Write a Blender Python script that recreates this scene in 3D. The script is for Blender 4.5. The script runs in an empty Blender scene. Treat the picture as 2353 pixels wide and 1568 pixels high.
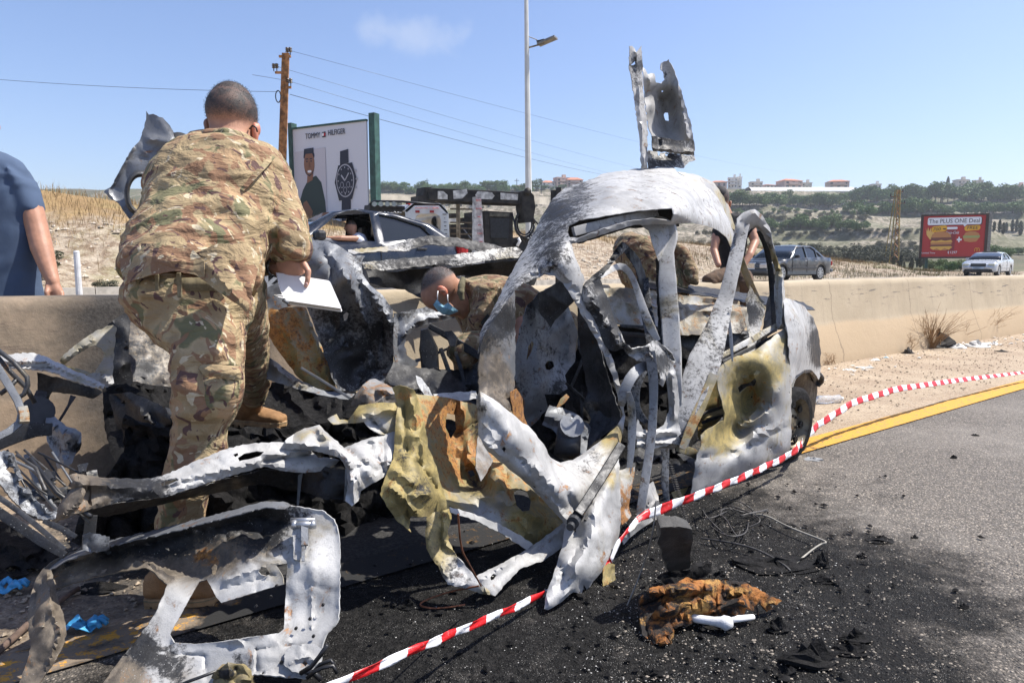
import bpy, bmesh, math, random
import numpy as np
from mathutils import Vector, noise, geometry, Matrix
SC = bpy.context.scene
COL = SC.collection
rnd = random.Random(7)
rad = math.radians
CAMH = 1.06
PITCH = math.atan(173 / 1568)
cam_d = bpy.data.cameras.new("camera")
cam = bpy.data.objects.new("camera", cam_d)
COL.objects.link(cam)
cam.location = (0, 0, CAMH)
cam.rotation_euler = (math.pi / 2 - PITCH, 0, 0)
cam_d.lens = 24.0
cam_d.sensor_width = 36.0
cam_d.clip_start = 0.05
cam_d.clip_end = 3000
SC.camera = cam
SUN_EL = rad(58)
SUN_AZ = rad(8)          # measured from +X towards +Y (the direction the light comes from)
W = bpy.data.worlds.new("World")
SC.world = W
W.use_nodes = True
nt = W.node_tree
nt.nodes.clear()
sky = nt.nodes.new("ShaderNodeTexSky")
sky.sky_type = 'NISHITA'
sky.sun_disc = False
sky.sun_elevation = SUN_EL
sky.sun_rotation = rad(90) - SUN_AZ
sky.altitude = 60
sky.air_density = 1.1
sky.dust_density = 1.3
sky.ozone_density = 4.0
bg = nt.nodes.new("ShaderNodeBackground")
bg.inputs[1].default_value = 0.116
wo = nt.nodes.new("ShaderNodeOutputWorld")
tint = nt.nodes.new("ShaderNodeMix"); tint.data_type = 'RGBA'; tint.blend_type = 'MULTIPLY'
tint.inputs[0].default_value = 1.0
nt.links.new(sky.outputs[0], tint.inputs[6])
tint.inputs[7].default_value = (1.02, 0.97, 1.06, 1)
tc = nt.nodes.new("ShaderNodeTexCoord"); dp = nt.nodes.new("ShaderNodeVectorMath"); dp.operation = 'SUBTRACT'
nt.links.new(tc.outputs['Generated'], dp.inputs[0])
_v = Vector((-236 / 1568, math.cos(PITCH) + 706 / 1568 * math.sin(PITCH), -math.sin(PITCH) + 706 / 1568 * math.cos(PITCH))).normalized()
dp.inputs[1].default_value = _v
mp_ = nt.nodes.new("ShaderNodeMapping"); mp_.inputs['Rotation'].default_value = (0, 0, 0); mp_.inputs['Scale'].default_value = (15, 15, 34)
nt.links.new(dp.outputs[0], mp_.inputs[0])
ln = nt.nodes.new("ShaderNodeVectorMath"); ln.operation = 'LENGTH'; nt.links.new(mp_.outputs[0], ln.inputs[0])
cn = nt.nodes.new("ShaderNodeTexNoise"); cn.inputs['Scale'].default_value = 22; cn.inputs['Detail'].default_value = 7; nt.links.new(tc.outputs['Generated'], cn.inputs['Vector'])
ad = nt.nodes.new("ShaderNodeMath"); ad.operation = 'MULTIPLY_ADD'; nt.links.new(cn.outputs[0], ad.inputs[0]); ad.inputs[1].default_value = 3.4; nt.links.new(ln.outputs['Value'], ad.inputs[2])
cm = nt.nodes.new("ShaderNodeMapRange"); cm.interpolation_type = 'SMOOTHSTEP'; nt.links.new(ad.outputs[0], cm.inputs[0])
cm.inputs[1].default_value = 1.5; cm.inputs[2].default_value = 2.9; cm.inputs[3].default_value = .32; cm.inputs[4].default_value = 0
cx_ = nt.nodes.new("ShaderNodeMix"); cx_.data_type = 'RGBA'; nt.links.new(cm.outputs[0], cx_.inputs[0]); nt.links.new(tint.outputs[2], cx_.inputs[6]); cx_.inputs[7].default_value = (4.6, 4.9, 5.5, 1)
nt.links.new(cx_.outputs[2], bg.inputs[0])
nt.links.new(bg.outputs[0], wo.inputs[0])
sd = bpy.data.lights.new("sun", 'SUN')
sd.energy = 5.0
sd.angle = rad(0.53)
sd.color = (1.0, 0.95, 0.87)
sun = bpy.data.objects.new("sun", sd)
COL.objects.link(sun)
sdir = Vector((math.cos(SUN_EL) * math.cos(SUN_AZ), math.cos(SUN_EL) * math.sin(SUN_AZ), math.sin(SUN_EL)))
sun.rotation_euler = sdir.to_track_quat('Z', 'Y').to_euler()
sun.location = (6, 0, 20)
SC.view_settings.view_transform = 'Standard'
SC.view_settings.look = 'None'
SC.view_settings.exposure = 0.66
SC.view_settings.gamma = 1.0
SC.view_settings.use_curve_mapping = False
SC.render.engine = 'CYCLES'
SC.cycles.max_bounces = 6
SC.cycles.transparent_max_bounces = 12
SC.cycles.use_denoising = True
_c, _s = math.cos(PITCH), math.sin(PITCH)
def ray(x, y):
 dx = (x - 1176) / 1568.0
 dy = (784 - y) / 1568.0
 ry = _c + dy * _s
 return dx / ry, (-_s + dy * _c) / ry
def P(x, y, d):
 a, b = ray(x, y)
 return Vector((a * d, d, CAMH + b * d))
E = (0.8051, 0.5931)      # direction of the road (s axis)
NQ = (-0.5931, 0.8051)    # across the road, towards the barrier (q axis)
def DQ(x, y, q):
 a, b = ray(x, y)
 return q / (NQ[1] + NQ[0] * a)
def PQ(x, y, q):
 return P(x, y, DQ(x, y, q))
def DZ(x, y, z):
 a, b = ray(x, y)
 return (z - CAMH) / b
def PZ(x, y, z):
 return P(x, y, DZ(x, y, z))
def SQ(s, q, z=0.0):
 return Vector((s * E[0] + q * NQ[0], s * E[1] + q * NQ[1], z))
def tag(o, label=None, cat=None, group=None, kind=None):
 if label: o['label'] = label
 if cat: o['category'] = cat
 if group: o['group'] = group
 if kind: o['kind'] = kind
 return o
def thing(name, loc, label, cat, group=None, rz=0.0):
 o = bpy.data.objects.new(name, None)
 o.empty_display_size = 0.2
 COL.objects.link(o)
 o.location = loc
 o.rotation_euler = (0, 0, rz)
 return tag(o, label, cat, group)
def wloc(o):
 v = Vector(o.location)
 while o.parent:
  o = o.parent
  v = v + Vector(o.location)
 return v
def mk(name, verts, faces, mat, parent=None, smooth=True, local=False, **tags):
 """link a mesh; verts are world places (local=True: in the parent's own frame)"""
 me = bpy.data.meshes.new(name)
 V = [tuple(v) for v in verts]
 me.from_pydata(V, [], [tuple(f) for f in faces])
 o = bpy.data.objects.new(name, me)
 COL.objects.link(o)
 if parent is not None:
  o.parent = parent
 if not local:
  a = np.array(V)
  base = Vector(((a[:, 0].min() + a[:, 0].max()) / 2, (a[:, 1].min() + a[:, 1].max()) / 2, a[:, 2].min()))
  me.transform(Matrix.Translation(-base))
  o.location = base - (wloc(parent) if parent is not None else Vector((0, 0, 0)))
 ms = mat if isinstance(mat, (list, tuple)) else [mat]
 for m in ms: me.materials.append(m)
 if smooth:
  me.polygons.foreach_set('use_smooth', [True] * len(me.polygons))
 tag(o, tags.get('label'), tags.get('cat'), tags.get('group'), tags.get('kind'))
 me.update()
 return o
def solid(o, t, off=0.0):
 m = o.modifiers.new('thick', 'SOLIDIFY')
 m.thickness = t
 m.offset = off
 return o
def bevel(o, w, seg=2):
 m = o.modifiers.new('bevel', 'BEVEL')
 m.width = w
 m.segments = seg
 m.limit_method = 'ANGLE'
 m.angle_limit = rad(40)
 return o
class Geo:
 """collects simple solids in one mesh"""
 def __init__(s): s.v = []; s.f = []
 def add(s, vs, fs):
  n = len(s.v)
  s.v += [Vector(v) for v in vs]
  s.f += [tuple(i + n for i in f) for f in fs]
  return s
 def box(s, c, size, rz=0.0, R=None):
  hx, hy, hz = [k / 2 for k in size]
  M_ = R if R is not None else Matrix.Rotation(rz, 3, 'Z')
  c = Vector(c)
  vs = [c + M_ @ Vector((x * hx, y * hy, z * hz)) for z in (-1, 1) for y in (-1, 1) for x in (-1, 1)]
  return s.add(vs, [(0, 2, 3, 1), (4, 5, 7, 6), (0, 1, 5, 4), (2, 6, 7, 3), (0, 4, 6, 2), (1, 3, 7, 5)])
 def bar(s, a, b, w, h=None, up=(0, 0, 1)):
  a, b = Vector(a), Vector(b)
  h = w if h is None else h
  z = (b - a).normalized()
  x = z.cross(Vector(up))
  if x.length < 1e-4: x = z.cross(Vector((1, 0, 0)))
  x.normalize(); y = z.cross(x)
  vs = [p + x * (i * w / 2) + y * (j * h / 2) for p in (a, b) for i, j in ((-1, -1), (1, -1), (1, 1), (-1, 1))]
  return s.add(vs, [(0, 1, 2, 3), (7, 6, 5, 4), (0, 4, 5, 1), (1, 5, 6, 2), (2, 6, 7, 3), (3, 7, 4, 0)])
 def tube(s, pts, r, n=8, cap=True):
  pts = [Vector(p) for p in pts]
  rs = r if isinstance(r, (list, tuple)) else [r] * len(pts)
  vs = []; fs = []
  x = None
  for i, p in enumerate(pts):
   t = (pts[min(i + 1, len(pts) - 1)] - pts[max(i - 1, 0)])
   t = t.normalized() if t.length > 1e-7 else Vector((0, 0, 1))
   if x is None:
    x = t.orthogonal().normalized()
   else:
    x = (x - t * x.dot(t))
    x = x.normalized() if x.length > 1e-5 else t.orthogonal().normalized()
   y = t.cross(x)
   for k in range(n):
    a = 2 * math.pi * k / n
    vs.append(p + (x * math.cos(a) + y * math.sin(a)) * rs[i])
  for i in range(len(pts) - 1):
   for k in range(n):
    k2 = (k + 1) % n
    fs.append((i * n + k, i * n + k2, (i + 1) * n + k2, (i + 1) * n + k))
  if cap:
   fs.append(tuple(range(n - 1, -1, -1)))
   fs.append(tuple((len(pts) - 1) * n + k for k in range(n)))
  return s.add(vs, fs)
 def disc(s, c, ax, r, h, n=20, r2=None):
  c = Vector(c); ax = Vector(ax).normalized()
  return s.tube([c - ax * h / 2, c + ax * h / 2], [r, r if r2 is None else r2], n)
 def ball(s, c, r, n=10, m=6, R=None):
  c = Vector(c)
  rr = r if isinstance(r, (tuple, list)) else (r, r, r)
  R = R or Matrix.Identity(3)
  vs = [c + R @ Vector((0, 0, rr[2]))]
  for j in range(1, m):
   t = math.pi * j / m
   for i in range(n):
    a = 2 * math.pi * i / n
    vs.append(c + R @ Vector((rr[0] * math.sin(t) * math.cos(a), rr[1] * math.sin(t) * math.sin(a), rr[2] * math.cos(t))))
  vs.append(c + R @ Vector((0, 0, -rr[2])))
  fs = [(0, 1 + i, 1 + (i + 1) % n) for i in range(n)]
  for j in range(m - 2):
   for i in range(n):
    a = 1 + j * n + i; b = 1 + j * n + (i + 1) % n
    fs.append((a, a + n, b + n, b))
  k = 1 + (m - 2) * n
  fs += [(k + i, len(vs) - 1, k + (i + 1) % n) for i in range(n)]
  return s.add(vs, fs)
 def quad(s, a, b, c, d): return s.add([a, b, c, d], [(0, 1, 2, 3)])
 def prism(s, poly, z0, z1, fr):
  """poly [(u,v)] in frame fr(u,v,w), extruded w z0..z1"""
  n = len(poly)
  vs = [fr(u, v, z0) for u, v in poly] + [fr(u, v, z1) for u, v in poly]
  fs = [tuple(range(n - 1, -1, -1)), tuple(range(n, 2 * n))]
  fs += [(i, (i + 1) % n, n + (i + 1) % n, n + i) for i in range(n)]
  return s.add(vs, fs)
 def out(s, name, mat, parent=None, smooth=False, **k):
  return mk(name, s.v, s.f, mat, parent, smooth, **k)
class NT:
 def __init__(s, name):
  s.m = bpy.data.materials.new(name); s.m.use_nodes = True
  s.t = s.m.node_tree; s.t.nodes.clear()
  s.o = s.n('OutputMaterial'); s.b = s.n('BsdfPrincipled')
  s.l(s.b.outputs[0], s.o.inputs[0])
 def n(s, k): return s.t.nodes.new('ShaderNode' + k)
 def l(s, a, b): s.t.links.new(a, b)
 def pos(s, scale=(1, 1, 1), obj=False, off=(0, 0, 0), rot=(0, 0, 0)):
  if obj:
   c = s.n('TexCoord').outputs['Object']
  else:
   c = s.n('NewGeometry').outputs['Position']
  m = s.n('Mapping')
  m.inputs['Scale'].default_value = scale
  m.inputs['Location'].default_value = off
  m.inputs['Rotation'].default_value = rot
  s.l(c, m.inputs[0])
  return m.outputs[0]
 def noise(s, v, sc, det=4, rough=0.55, dist=0.0):
  t = s.n('TexNoise'); s.l(v, t.inputs['Vector'])
  t.inputs['Scale'].default_value = sc; t.inputs['Detail'].default_value = det
  t.inputs['Roughness'].default_value = rough; t.inputs['Distortion'].default_value = dist
  return t.outputs[0]
 def vor(s, v, sc, feat='F1', out=0, rnd_=1.0):
  t = s.n('TexVoronoi'); s.l(v, t.inputs['Vector'])
  t.feature = feat
  t.inputs['Scale'].default_value = sc
  t.inputs['Randomness'].default_value = rnd_
  return t.outputs[out]
 def mp(s, x, a, b, c=0.0, d=1.0, smooth=True):
  r = s.n('MapRange'); r.interpolation_type = 'SMOOTHSTEP' if smooth else 'LINEAR'
  s.put(x, r.inputs[0])
  r.inputs[1].default_value = a; r.inputs[2].default_value = b
  r.inputs[3].default_value = c; r.inputs[4].default_value = d
  return r.outputs[0]
 def put(s, x, sock):
  if isinstance(x, (int, float)): sock.default_value = x
  elif isinstance(x, tuple): sock.default_value = tuple(x) + (1,) if len(x) == 3 and len(sock.default_value) == 4 else x
  else: s.l(x, sock)
 def mth(s, op, a, b=0.0, clamp=False):
  m = s.n('Math'); m.operation = op; m.use_clamp = clamp
  s.put(a, m.inputs[0]); s.put(b, m.inputs[1])
  return m.outputs[0]
 def mix(s, f, a, b, mode='MIX'):
  m = s.n('Mix'); m.data_type = 'RGBA'; m.blend_type = mode
  s.put(f, m.inputs[0]); s.put(a, m.inputs[6]); s.put(b, m.inputs[7])
  return m.outputs[2]
 def att(s, name):
  a = s.n('Attribute'); a.attribute_name = name
  return a.outputs['Fac']
 def bump(s, h, st=0.3, dist=0.01, prev=None):
  b = s.n('Bump'); b.inputs['Strength'].default_value = st; b.inputs['Distance'].default_value = dist
  s.put(h, b.inputs['Height'])
  if prev is not None: s.l(prev, b.inputs['Normal'])
  return b.outputs[0]
 def end(s, col, rough=0.8, metal=0.0, nrm=None, **k):
  s.put(col, s.b.inputs['Base Color']); s.put(rough, s.b.inputs['Roughness']); s.put(metal, s.b.inputs['Metallic'])
  if nrm is not None: s.l(nrm, s.b.inputs['Normal'])
  for kk, v in k.items(): s.put(v, s.b.inputs[kk.replace('_', ' ')])
  return s.m
def plain(name, col, rough=0.6, metal=0.0, var=0.15, sc=8.0, bump=0.0, obj=False, **k):
 """one colour with grain and grime"""
 t = NT(name)
 v = t.pos(obj=obj)
 n = t.noise(v, sc, 5, 0.6)
 f = t.mp(n, 0.3, 0.7)
 c2 = tuple(max(0.0, x * (1 - var * 2)) for x in col)
 c1 = tuple(min(1.0, x * (1 + var * 0.6)) for x in col)
 c = t.mix(f, c2, c1)
 nr = t.bump(t.noise(v, sc * 8, 4, 0.65), bump, 0.004) if bump > 0 else None
 return t.end(c, rough, metal, nr, **k)
def in_poly(px, py, poly):
 inside = np.zeros(px.shape, bool)
 n = len(poly)
 for i in range(n):
  x1, y1 = poly[i]; x2, y2 = poly[(i + 1) % n]
  if y1 == y2: continue
  c = ((y1 > py) != (y2 > py)) & (px < (x2 - x1) * (py - y1) / (y2 - y1) + x1)
  inside ^= c
 return inside
def seg_dist(px, py, x1, y1, x2, y2):
 dx, dy = x2 - x1, y2 - y1
 L = dx * dx + dy * dy + 1e-9
 t = np.clip(((px - x1) * dx + (py - y1) * dy) / L, 0, 1)
 return np.hypot(px - (x1 + t * dx), py - (y1 + t * dy)), t
def densify(poly, step, jag=0.0, seed=0):
 r = random.Random(seed)
 out = []
 n = len(poly)
 for i in range(n):
  a, b = poly[i], poly[(i + 1) % n]
  L = math.hypot(b[0] - a[0], b[1] - a[1])
  k = max(1, int(L / step))
  for j in range(k):
   t = j / k
   out.append((a[0] + (b[0] - a[0]) * t + (r.uniform(-jag, jag) if j else 0), a[1] + (b[1] - a[1]) * t + (r.uniform(-jag, jag) if j else 0)))
 return out
def tri2d(outline, holes, step, seed=0):
 ol = np.array(outline)
 x0, y0 = ol.min(0); x1, y1 = ol.max(0)
 rs = np.random.RandomState(seed + 5)
 gx, gy = np.meshgrid(np.arange(x0, x1, step), np.arange(y0, y1, step))
 gx = gx + rs.uniform(-.2, .2, gx.shape) * step
 gy = gy + rs.uniform(-.2, .2, gy.shape) * step
 gx = gx.ravel(); gy = gy.ravel()
 keep = in_poly(gx, gy, outline)
 rings = [outline] + holes
 for h in holes: keep &= ~in_poly(gx, gy, h)
 gx, gy = gx[keep], gy[keep]
 dm = np.full(gx.shape, 1e9)
 for rg in rings:
  for i in range(len(rg)):
   a, b = rg[i], rg[(i + 1) % len(rg)]
   dm = np.minimum(dm, seg_dist(gx, gy, a[0], a[1], b[0], b[1])[0])
 k = dm > step * 0.45
 gx, gy = gx[k], gy[k]
 vs = []; es = []
 for rg in rings:
  n0 = len(vs)
  vs += [Vector(p) for p in rg]
  es += [(n0 + i, n0 + (i + 1) % len(rg)) for i in range(len(rg))]
 vs += [Vector((a, b)) for a, b in zip(gx, gy)]
 r = geometry.delaunay_2d_cdt(vs, es, [], 0, 1e-4)
 V = np.array([tuple(v) for v in r[0]]); F = np.array([f for f in r[2] if len(f) == 3])
 c = V[F].mean(1)
 kk = in_poly(c[:, 0], c[:, 1], outline)
 for h in holes: kk &= ~in_poly(c[:, 0], c[:, 1], h)
 F = F[kk]
 return V, F
def tps(pts, val, X, Y, lam=.02):
 """smooth surface through the measured depths"""
 p = pts / 100.0; n = len(p)
 def U(r2): return np.where(r2 > 1e-12, .5 * r2 * np.log(r2 + 1e-12), 0)
 r2 = ((p[:, None] - p[None]) ** 2).sum(2)
 K = U(r2) + np.eye(n) * lam
 Q = np.hstack([np.ones((n, 1)), p])
 A = np.zeros((n + 3, n + 3)); A[:n, :n] = K; A[:n, n:] = Q; A[n:, :n] = Q.T
 sol_ = np.linalg.lstsq(A, np.concatenate([val, np.zeros(3)]), rcond=None)[0]
 g = np.stack([X, Y], 1) / 100.0
 r2 = ((g[:, None] - p[None]) ** 2).sum(2)
 D = U(r2) @ sol_[:n] + np.hstack([np.ones((len(g), 1)), g]) @ sol_[n:]
 m = (val.max() - val.min()) * .15 + .02
 return np.clip(D, val.min() - m, val.max() + m)
def sheet(name, outline, mat, parent=None, holes=(), ctrl=(), step=9, jag=1.5, curl=0.0, curl_r=18, bulge=0.0, crumple=0.012, cs=9.0,
   creases=(), paint=(), th=0.004, mode='q', seed=None, base=None, pin=False, **tags):
 """a bent sheet: outline vertices (x, y, depth) measured on the survey plane; depth is the distance across the road (q), forwards (d) or the height (z)."""
 seed = abs(hash(name)) % 1000 if seed is None else seed
 seed = sum(ord(c) for c in name) + len(outline) if seed is None or True else seed
 ol = [(p[0], p[1]) for p in outline]
 V, F = tri2d(densify(ol, step, jag, seed), [densify([(h[0], h[1]) for h in hh], step * 0.8, jag * 0.4, seed + 1) for hh in holes], step, seed)
 cp = np.array([tuple(p) for p in outline] + [tuple(p) for p in ctrl], float)
 X, Y = V[:, 0], V[:, 1]
 D = tps(cp[:, :2], cp[:, 2], X, Y)
 dm = np.full(X.shape, 1e9)
 for i in range(len(ol)):
  a, b = ol[i], ol[(i + 1) % len(ol)]
  dm = np.minimum(dm, seg_dist(X, Y, a[0], a[1], b[0], b[1])[0])
 t = np.clip(dm / curl_r, 0, 1)
 D = D + curl * .45 * (1 - t) ** 2 - bulge * (1 - (1 - t) ** 2)
 for (a0, b0, a1, b1, wd, am) in creases:
  dd, tt = seg_dist(X, Y, a0, b0, a1, b1)
  D = D - am * .75 * np.exp(-(dd / (wd * 1.1)) ** 1.25)
 crumple = crumple * min(1, max(.12, dm.max() / 40))
 if not pin:
  fade = np.clip(dm / 10, 0.45, 1)
  nz = np.array([noise.noise(Vector((x * cs / 1000 + seed, y * cs / 1000, 3.3))) + 0.5 * noise.noise(Vector((x * cs / 350, y * cs / 350 + seed, 1.3))) for x, y in V])
  rg = np.array([abs(noise.noise(Vector((x * cs / 500 + 9, y * cs / 700 + seed, 7.7)))) for x, y in V])
  D = D + crumple * fade * (nz * .45 - rg * .4)
  rr_ = random.Random(seed)
  x0, y0 = V.min(0); x1, y1 = V.max(0)
  sz = math.hypot(x1 - x0, y1 - y0)
  for _i in range(int(3 + sz / 28)):      # sharp buckles
   cx, cy = V[rr_.randrange(len(V))]
   an = rr_.uniform(0, math.pi); L = rr_.uniform(.06, .22) * sz + 8
   ax_, ay_, bx_, by_ = cx - L * math.cos(an), cy - L * math.sin(an), cx + L * math.cos(an), cy + L * math.sin(an)
   dd, tt = seg_dist(X, Y, ax_, ay_, bx_, by_)
   D = D - crumple * rr_.choice((-.8, .7)) * np.exp(-(dd / rr_.uniform(5, 13))) * np.sin(np.pi * np.clip(tt, .02, .98))
 if mode == 'q': pts = [PQ(x, y, d) for (x, y), d in zip(V, D)]
 elif mode == 'z': pts = [PZ(x, y, d) for (x, y), d in zip(V, D)]
 else: pts = [P(x, y, d) for (x, y), d in zip(V, D)]
 o = mk(name, pts, F, mat, parent, True, **tags)
 bs = dict(soot=0.0, rust=0.0, olive=0.0, brown=0.0)
 if base: bs.update(base)
 for k, b0 in bs.items():
  val = np.full(X.shape, float(b0))
  for (kk, px, py, r, am) in paint:
   if kk == k:
    val += am * np.exp(-(((X - px) ** 2 + (Y - py) ** 2) / (r * r)))
  at = o.data.attributes.new(k, 'FLOAT', 'POINT')
  at.data.foreach_set('value', np.clip(val, -1, 2).astype(np.float32))
 if th:
  solid(o, th * (.55 if th < .013 else 1))
  es = o.modifiers.new('crisp', 'EDGE_SPLIT'); es.split_angle = rad(42)
 return o
def strut(name, pts, mat, parent=None, flat=0.5, n=10, step=0.03, base=None, dent=0.1, mode='q', fold=True, **tags):
 """a bent hollow beam; pts (x, y, depth, width in picture units)"""
 W_ = []
 for (x, y, q, w) in pts:
  p = PQ(x, y, q) if mode == 'q' else P(x, y, q)
  W_.append((p, w / 1568.0 * p.y / 2))
 out = []
 for i in range(len(W_) - 1):
  (a, ra), (b, rb) = W_[i], W_[i + 1]
  k = max(1, int((b - a).length / step))
  for j in range(k):
   out.append((a.lerp(b, j / k), ra + (rb - ra) * j / k))
 out.append(W_[-1])
 for _ in range(2):
  out = [out[0]] + [((out[i - 1][0] + out[i][0] * 2 + out[i + 1][0]) / 4, out[i][1]) for i in range(1, len(out) - 1)] + [out[-1]]
 vs = []; fs = []
 sd_ = sum(ord(c) for c in name) * 0.37 + len(pts)
 N_ = len(out)
 for i, (p, r) in enumerate(out):
  tn = (out[min(i + 1, N_ - 1)][0] - out[max(i - 1, 0)][0]).normalized()
  view = (p - cam.location).normalized()
  x = tn.cross(view).normalized()
  y = x.cross(tn).normalized()
  for k in range(n):
   a = 2 * math.pi * k / n + math.pi / n
   ca, sa = math.cos(a), math.sin(a)
   sx = math.copysign(abs(ca) ** 0.4, ca); sy = math.copysign(abs(sa) ** 0.4, sa)
   m = 1 + dent * 1.2 * noise.noise(p * 8 + Vector((k * 0.4, sd_, 0)))
   yy = sy * flat
   if fold and sa < -0.2: yy += 0.45 * flat * (1 - abs(ca))     # a pressed channel along the side that shows
   vs.append(p + x * (sx * r * m) + y * (yy * r * m))
 for i in range(N_ - 1):
  for k in range(n):
   k2 = (k + 1) % n
   fs.append((i * n + k, i * n + k2, (i + 1) * n + k2, (i + 1) * n + k))
 fs.append(tuple(range(n - 1, -1, -1))); fs.append(tuple((N_ - 1) * n + k for k in range(n)))
 o = mk(name, vs, fs, mat, parent, True, **tags)
 bs = dict(soot=0.0, rust=0.0, olive=0.0, brown=0.0)
 if base: bs.update(base)
 for k, b0 in bs.items():
  at = o.data.attributes.new(k, 'FLOAT', 'POINT')
  at.data.foreach_set('value', np.full(len(vs), float(b0), np.float32))
 es = o.modifiers.new('crisp', 'EDGE_SPLIT'); es.split_angle = rad(38)
 return o
def burnt(name, base=(0.42, 0.418, 0.41), rough=0.6, metal=0.1):
 t = NT(name)
 v = t.pos()
 n1 = t.noise(v, 3.2, 9, 0.66, 0.7)
 n2 = t.noise(v, 15.0, 9, 0.74, 0.5)
 n3 = t.noise(v, 70.0, 7, 0.75)
 n4 = t.noise(v, 260.0, 3, 0.6)
 st = t.noise(t.pos(scale=(1, 1, .4), rot=(0.4, 0.5, 0)), 22.0, 9, 0.78, 0.3)
 c = t.mix(t.mp(n1, .34, .58), tuple(x * .62 for x in base), base)
 c = t.mix(t.mp(st, .48, .68, 0, .22), c, tuple(x * .34 for x in base))
 c = t.mix(t.mp(n2, .50, .68, 0, .5), c, (base[0] * .25, base[1] * .25, base[2] * .27))
 c = t.mix(t.mth('MULTIPLY', t.mp(n3, .54, .68, 0, .5), t.mp(n1, .44, .60, .12, 1)), c, (0.045, 0.045, 0.05))
 def layer(c, att, n, col, soft=.12, hi=1.0, amp=1.7, cut=.25):
  f = t.mp(t.mth('ADD', t.mth('MULTIPLY', t.att(att), 0.62), t.mth('MULTIPLY', t.mth('SUBTRACT', n, 0.5), amp)), cut - soft, cut + soft, 0, hi)
  return t.mix(f, c, col)
 c = layer(c, 'olive', n1, t.mix(t.mp(n2, .4, .62), (0.16, 0.125, 0.035), (0.36, 0.275, 0.085)), .15, .92, 1.2)
 c = layer(c, 'brown', n1, t.mix(t.mp(n2, .38, .66), (0.075, 0.062, 0.048), (0.19, 0.155, 0.115)), .14, 1.0, 1.3)
 c = layer(c, 'rust', n2, t.mix(t.mp(n3, .35, .62), (0.10, 0.038, 0.014), (0.40, 0.18, 0.04)), .10, .95, 1.8)
 ns = t.mth('ADD', t.mth('MULTIPLY', n1, .25), t.mth('ADD', t.mth('MULTIPLY', n2, .32), t.mth('MULTIPLY', n3, .43)))
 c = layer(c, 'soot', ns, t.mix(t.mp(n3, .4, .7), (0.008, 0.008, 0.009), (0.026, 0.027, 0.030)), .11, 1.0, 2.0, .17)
 sp = t.vor(v, 120.0)
 spm = t.mth('MULTIPLY', t.mp(sp, .09, .15, .75, 0), t.mp(n2, .48, .56))
 c = t.mix(spm, c, (0.42, 0.42, 0.41))
 pit = t.vor(v, 10.0)
 c = t.mix(t.mp(pit, .040, .052, .95, 0), c, (0.006, 0.006, 0.006))
 r = t.mp(n2, .3, .7, rough - .16, rough + .22)
 b = t.bump(t.mth('ADD', t.mth('MULTIPLY', n3, .6), n4), .45, .0018)
 b = t.bump(t.mp(pit, .03, .09), .6, .005, b)
 return t.end(c, r, metal, b)
M_SHEET = burnt('burnt_sheet_metal')
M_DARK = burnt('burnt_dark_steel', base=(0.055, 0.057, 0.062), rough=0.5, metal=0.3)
M_STEEL = burnt('burnt_bare_steel', base=(0.20, 0.21, 0.225), rough=0.48, metal=0.3)
def char_mat(name, a=(0.006, 0.006, 0.006), b=(0.022, 0.021, 0.021), sc=40, rough=.75):
 t = NT(name); v = t.pos()
 n = t.noise(v, sc, 8, .7)
 c = t.mix(t.mp(n, .35, .7), a, b)
 c = t.mix(t.mp(t.vor(v, sc * 4), .07, .11, .4, 0), c, (.2, .2, .19))
 bb = t.bump(n, .9, .012)
 return t.end(c, rough, 0.0, bb, Specular_IOR_Level=.5 if rough < .5 else .12)
M_CHAR = char_mat('charred_crust')
M_TAR = char_mat('black_glossy_tar', (.004, .004, .005), (.02, .02, .022), 25, .25)
M_FOAM = None
def foam():
 t = NT('scorched_orange_foam'); v = t.pos()
 n = t.noise(v, 16, 8, .68, .5); n2 = t.noise(v, 70, 5, .7)
 c = t.mix(t.mp(n, .44, .58), (0.012, .009, .007), (0.32, .12, .022))
 c = t.mix(t.mp(t.noise(v, 9, 6, .7), .52, .60, 0, .9), c, (0.46, .25, .065))
 c = t.mix(t.mp(t.noise(v, 6, 8, .75), .50, .56), c, (.012, .009, .008))
 c = t.mix(t.mp(n2, .55, .7, 0, .85), c, (.03, .015, .008))
 return t.end(c, .8, 0, t.bump(t.mth('ADD', n, n2), .8, .012))
M_FOAM = foam()
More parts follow.
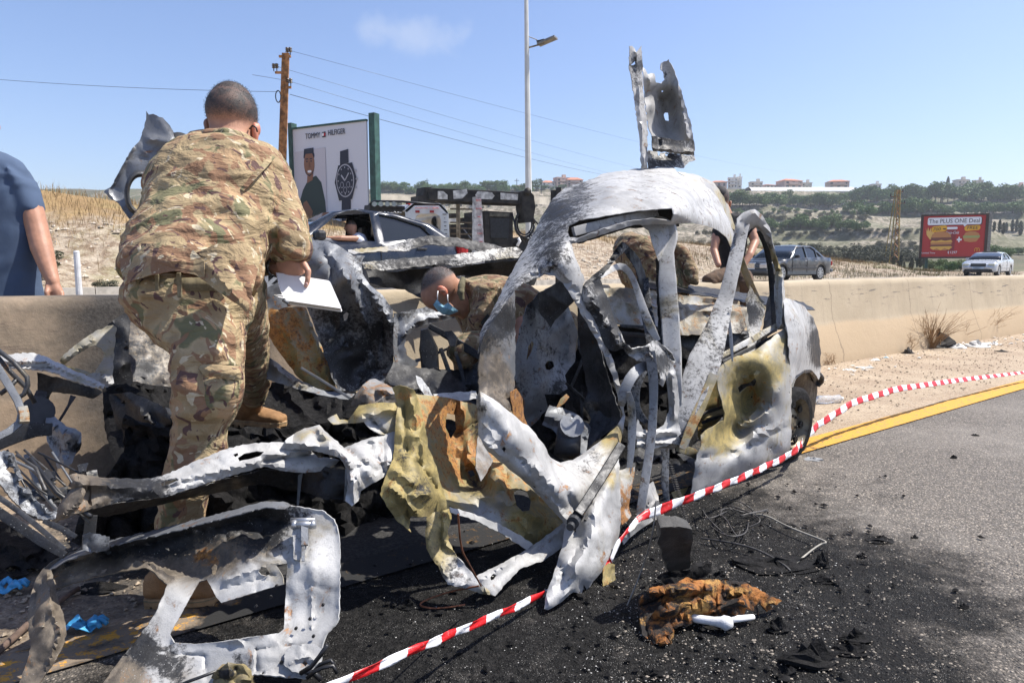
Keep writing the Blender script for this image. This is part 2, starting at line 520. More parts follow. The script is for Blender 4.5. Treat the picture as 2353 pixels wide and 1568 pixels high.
def camo(name, sc=1.0, tint=(1, 1, 1)):
 t = NT(name)
 uv = t.n('Attribute'); uv.attribute_name = 'cloth'
 def cv(sx, sy, off):
  m = t.n('Mapping'); m.inputs['Scale'].default_value = (sx, sy, sx); m.inputs['Location'].default_value = off
  t.l(uv.outputs['Vector'], m.inputs[0]); return m.outputs[0]
 tn = lambda c: tuple(c[i] * tint[i] for i in range(3))
 v = cv(1, 1.9, (0, 0, 0)); v2 = cv(1, 2.2, (5, 3, 1)); v3 = cv(1, 3.0, (1, 7, 4)); v4 = cv(1, 2.4, (9, 2, 6))
 a = t.noise(v, 5.5 * sc, 3, .5, .5)
 b = t.noise(v2, 8.5 * sc, 3, .5, .7)
 d = t.noise(v3, 13 * sc, 2.2, .45, .9)
 e = t.noise(v4, 15 * sc, 2.2, .45, .8)
 base = t.mix(t.mp(a, .42, .58), tn((0.31, 0.225, 0.12)), tn((0.42, 0.32, 0.175)))
 grn = t.mix(t.mp(b, .4, .7), tn((0.165, 0.155, 0.075)), tn((0.105, 0.11, 0.055)))
 c = t.mix(t.mp(a, .555, .60), base, grn)
 c = t.mix(t.mp(b, .535, .565), c, tn((0.255, 0.14, 0.075)))
 c = t.mix(t.mp(t.noise(v4, 6.5 * sc, 3, .5, .5), .60, .63), c, tn((0.40, 0.26, 0.14)))
 c = t.mix(t.mp(e, .645, .66), c, tn((0.56, 0.47, 0.32)))
 c = t.mix(t.mp(d, .63, .645), c, tn((0.105, 0.052, 0.045)))
 w = t.noise(t.pos(), 700, 2, .5)
 c = t.mix(t.mp(w, .3, .7, 0, .25), c, (.08, .06, .04))
 f1 = t.noise(t.pos(scale=(1, 1, 2.2)), 9, 4, .55, .6)
 bb = t.bump(f1, .55, .05)
 bb = t.bump(t.noise(t.pos(), 45, 5, .6, .6), .30, .008, bb)
 bb = t.bump(w, .15, .001, bb)
 return t.end(c, .85, 0, bb)
M_CAMO = camo('camouflage_cloth', 1.4)
M_CAMO2 = camo('camouflage_cloth_small', 1.5, (.78, .78, .8))
def skin(name, col=(0.42, 0.215, 0.135), sc=1.0):
 t = NT(name); v = t.pos()
 n = t.noise(v, 18, 4, .6)
 c = t.mix(t.mp(n, .3, .7), tuple(x * .84 for x in col), tuple(min(1, x * 1.1) for x in col))
 c = t.mix(t.mp(t.noise(v, 160, 3, .6), .6, .75, 0, .3), c, tuple(x * .6 for x in col))
 return t.end(c, .5, 0, t.bump(t.noise(v, 240, 3, .6), .25, .0012), Subsurface_Weight=.06, Subsurface_Radius=(.02, .008, .004))
M_SKIN = skin('tanned_skin')
M_SKIN_L = skin('pale_skin', (0.50, 0.27, 0.18))
M_SKIN_D = skin('shaded_ear_skin', (0.30, 0.14, 0.085))  # darker skin copy: shade painted into one ear and an ear hollow
def hair(name, top=(0.022, 0.018, 0.016), fade=None):
 """short clipped hair: the 'hairline' attribute fades it into skin"""
 t = NT(name); v = t.pos()
 n = t.noise(v, 420, 3, .7); n2 = t.noise(v, 30, 4, .6)
 c = t.mix(t.mp(n, .35, .7), top, tuple(x * 5 for x in top))
 f = t.mth('ADD', t.att('hairline'), t.mth('MULTIPLY', t.mth('SUBTRACT', n, .5), 1.5))
 f = t.mp(f, .28, .78)
 sk = t.mix(t.mp(n2, .3, .7), (.36, .18, .115), (.44, .235, .15))
 c = t.mix(t.mp(n2, .42, .62, 0, .35), c, (.20, .11, .08))
 c = t.mix(f, sk, c)
 return t.end(c, .65, 0, t.bump(n, .5, .002))
M_HAIR = hair('clipped_dark_hair', (.013, .011, .010))
M_HAIR_G = hair('clipped_grey_hair', (0.05, 0.044, 0.042))
def suede():
 t = NT('tan_suede'); v = t.pos()
 n = t.noise(v, 12, 5, .6); n2 = t.noise(v, 260, 3, .6)
 c = t.mix(t.mp(n, .3, .7), (.20, .105, .042), (.37, .21, .095))
 c = t.mix(t.mp(n2, .4, .7, 0, .3), c, (.12, .06, .02))
 return t.end(c, .85, 0, t.bump(n2, .4, .002))
M_SUEDE = suede()
M_SOLE = plain('tan_rubber_sole', (.38, .24, .12), .7, 0, .2, 30, .3)
M_WEB = plain('tan_webbing', (.24, .20, .12), .8, 0, .2, 60, .4)
M_BLACK = plain('black_plastic', (.018, .018, .02), .4, 0, .3, 20)
M_RUBBER = plain('tyre_rubber', (.022, .021, .02), .8, 0, .3, 30, .3)
M_PAPER = plain('white_paper_cover', (.82, .81, .79), .5, 0, .02, 10)
M_CHROME = plain('chrome_trim', (.6, .6, .6), .2, .9, .1, 20)
M_GLASSD = NT('tinted_car_glass').end((.012, .016, .018), .04, 0, None, Specular_IOR_Level=.8)
M_ALLOY = plain('silver_alloy_wheel', (.45, .46, .47), .35, .7, .1, 30)
def carpaint(name, col, rough=.22, dust=.25):
 t = NT(name); v = t.pos()
 n = t.noise(v, 4, 5, .6)
 c = t.mix(t.mp(n, .35, .75, 0, dust), col, (.28, .24, .19))
 return t.end(c, t.mp(n, .3, .7, rough, rough + .15), .25, None, Coat_Weight=.6, Coat_Roughness=.08)
# ================================================================= THE SETTING
def sq_nodes(t):
 g = t.n('NewGeometry').outputs['Position']
 def dot(v):
  d = t.n('VectorMath'); d.operation = 'DOT_PRODUCT'
  t.l(g, d.inputs[0]); d.inputs[1].default_value = v
  return d.outputs['Value']
 return dot((E[0], E[1], 0)), dot((NQ[0], NQ[1], 0)), g
def scorch_shade(t, S, Q, extra=1.0):
 """where the fire blackened the ground round the wreck, with painted shade beneath it"""
 v = t.pos()
 n = t.noise(v, 1.7, 7, .68, .5)
 n2 = t.noise(v, 9, 6, .7)
 def ell(s0, q0, a, b):
  x = t.mth('DIVIDE', t.mth('SUBTRACT', S, s0), a); y = t.mth('DIVIDE', t.mth('SUBTRACT', Q, q0), b)
  return t.mth('SQRT', t.mth('ADD', t.mth('MULTIPLY', x, x), t.mth('MULTIPLY', y, y)))
 d = t.mth('MINIMUM', ell(1.45, 1.65, 1.45, 1.1), ell(1.5, 0.95, .75, .6))
 d = t.mth('MINIMUM', d, ell(1.85, 3.0, 1.95, 1.4))  # under the wreck the blackening also paints in the body's shade
 d = t.mth('ADD', d, t.mth('ADD', t.mth('MULTIPLY', t.mth('SUBTRACT', n, .5), 1.5), t.mth('MULTIPLY', t.mth('SUBTRACT', n2, .5), .5)))
 return t.mp(d, .74, 1.22, 1, 0)
def asphalt():
 t = NT('worn_asphalt'); S, Q, g = sq_nodes(t)
 v = t.pos()
 agg = t.vor(v, 150, out=1)
 a2 = t.vor(v, 150)
 sep = t.n('SeparateColor'); t.l(agg, sep.inputs[0])
 n1 = t.noise(v, 1.1, 6, .62); n2 = t.noise(v, 8, 6, .68); n3 = t.noise(v, 45, 5, .7)
 c = t.mix(t.mp(sep.outputs[0], 0, 1, 0, 1, False), (.06, .052, .043), (.27, .235, .20))
 c = t.mix(t.mp(sep.outputs[1], .72, .95), c, (.50, .43, .35))
 c = t.mix(t.mp(a2, .25, .55, 0, .7), c, (.05, .045, .038))
 c = t.mix(t.mp(n2, .42, .72, 0, .4), c, (.085, .075, .062))
 c = t.mix(t.mp(n1, .45, .75, 0, .35), c, (.32, .29, .25))
 f = scorch_shade(t, S, Q)
 blk = t.mix(t.mp(n3, .4, .7), (.004, .004, .004), (.022, .021, .020))
 blk = t.mix(t.mth('MULTIPLY', t.mp(t.vor(v, 210), .12, .20, .9, 0), t.mp(n2, .42, .6)), blk, (.42, .41, .38))
 blk = t.mix(t.mp(n2, .55, .75, 0, .5), blk, t.mix(.6, c, (.04, .04, .04)))
 c = t.mix(f, c, blk)
 r = t.mp(n3, .3, .7, .62, .92)
 b = t.bump(t.mth('ADD', t.mth('MULTIPLY', n3, 1.2), t.mth('MULTIPLY', a2, -.9)), .65, .008)
 b = t.bump(t.mth('MULTIPLY', n2, f), .9, .03, b)
 return t.end(c, r, 0, b, Specular_IOR_Level=t.mp(f, 0, 1, .4, .15))
def shoulder():
 t = NT('sandy_shoulder'); S, Q, g = sq_nodes(t)
 v = t.pos()
 n1 = t.noise(v, 1.5, 6, .62); n2 = t.noise(v, 11, 6, .7); n3 = t.noise(v, 80, 5, .7)
 sep = t.n('SeparateColor'); t.l(t.vor(v, 130, out=1), sep.inputs[0])
 c = t.mix(t.mp(n1, .35, .65), (.25, .175, .11), (.38, .295, .20))
 c = t.mix(t.mp(sep.outputs[0], .2, .9, 0, .5), c, (.50, .42, .32))
 c = t.mix(t.mp(sep.outputs[1], .78, .95, 0, .8), c, (.16, .12, .09))
 c = t.mix(t.mp(n2, .52, .70, 0, .6), c, (.26, .185, .12))
 f = scorch_shade(t, S, Q)
 blk = t.mix(t.mp(n3, .35, .7), (.011, .011, .011), (.05, .048, .046))
 c = t.mix(f, c, blk)
 b = t.bump(t.mth('ADD', n3, t.mth('MULTIPLY', n2, 1.5)), .6, .012)
 return t.end(c, .9, 0, b)
def linepaint():
 t = NT('yellow_line_paint'); S, Q, g = sq_nodes(t)
 v = t.pos()
 n2 = t.noise(v, 22, 6, .72); n3 = t.noise(v, 120, 4, .7)
 c = t.mix(t.mp(n3, .3, .7), (.50, .235, .022), (.64, .33, .038))
 left = t.mp(S, .2, 2.2, .16, 0)
 wear = t.mth('ADD', t.mth('ADD', n2, left), t.mth('MULTIPLY', t.mth('SUBTRACT', n3, .5), .5))
 c = t.mix(t.mp(wear, .56, .64), c, (.20, .155, .11))
 f = scorch_shade(t, S, Q)
 c = t.mix(t.mth('MULTIPLY', t.mp(f, .1, .6), t.mp(wear, .36, .5, .75, 1)), c, (.012, .012, .012))
 return t.end(c, .8, 0, t.bump(n3, .4, .004))
M_ASPH = asphalt(); M_SHOULDER = shoulder(); M_LINE = linepaint()
def strip(name, mat, s0, s1, q0, q1, z, ns=60, nq=2, wob=0.0, kind='structure', lab=None):
 vs = []; fs = []
 for i in range(ns + 1):
  u = i / ns
  s = s0 + (s1 - s0) * u
  for j in range(nq + 1):
   q = q0 + (q1 - q0) * j / nq
   if wob and j in (0, nq): q += wob * noise.noise(Vector((s * 6, j, 0)))
   vs.append(SQ(s, q, z))
 for i in range(ns):
  for j in range(nq):
   a = i * (nq + 1) + j
   fs.append((a, a + nq + 1, a + nq + 2, a + 1))
 return mk(name, vs, fs, mat, None, True, kind=kind)
M_EARTH = plain('dry_earth', (.34, .26, .17), .95, 0, .25, .6, .5)
mk('ground', [(-840, -320, -1.2), (1440, -320, -1.2), (1440, 1285, -1.2), (-840, 1285, -1.2)], [(0, 1, 2, 3)], M_EARTH, kind='structure')
strip('road', M_ASPH, -40, 160, -14, 4.2, 0.0, 4, 1)
strip('road_shoulder', M_SHOULDER, -40, 160, 2.24, 3.95, 0.004, 400, 1, wob=.03)
strip('yellow_edge_line', M_LINE, -40, 160, 2.065, 2.235, 0.008, 600, 1, wob=.010)
M_ASPH2 = plain('pale_asphalt', (.30, .27, .23), .9, 0, .15, 3, .3)
strip('far_carriageway', M_ASPH2, -80, 260, 4.3, 17.2, 0.46, 4, 1)
g = Geo()
for i in range(40):
 a = -22 + i * 1.0
 g.box(SQ(a, 17.1, .53), (0.985, .16, .16), rz=math.atan2(E[1], E[0]))
g.out('pale_kerb', plain('kerb_concrete', (.55, .50, .42), .9, 0, .15, 5, .3), None, kind='structure')
def barrier_mat():
 t = NT('barrier_concrete'); S, Q, g_ = sq_nodes(t)
 v = t.pos()
 sz = t.n('SeparateXYZ'); t.l(g_, sz.inputs[0]); Z = sz.outputs[2]
 n1 = t.noise(v, 1.3, 6, .6); n2 = t.noise(v, 9, 6, .68); n3 = t.noise(v, 70, 5, .7)
 c = t.mix(t.mp(n1, .3, .7), (.33, .27, .185), (.41, .34, .24))
 c = t.mix(t.mp(n2, .5, .72, 0, .35), c, (.33, .27, .19))
 streak = t.noise(t.pos(scale=(3, 3, .22)), 4, 6, .7)
 c = t.mix(t.mp(streak, .52, .68, 0, .6), c, (.30, .25, .18))
 low = t.mp(t.mth('ADD', Z, t.mth('MULTIPLY', t.mth('SUBTRACT', n1, .5), .14)), .40, .46, 1, 0)
 c = t.mix(t.mth('MULTIPLY', low, .75), c, (.45, .335, .21))
 for k, s0 in enumerate((7.4, 9.3, 11.2)):
  w = t.mth('ABSOLUTE', t.mth('ADD', t.mth('SUBTRACT', S, s0), t.mth('MULTIPLY', t.mth('SUBTRACT', t.noise(v, 5, 4, .6), .5), .10)))
  c = t.mix(t.mp(w, .004, .012, .55, 0), c, (.13, .10, .07))
 sc_ = t.noise(t.pos(scale=(1, 1, 9)), 3.2, 7, .7, .5)
 sm = t.mth('MULTIPLY', t.mp(sc_, .575, .64), t.mth('MULTIPLY', t.mp(Z, .55, .66), t.mp(Z, .76, .86, 1, 0)))
 c = t.mix(t.mth('MULTIPLY', sm, .8), c, (.09, .08, .075))
 brown = t.mth('ADD', t.mp(S, .7, 2.4, 1, 0), t.mth('MULTIPLY', t.mth('SUBTRACT', n2, .5), .25))
 c = t.mix(t.mp(brown, .25, .6, 0, .72), c, t.mix(t.mp(n2, .35, .65), (.085, .058, .040), (.19, .135, .09)))
 bs = t.mth('ABSOLUTE', t.mth('SUBTRACT', t.mth('ADD', S, t.mth('MULTIPLY', t.mth('SUBTRACT', n1, .5), .9)), .78))  # black patch: soot stain plus the soldier's cast shadow painted in
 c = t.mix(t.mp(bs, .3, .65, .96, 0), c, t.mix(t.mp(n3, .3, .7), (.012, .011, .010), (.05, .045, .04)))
 b = t.bump(t.mth('ADD', n2, t.mth('MULTIPLY', n3, .5)), .45, .012)
 return t.end(c, .9, 0, b)
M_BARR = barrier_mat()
prof = [(3.85, -.02), (3.86, .10), (3.985, .43), (4.0, .47), (4.055, .84), (4.07, .885), (4.10, .905), (4.22, .91), (4.26, .895), (4.28, .84), (4.33, .45), (4.33, -.02)]
vs = []; fs = []
NS = 520
for i in range(NS + 1):
 s = -14 + i * .17
 for j, (q, z) in enumerate(prof):
  k = .010 * noise.noise(Vector((s * 1.3, j * .5, 2))) + .006 * noise.noise(Vector((s * 9, j, 5)))
  vs.append(SQ(s, q + k, z + k * .8))
n = len(prof)
for i in range(NS):
 for j in range(n - 1):
  a = i * n + j
  fs.append((a, a + 1, a + n + 1, a + n))
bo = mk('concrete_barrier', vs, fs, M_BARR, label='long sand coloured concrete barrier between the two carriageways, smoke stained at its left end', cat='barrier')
def sstep(x, a, b):
 t_ = np.clip((x - a) / (b - a), 0, 1)
 return t_ * t_ * (3 - 2 * t_)
HD = np.array([0, 50, 62, 80, 120, 160, 200, 260, 320, 360, 366, 2000.])
HY = np.array([636, 632, 629, 608, 577, 546, 520, 484, 454, 438, 438, 438.])
HZ = CAMH + (611 - HY) / 1568 * HD
HZ[-1] = HZ[-2] - 6
HZ[0] = 0.3; HZ[1] = .42
ST = 3.4
def fnoise(x, y, sc, seed=0.0):
 """vectorised smooth value noise"""
 x = np.asarray(x) / sc + seed * 17.3; y = np.asarray(y) / sc + seed * 9.1
 xi = np.floor(x); yi = np.floor(y)
 fx = x - xi; fy = y - yi
 fx = fx * fx * (3 - 2 * fx); fy = fy * fy * (3 - 2 * fy)
 def h(a, b):
  v = np.sin(a * 127.1 + b * 311.7) * 43758.5453
  return v - np.floor(v)
 return (h(xi, yi) * (1 - fx) + h(xi + 1, yi) * fx) * (1 - fy) + (h(xi, yi + 1) * (1 - fx) + h(xi + 1, yi + 1) * fx) * fy
def terrain_h(s, q):
 s = np.asarray(s, float); q = np.asarray(q, float)
 y = s * E[1] + q * NQ[1]
 hill = np.interp(y, HD, HZ)
 hn = (fnoise(s, q, 40, 1) - .5) * 6 + (fnoise(s, q, 14, 2) - .5) * 2.2
 hh = hill + hn * sstep(y, 80, 150) * (1 - sstep(y, 330, 362))
 fr = hh / ST - np.floor(hh / ST)
 terr = (np.floor(hh / ST) + sstep(fr, .58, .98)) * ST
 k = sstep(y, 75, 120) * (1 - sstep(y, 340, 360))
 hill = hh * (1 - k) + terr * k
 crest = np.interp(s, [-60, 2, 8, 24, 31, 38, 46, 54, 60], [3.3, 3.2, 2.75, 2.3, 2.4, 1.9, 1.5, .45, .4])
 bank = .45 + (crest - .45) * sstep(q, 17.3, 25.5) + (fnoise(s, q, 2.2, 3) - .5) * .5 * sstep(q, 17.5, 19) + (fnoise(s, q, .7, 4) - .5) * .16 * sstep(q, 17.5, 18.5)
 w = sstep(y, 52, 80)
 return bank * (1 - w) + hill * w, fr * k
sv = np.concatenate([np.arange(-70, -20, 2.5), np.arange(-20, 70, .55), np.arange(70, 330, 1.5), np.arange(330, 900, 12)])
qv = np.concatenate([np.arange(17.2, 34, .4), np.arange(34, 330, 1.3), np.arange(330, 900, 20)])
Sg, Qg = np.meshgrid(sv, qv, indexing='ij')
Zg, Rg = terrain_h(Sg, Qg)
n1, n2 = Sg.shape
vx = Sg * E[0] + Qg * NQ[0]; vy = Sg * E[1] + Qg * NQ[1]
Vt = np.stack([vx.ravel(), vy.ravel(), Zg.ravel()], 1)
idx = np.arange(n1 * n2).reshape(n1, n2)
Ft = np.stack([idx[:-1, :-1].ravel(), idx[1:, :-1].ravel(), idx[1:, 1:].ravel(), idx[:-1, 1:].ravel()], 1)
me = bpy.data.meshes.new('hillside')
me.vertices.add(len(Vt)); me.vertices.foreach_set('co', Vt.ravel().astype(np.float32))
me.loops.add(len(Ft) * 4); me.loops.foreach_set('vertex_index', Ft.ravel().astype(np.int32))
me.polygons.add(len(Ft)); me.polygons.foreach_set('loop_start', np.arange(0, len(Ft) * 4, 4, dtype=np.int32))
me.update(calc_edges=True)
me.polygons.foreach_set('use_smooth', [True] * len(me.polygons))
at = me.attributes.new('riser', 'FLOAT', 'POINT'); at.data.foreach_set('value', Rg.ravel().astype(np.float32))
def land_mat():
 t = NT('dry_terraced_land'); S, Q, g_ = sq_nodes(t)
 v = t.pos()
 sy = t.n('SeparateXYZ'); t.l(g_, sy.inputs[0]); Y = sy.outputs[1]; Z = sy.outputs[2]
 nm = t.n('SeparateXYZ'); t.l(t.n('NewGeometry').outputs['Normal'], nm.inputs[0])
 n0 = t.noise(v, .03, 5, .6); n1 = t.noise(v, .14, 7, .68); n2 = t.noise(v, .8, 7, .7); n3 = t.noise(v, 6, 5, .7)
 straw = t.mix(t.mp(n2, .3, .7), (.21, .13, .055), (.34, .235, .11))
 straw = t.mix(t.mp(n3, .45, .75, 0, .6), straw, (.22, .14, .06))
 rub = t.mix(t.mp(t.noise(v, 3.5, 7, .75), .36, .62), (.17, .115, .072), (.40, .335, .25))
 hb = t.mp(t.mth('ADD', Z, t.mth('MULTIPLY', t.mth('SUBTRACT', n2, .5), 1.8)), 2.0, 2.7, 1, 0)
 near = t.mix(hb, straw, rub)
 near = t.mix(t.mp(n1, .52, .62, 0, .5), near, (.20, .19, .075))
 scrub = t.mix(t.mp(n1, .35, .65), (.075, .07, .040), (.16, .13, .08))
 scrub = t.mix(t.mp(n2, .45, .62, 0, .75), scrub, (.065, .072, .038))
 lime = t.mix(t.mp(n2, .40, .60), (.10, .085, .055), (.33, .285, .22))
 rz = t.mth('ADD', t.att('riser'), t.mth('MULTIPLY', t.mth('SUBTRACT', n1, .5), 1.3))
 far = t.mix(t.mp(rz, .58, .80), scrub, lime)
 far = t.mix(t.mp(n0, .45, .58, 0, .6), far, (.085, .095, .042))
 c = t.mix(t.mp(Y, 58, 74), near, far)
 return t.end(c, .95, 0, t.bump(t.mth('ADD', n2, t.mth('MULTIPLY', n3, .3)), .6, .35))
me.materials.append(land_mat())
to = bpy.data.objects.new('hillside', me); COL.objects.link(to); tag(to, kind='structure')
def ter_z(x, y):
 s = x * E[0] + y * E[1]; q = x * NQ[0] + y * NQ[1]
 return float(terrain_h(s, q)[0])
def on_land(px, py, dmin=55, dmax=420):
 """where the sight line through a surveyed spot meets the land"""
 a, b = ray(px, py)
 d = np.arange(dmin, dmax, 1.0)
 x = a * d; z = CAMH + b * d
 s = x * E[0] + d * E[1]; q = x * NQ[0] + d * NQ[1]
 h = terrain_h(s, q)[0]
 k = np.argmax(h > z)
 if not (h > z).any(): return None
 return Vector((x[k], d[k], h[k]))
def at_land(px, d, dz=0.0):
 a, b = ray(px, 600)
 return Vector((a * d, d, ter_z(a * d, d) + dz))
def leaf_mat(name, c0, c1, c2):
 t = NT(name)
 v = t.pos()
 oi = t.n('ObjectInfo').outputs['Random']
 n = t.noise(v, 1.1, 5, .6)
 c = t.mix(t.mp(n, .3, .7), c0, c1)
 c = t.mix(t.mp(t.noise(v, 7, 3, .6), .5, .7, 0, .6), c, c2)
 c = t.mix(t.mth('MULTIPLY', oi, .35), c, (.13, .12, .06))
 return t.end(c, .7, 0, None)
M_LEAF = leaf_mat('orchard_leaves', (.055, .12, .024), (.095, .185, .038), (.15, .23, .06))
M_LEAFD = leaf_mat('cypress_leaves', (.014, .024, .012), (.032, .046, .022), (.05, .06, .03))
M_LEAFG = leaf_mat('olive_grey_leaves', (.05, .058, .034), (.095, .10, .062), (.13, .13, .08))
M_BARK = plain('bark', (.12, .09, .065), .9, 0, .3, 4, .6)
def crown_mesh(name, mat, lobes, n, leaf, sd_):
 r = random.Random(sd_)
 vs = []; fs = []
 for i in range(n):
  lx, ly, lz, lr, hz = lobes[r.randrange(len(lobes))]
  u = r.uniform(-1, 1); a = r.uniform(0, 2 * math.pi); k = math.sqrt(1 - u * u)
  rr = lr * (r.random() ** .28)
  c = Vector((lx + rr * k * math.cos(a), ly + rr * k * math.sin(a), lz + rr * u * hz))
  if c.z < .02: c.z = .02 + r.random() * .1
  ax = Vector((r.gauss(0, 1), r.gauss(0, 1), r.gauss(0, 1))).normalized()
  b = ax.orthogonal().normalized(); d = ax.cross(b)
  s_ = leaf * r.uniform(.5, 1.3)
  j = len(vs)
  vs += [c + b * s_, c + d * s_ * .6, c - b * s_, c - d * s_ * .6 + ax * s_ * .4]
  fs.append((j, j + 1, j + 2, j + 3))
 me = bpy.data.meshes.new(name)
 me.from_pydata([tuple(v) for v in vs], [], fs)
 me.materials.append(mat)
 return me
def lobes_round(sd_, m=9, flat=.8):
 r = random.Random(sd_)
 L = [(0, 0, .5, .42, flat)]
 for i in range(m):
  a = r.uniform(0, 6.28); d = r.uniform(.12, .42)
  L.append((d * math.cos(a), d * math.sin(a), r.uniform(.25, .78), r.uniform(.16, .30), r.uniform(.7, 1)))
 return L
CR_ROUND = [crown_mesh('crown', M_LEAF, lobes_round(k), 1500, .045, k) for k in range(4)]
CR_GREY = [crown_mesh('crown', M_LEAFG, lobes_round(20 + k), 1300, .045, k) for k in range(2)]
CR_CYP = [crown_mesh('crown', M_LEAFD, [(0, 0, .1 + .085 * i, .17 * math.sin(.35 + i * .27) + .02, 1.2) for i in range(10)], 1200, .035, 50 + k) for k in range(2)]
tk = Geo(); tk.tube([(0, 0, -.25), (0, .01, .1), (.02, 0, .35), (.0, .02, .55)], [.035, .028, .02, .008], 6)
for a in (0, 2.1, 4.2): tk.tube([(0, 0, .2), (.12 * math.cos(a), .12 * math.sin(a), .42)], [.014, .006], 5)
TRM = bpy.data.meshes.new('trunk'); TRM.from_pydata([tuple(v) for v in tk.v], [], tk.f); TRM.materials.append(M_BARK)
def tree(p, h, w, crowns, name, label, cat, group=None, trunk=True):
 o = thing(name, p, label, cat, group, rz=rnd.uniform(0, 6))
 c = bpy.data.objects.new('crown', rnd.choice(crowns)); COL.objects.link(c); c.parent = o
 c.scale = (w, w, h)
 if trunk:
  c2 = bpy.data.objects.new('trunk', TRM); COL.objects.link(c2); c2.parent = o; c2.scale = (h, h, h)
 return o
ROWS = [(1575, 1940, 473, 30, 34, 'r', 'green orchard trees below the long greenhouse'),
  (1950, 2352, 462, 38, 34, 'r', 'trees on the upper terrace right of the greenhouse'),
  (1960, 2352, 492, 27, 32, 'r', 'low trees on the terrace above the red billboard'),
  (1690, 1990, 527, 32, 22, 'r', 'green bushes on the terrace behind the dark car'),
  (1575, 1990, 505, 14, 32, 'g', 'small grey bushes on the pale terrace wall'),
  (1590, 2110, 575, 16, 40, 'g', 'grey green scrub bushes on the rocky terraces'),
  (1880, 2110, 603, 34, 20, 'g', 'large grey bushes at the foot of the hillside'),
  (1700, 1900, 583, 18, 16, 'g', 'grey scrub bushes half hidden by the parked dark car'),
  (1600, 2110, 540, 11, 40, 'g', 'tiny grey bushes dotted over the pale rocks'),
  (1640, 2100, 492, 12, 30, 'r', 'small green bushes between the two upper terraces'),
  (2275, 2352, 540, 34, 7, 'c', 'dark cypress trees right of the red billboard'),
  (2275, 2352, 588, 24, 8, 'r', 'rounded green bushes right of the red billboard'),
  (2020, 2130, 618, 30, 12, 'c', 'dark narrow cypresses beside the lattice pylon'),
  (2130, 2230, 622, 26, 12, 'r', 'green bushes under the red billboard'),
  (1430, 1570, 512, 14, 10, 'g', 'grey scrub seen through the empty car windows'),
  (862, 1230, 443, 24, 40, 'r', 'distant skyline trees behind the tow truck'),
  (880, 1260, 476, 9, 16, 'g', 'low scrub on the pale field behind the tow truck'),
  (1240, 1330, 437, 11, 9, 'r', 'distant green trees below the apartment houses')]
for (x0, x1, yf, hp, cnt, kd, lab) in ROWS:
 ORD = 'first second third fourth fifth sixth seventh eighth ninth tenth eleventh twelfth thirteenth fourteenth fifteenth sixteenth seventeenth eighteenth nineteenth twentieth'.split()
 def nth(i, n):
  if i == 0: return 'leftmost'
  if i == n - 1: return 'rightmost'
  return ORD[i] + ' from the left' if i < 20 else ORD[n - 1 - i] + ' from the right'
 short = ' '.join(lab.split()[-7:]) if len(lab.split()) > 9 else lab
 for i in range(cnt):
  px = x0 + (x1 - x0) * (i + rnd.uniform(.1, .9)) / cnt
  p = on_land(px, yf + rnd.uniform(-5, 5))
  if p is None: p = at_land(px, 358)
  h = hp * rnd.uniform(.65, 1.25) / 1568 * p.y
  wd = h * (rnd.uniform(.9, 1.5) if kd != 'c' else rnd.uniform(.7, 1.0))
  tree(p - Vector((0, 0, h * .06)), h, wd, {'r': CR_ROUND, 'g': CR_GREY, 'c': CR_CYP}[kd],
    {'r': 'orchard_tree', 'g': 'scrub_bush', 'c': 'cypress_tree'}[kd], nth(i, cnt) + ' of the ' + lab.replace('row of ', ''), {'r': 'tree', 'g': 'bush', 'c': 'tree'}[kd], lab, trunk=kd != 'g')
p = at_land(2165, 352); tree(p, 34 / 1568 * 352, 24 / 1568 * 352, CR_CYP, 'conifer_tree', 'broad dark conifer standing alone on the skyline above the red billboard', 'tree')
p = at_land(1605, 350); tree(p, 22 / 1568 * 352, 30 / 1568 * 352, CR_ROUND, 'round_tree', 'round dark tree at the left end of the ridge town', 'tree')
M_WALLS = [plain('pale_render', (.62, .55, .46), .9, 0, .08, .5), plain('white_render', (.74, .70, .64), .9, 0, .06, .5), plain('pink_render', (.58, .42, .34), .9, 0, .08, .5)]
M_TILE = plain('orange_roof_tiles', (.50, .20, .11), .9, 0, .2, .8)
M_WIN = plain('dark_window', (.05, .055, .06), .3, 0, .1)
def house(px, pyb, w_px, h_px, roof, wall, label, D=372, storeys=2, bays=3, group=None):
 k = D / 1568
 w, h = w_px * k, h_px * k
 a, b = ray(px, pyb)
 p = Vector((a * D, D, CAMH + b * D - 2))
 t = thing('hill_house', p, label, 'house', group, rz=rnd.uniform(-.35, .35))
 bh = h * (.74 if roof else .94) + 2
 Geo().box((0, 0, bh / 2), (w, w * .7, bh)).out('wall', M_WALLS[wall], t, local=True)
 if roof:
  g = Geo(); z0 = bh + .02; e = .5
  hw, hd = w / 2 + e, w * .35 + e
  rl = w * .22
  g.add([(-hw, -hd, z0), (hw, -hd, z0), (hw, hd, z0), (-hw, hd, z0), (-rl, 0, z0 + h * .26), (rl, 0, z0 + h * .26)],
    [(0, 1, 5, 4), (1, 2, 5), (2, 3, 4, 5), (3, 0, 4), (3, 2, 1, 0)])
  g.out('roof', M_TILE, t, local=True)
 else:
  Geo().box((0, 0, bh + .25), (w + .4, w * .7 + .4, .5)).box((w * .2, 0, bh + 1.2), (w * .25, w * .25, 1.8)).out('roof_slab', M_WALLS[wall], t, local=True)
 sh = (bh - 2) / storeys
 for i in range(storeys):
  for j in range(bays):
   x = -w / 2 + w * (j + .5) / bays
   z = 2 + sh * (i + .5)
   Geo().box((x, -w * .35 - .03, z), (w / bays * .42, .1, sh * .5)).out('window', M_WIN, t, local=True)
  if i: Geo().box((0, -w * .35 - .6, 2 + sh * i), (w * .6, 1.2, .25)).box((0, -w * .35 - 1.15, 2 + sh * i + .5), (w * .6, .1, .8)).out('balcony', M_WALLS[wall], t, local=True)
 return t
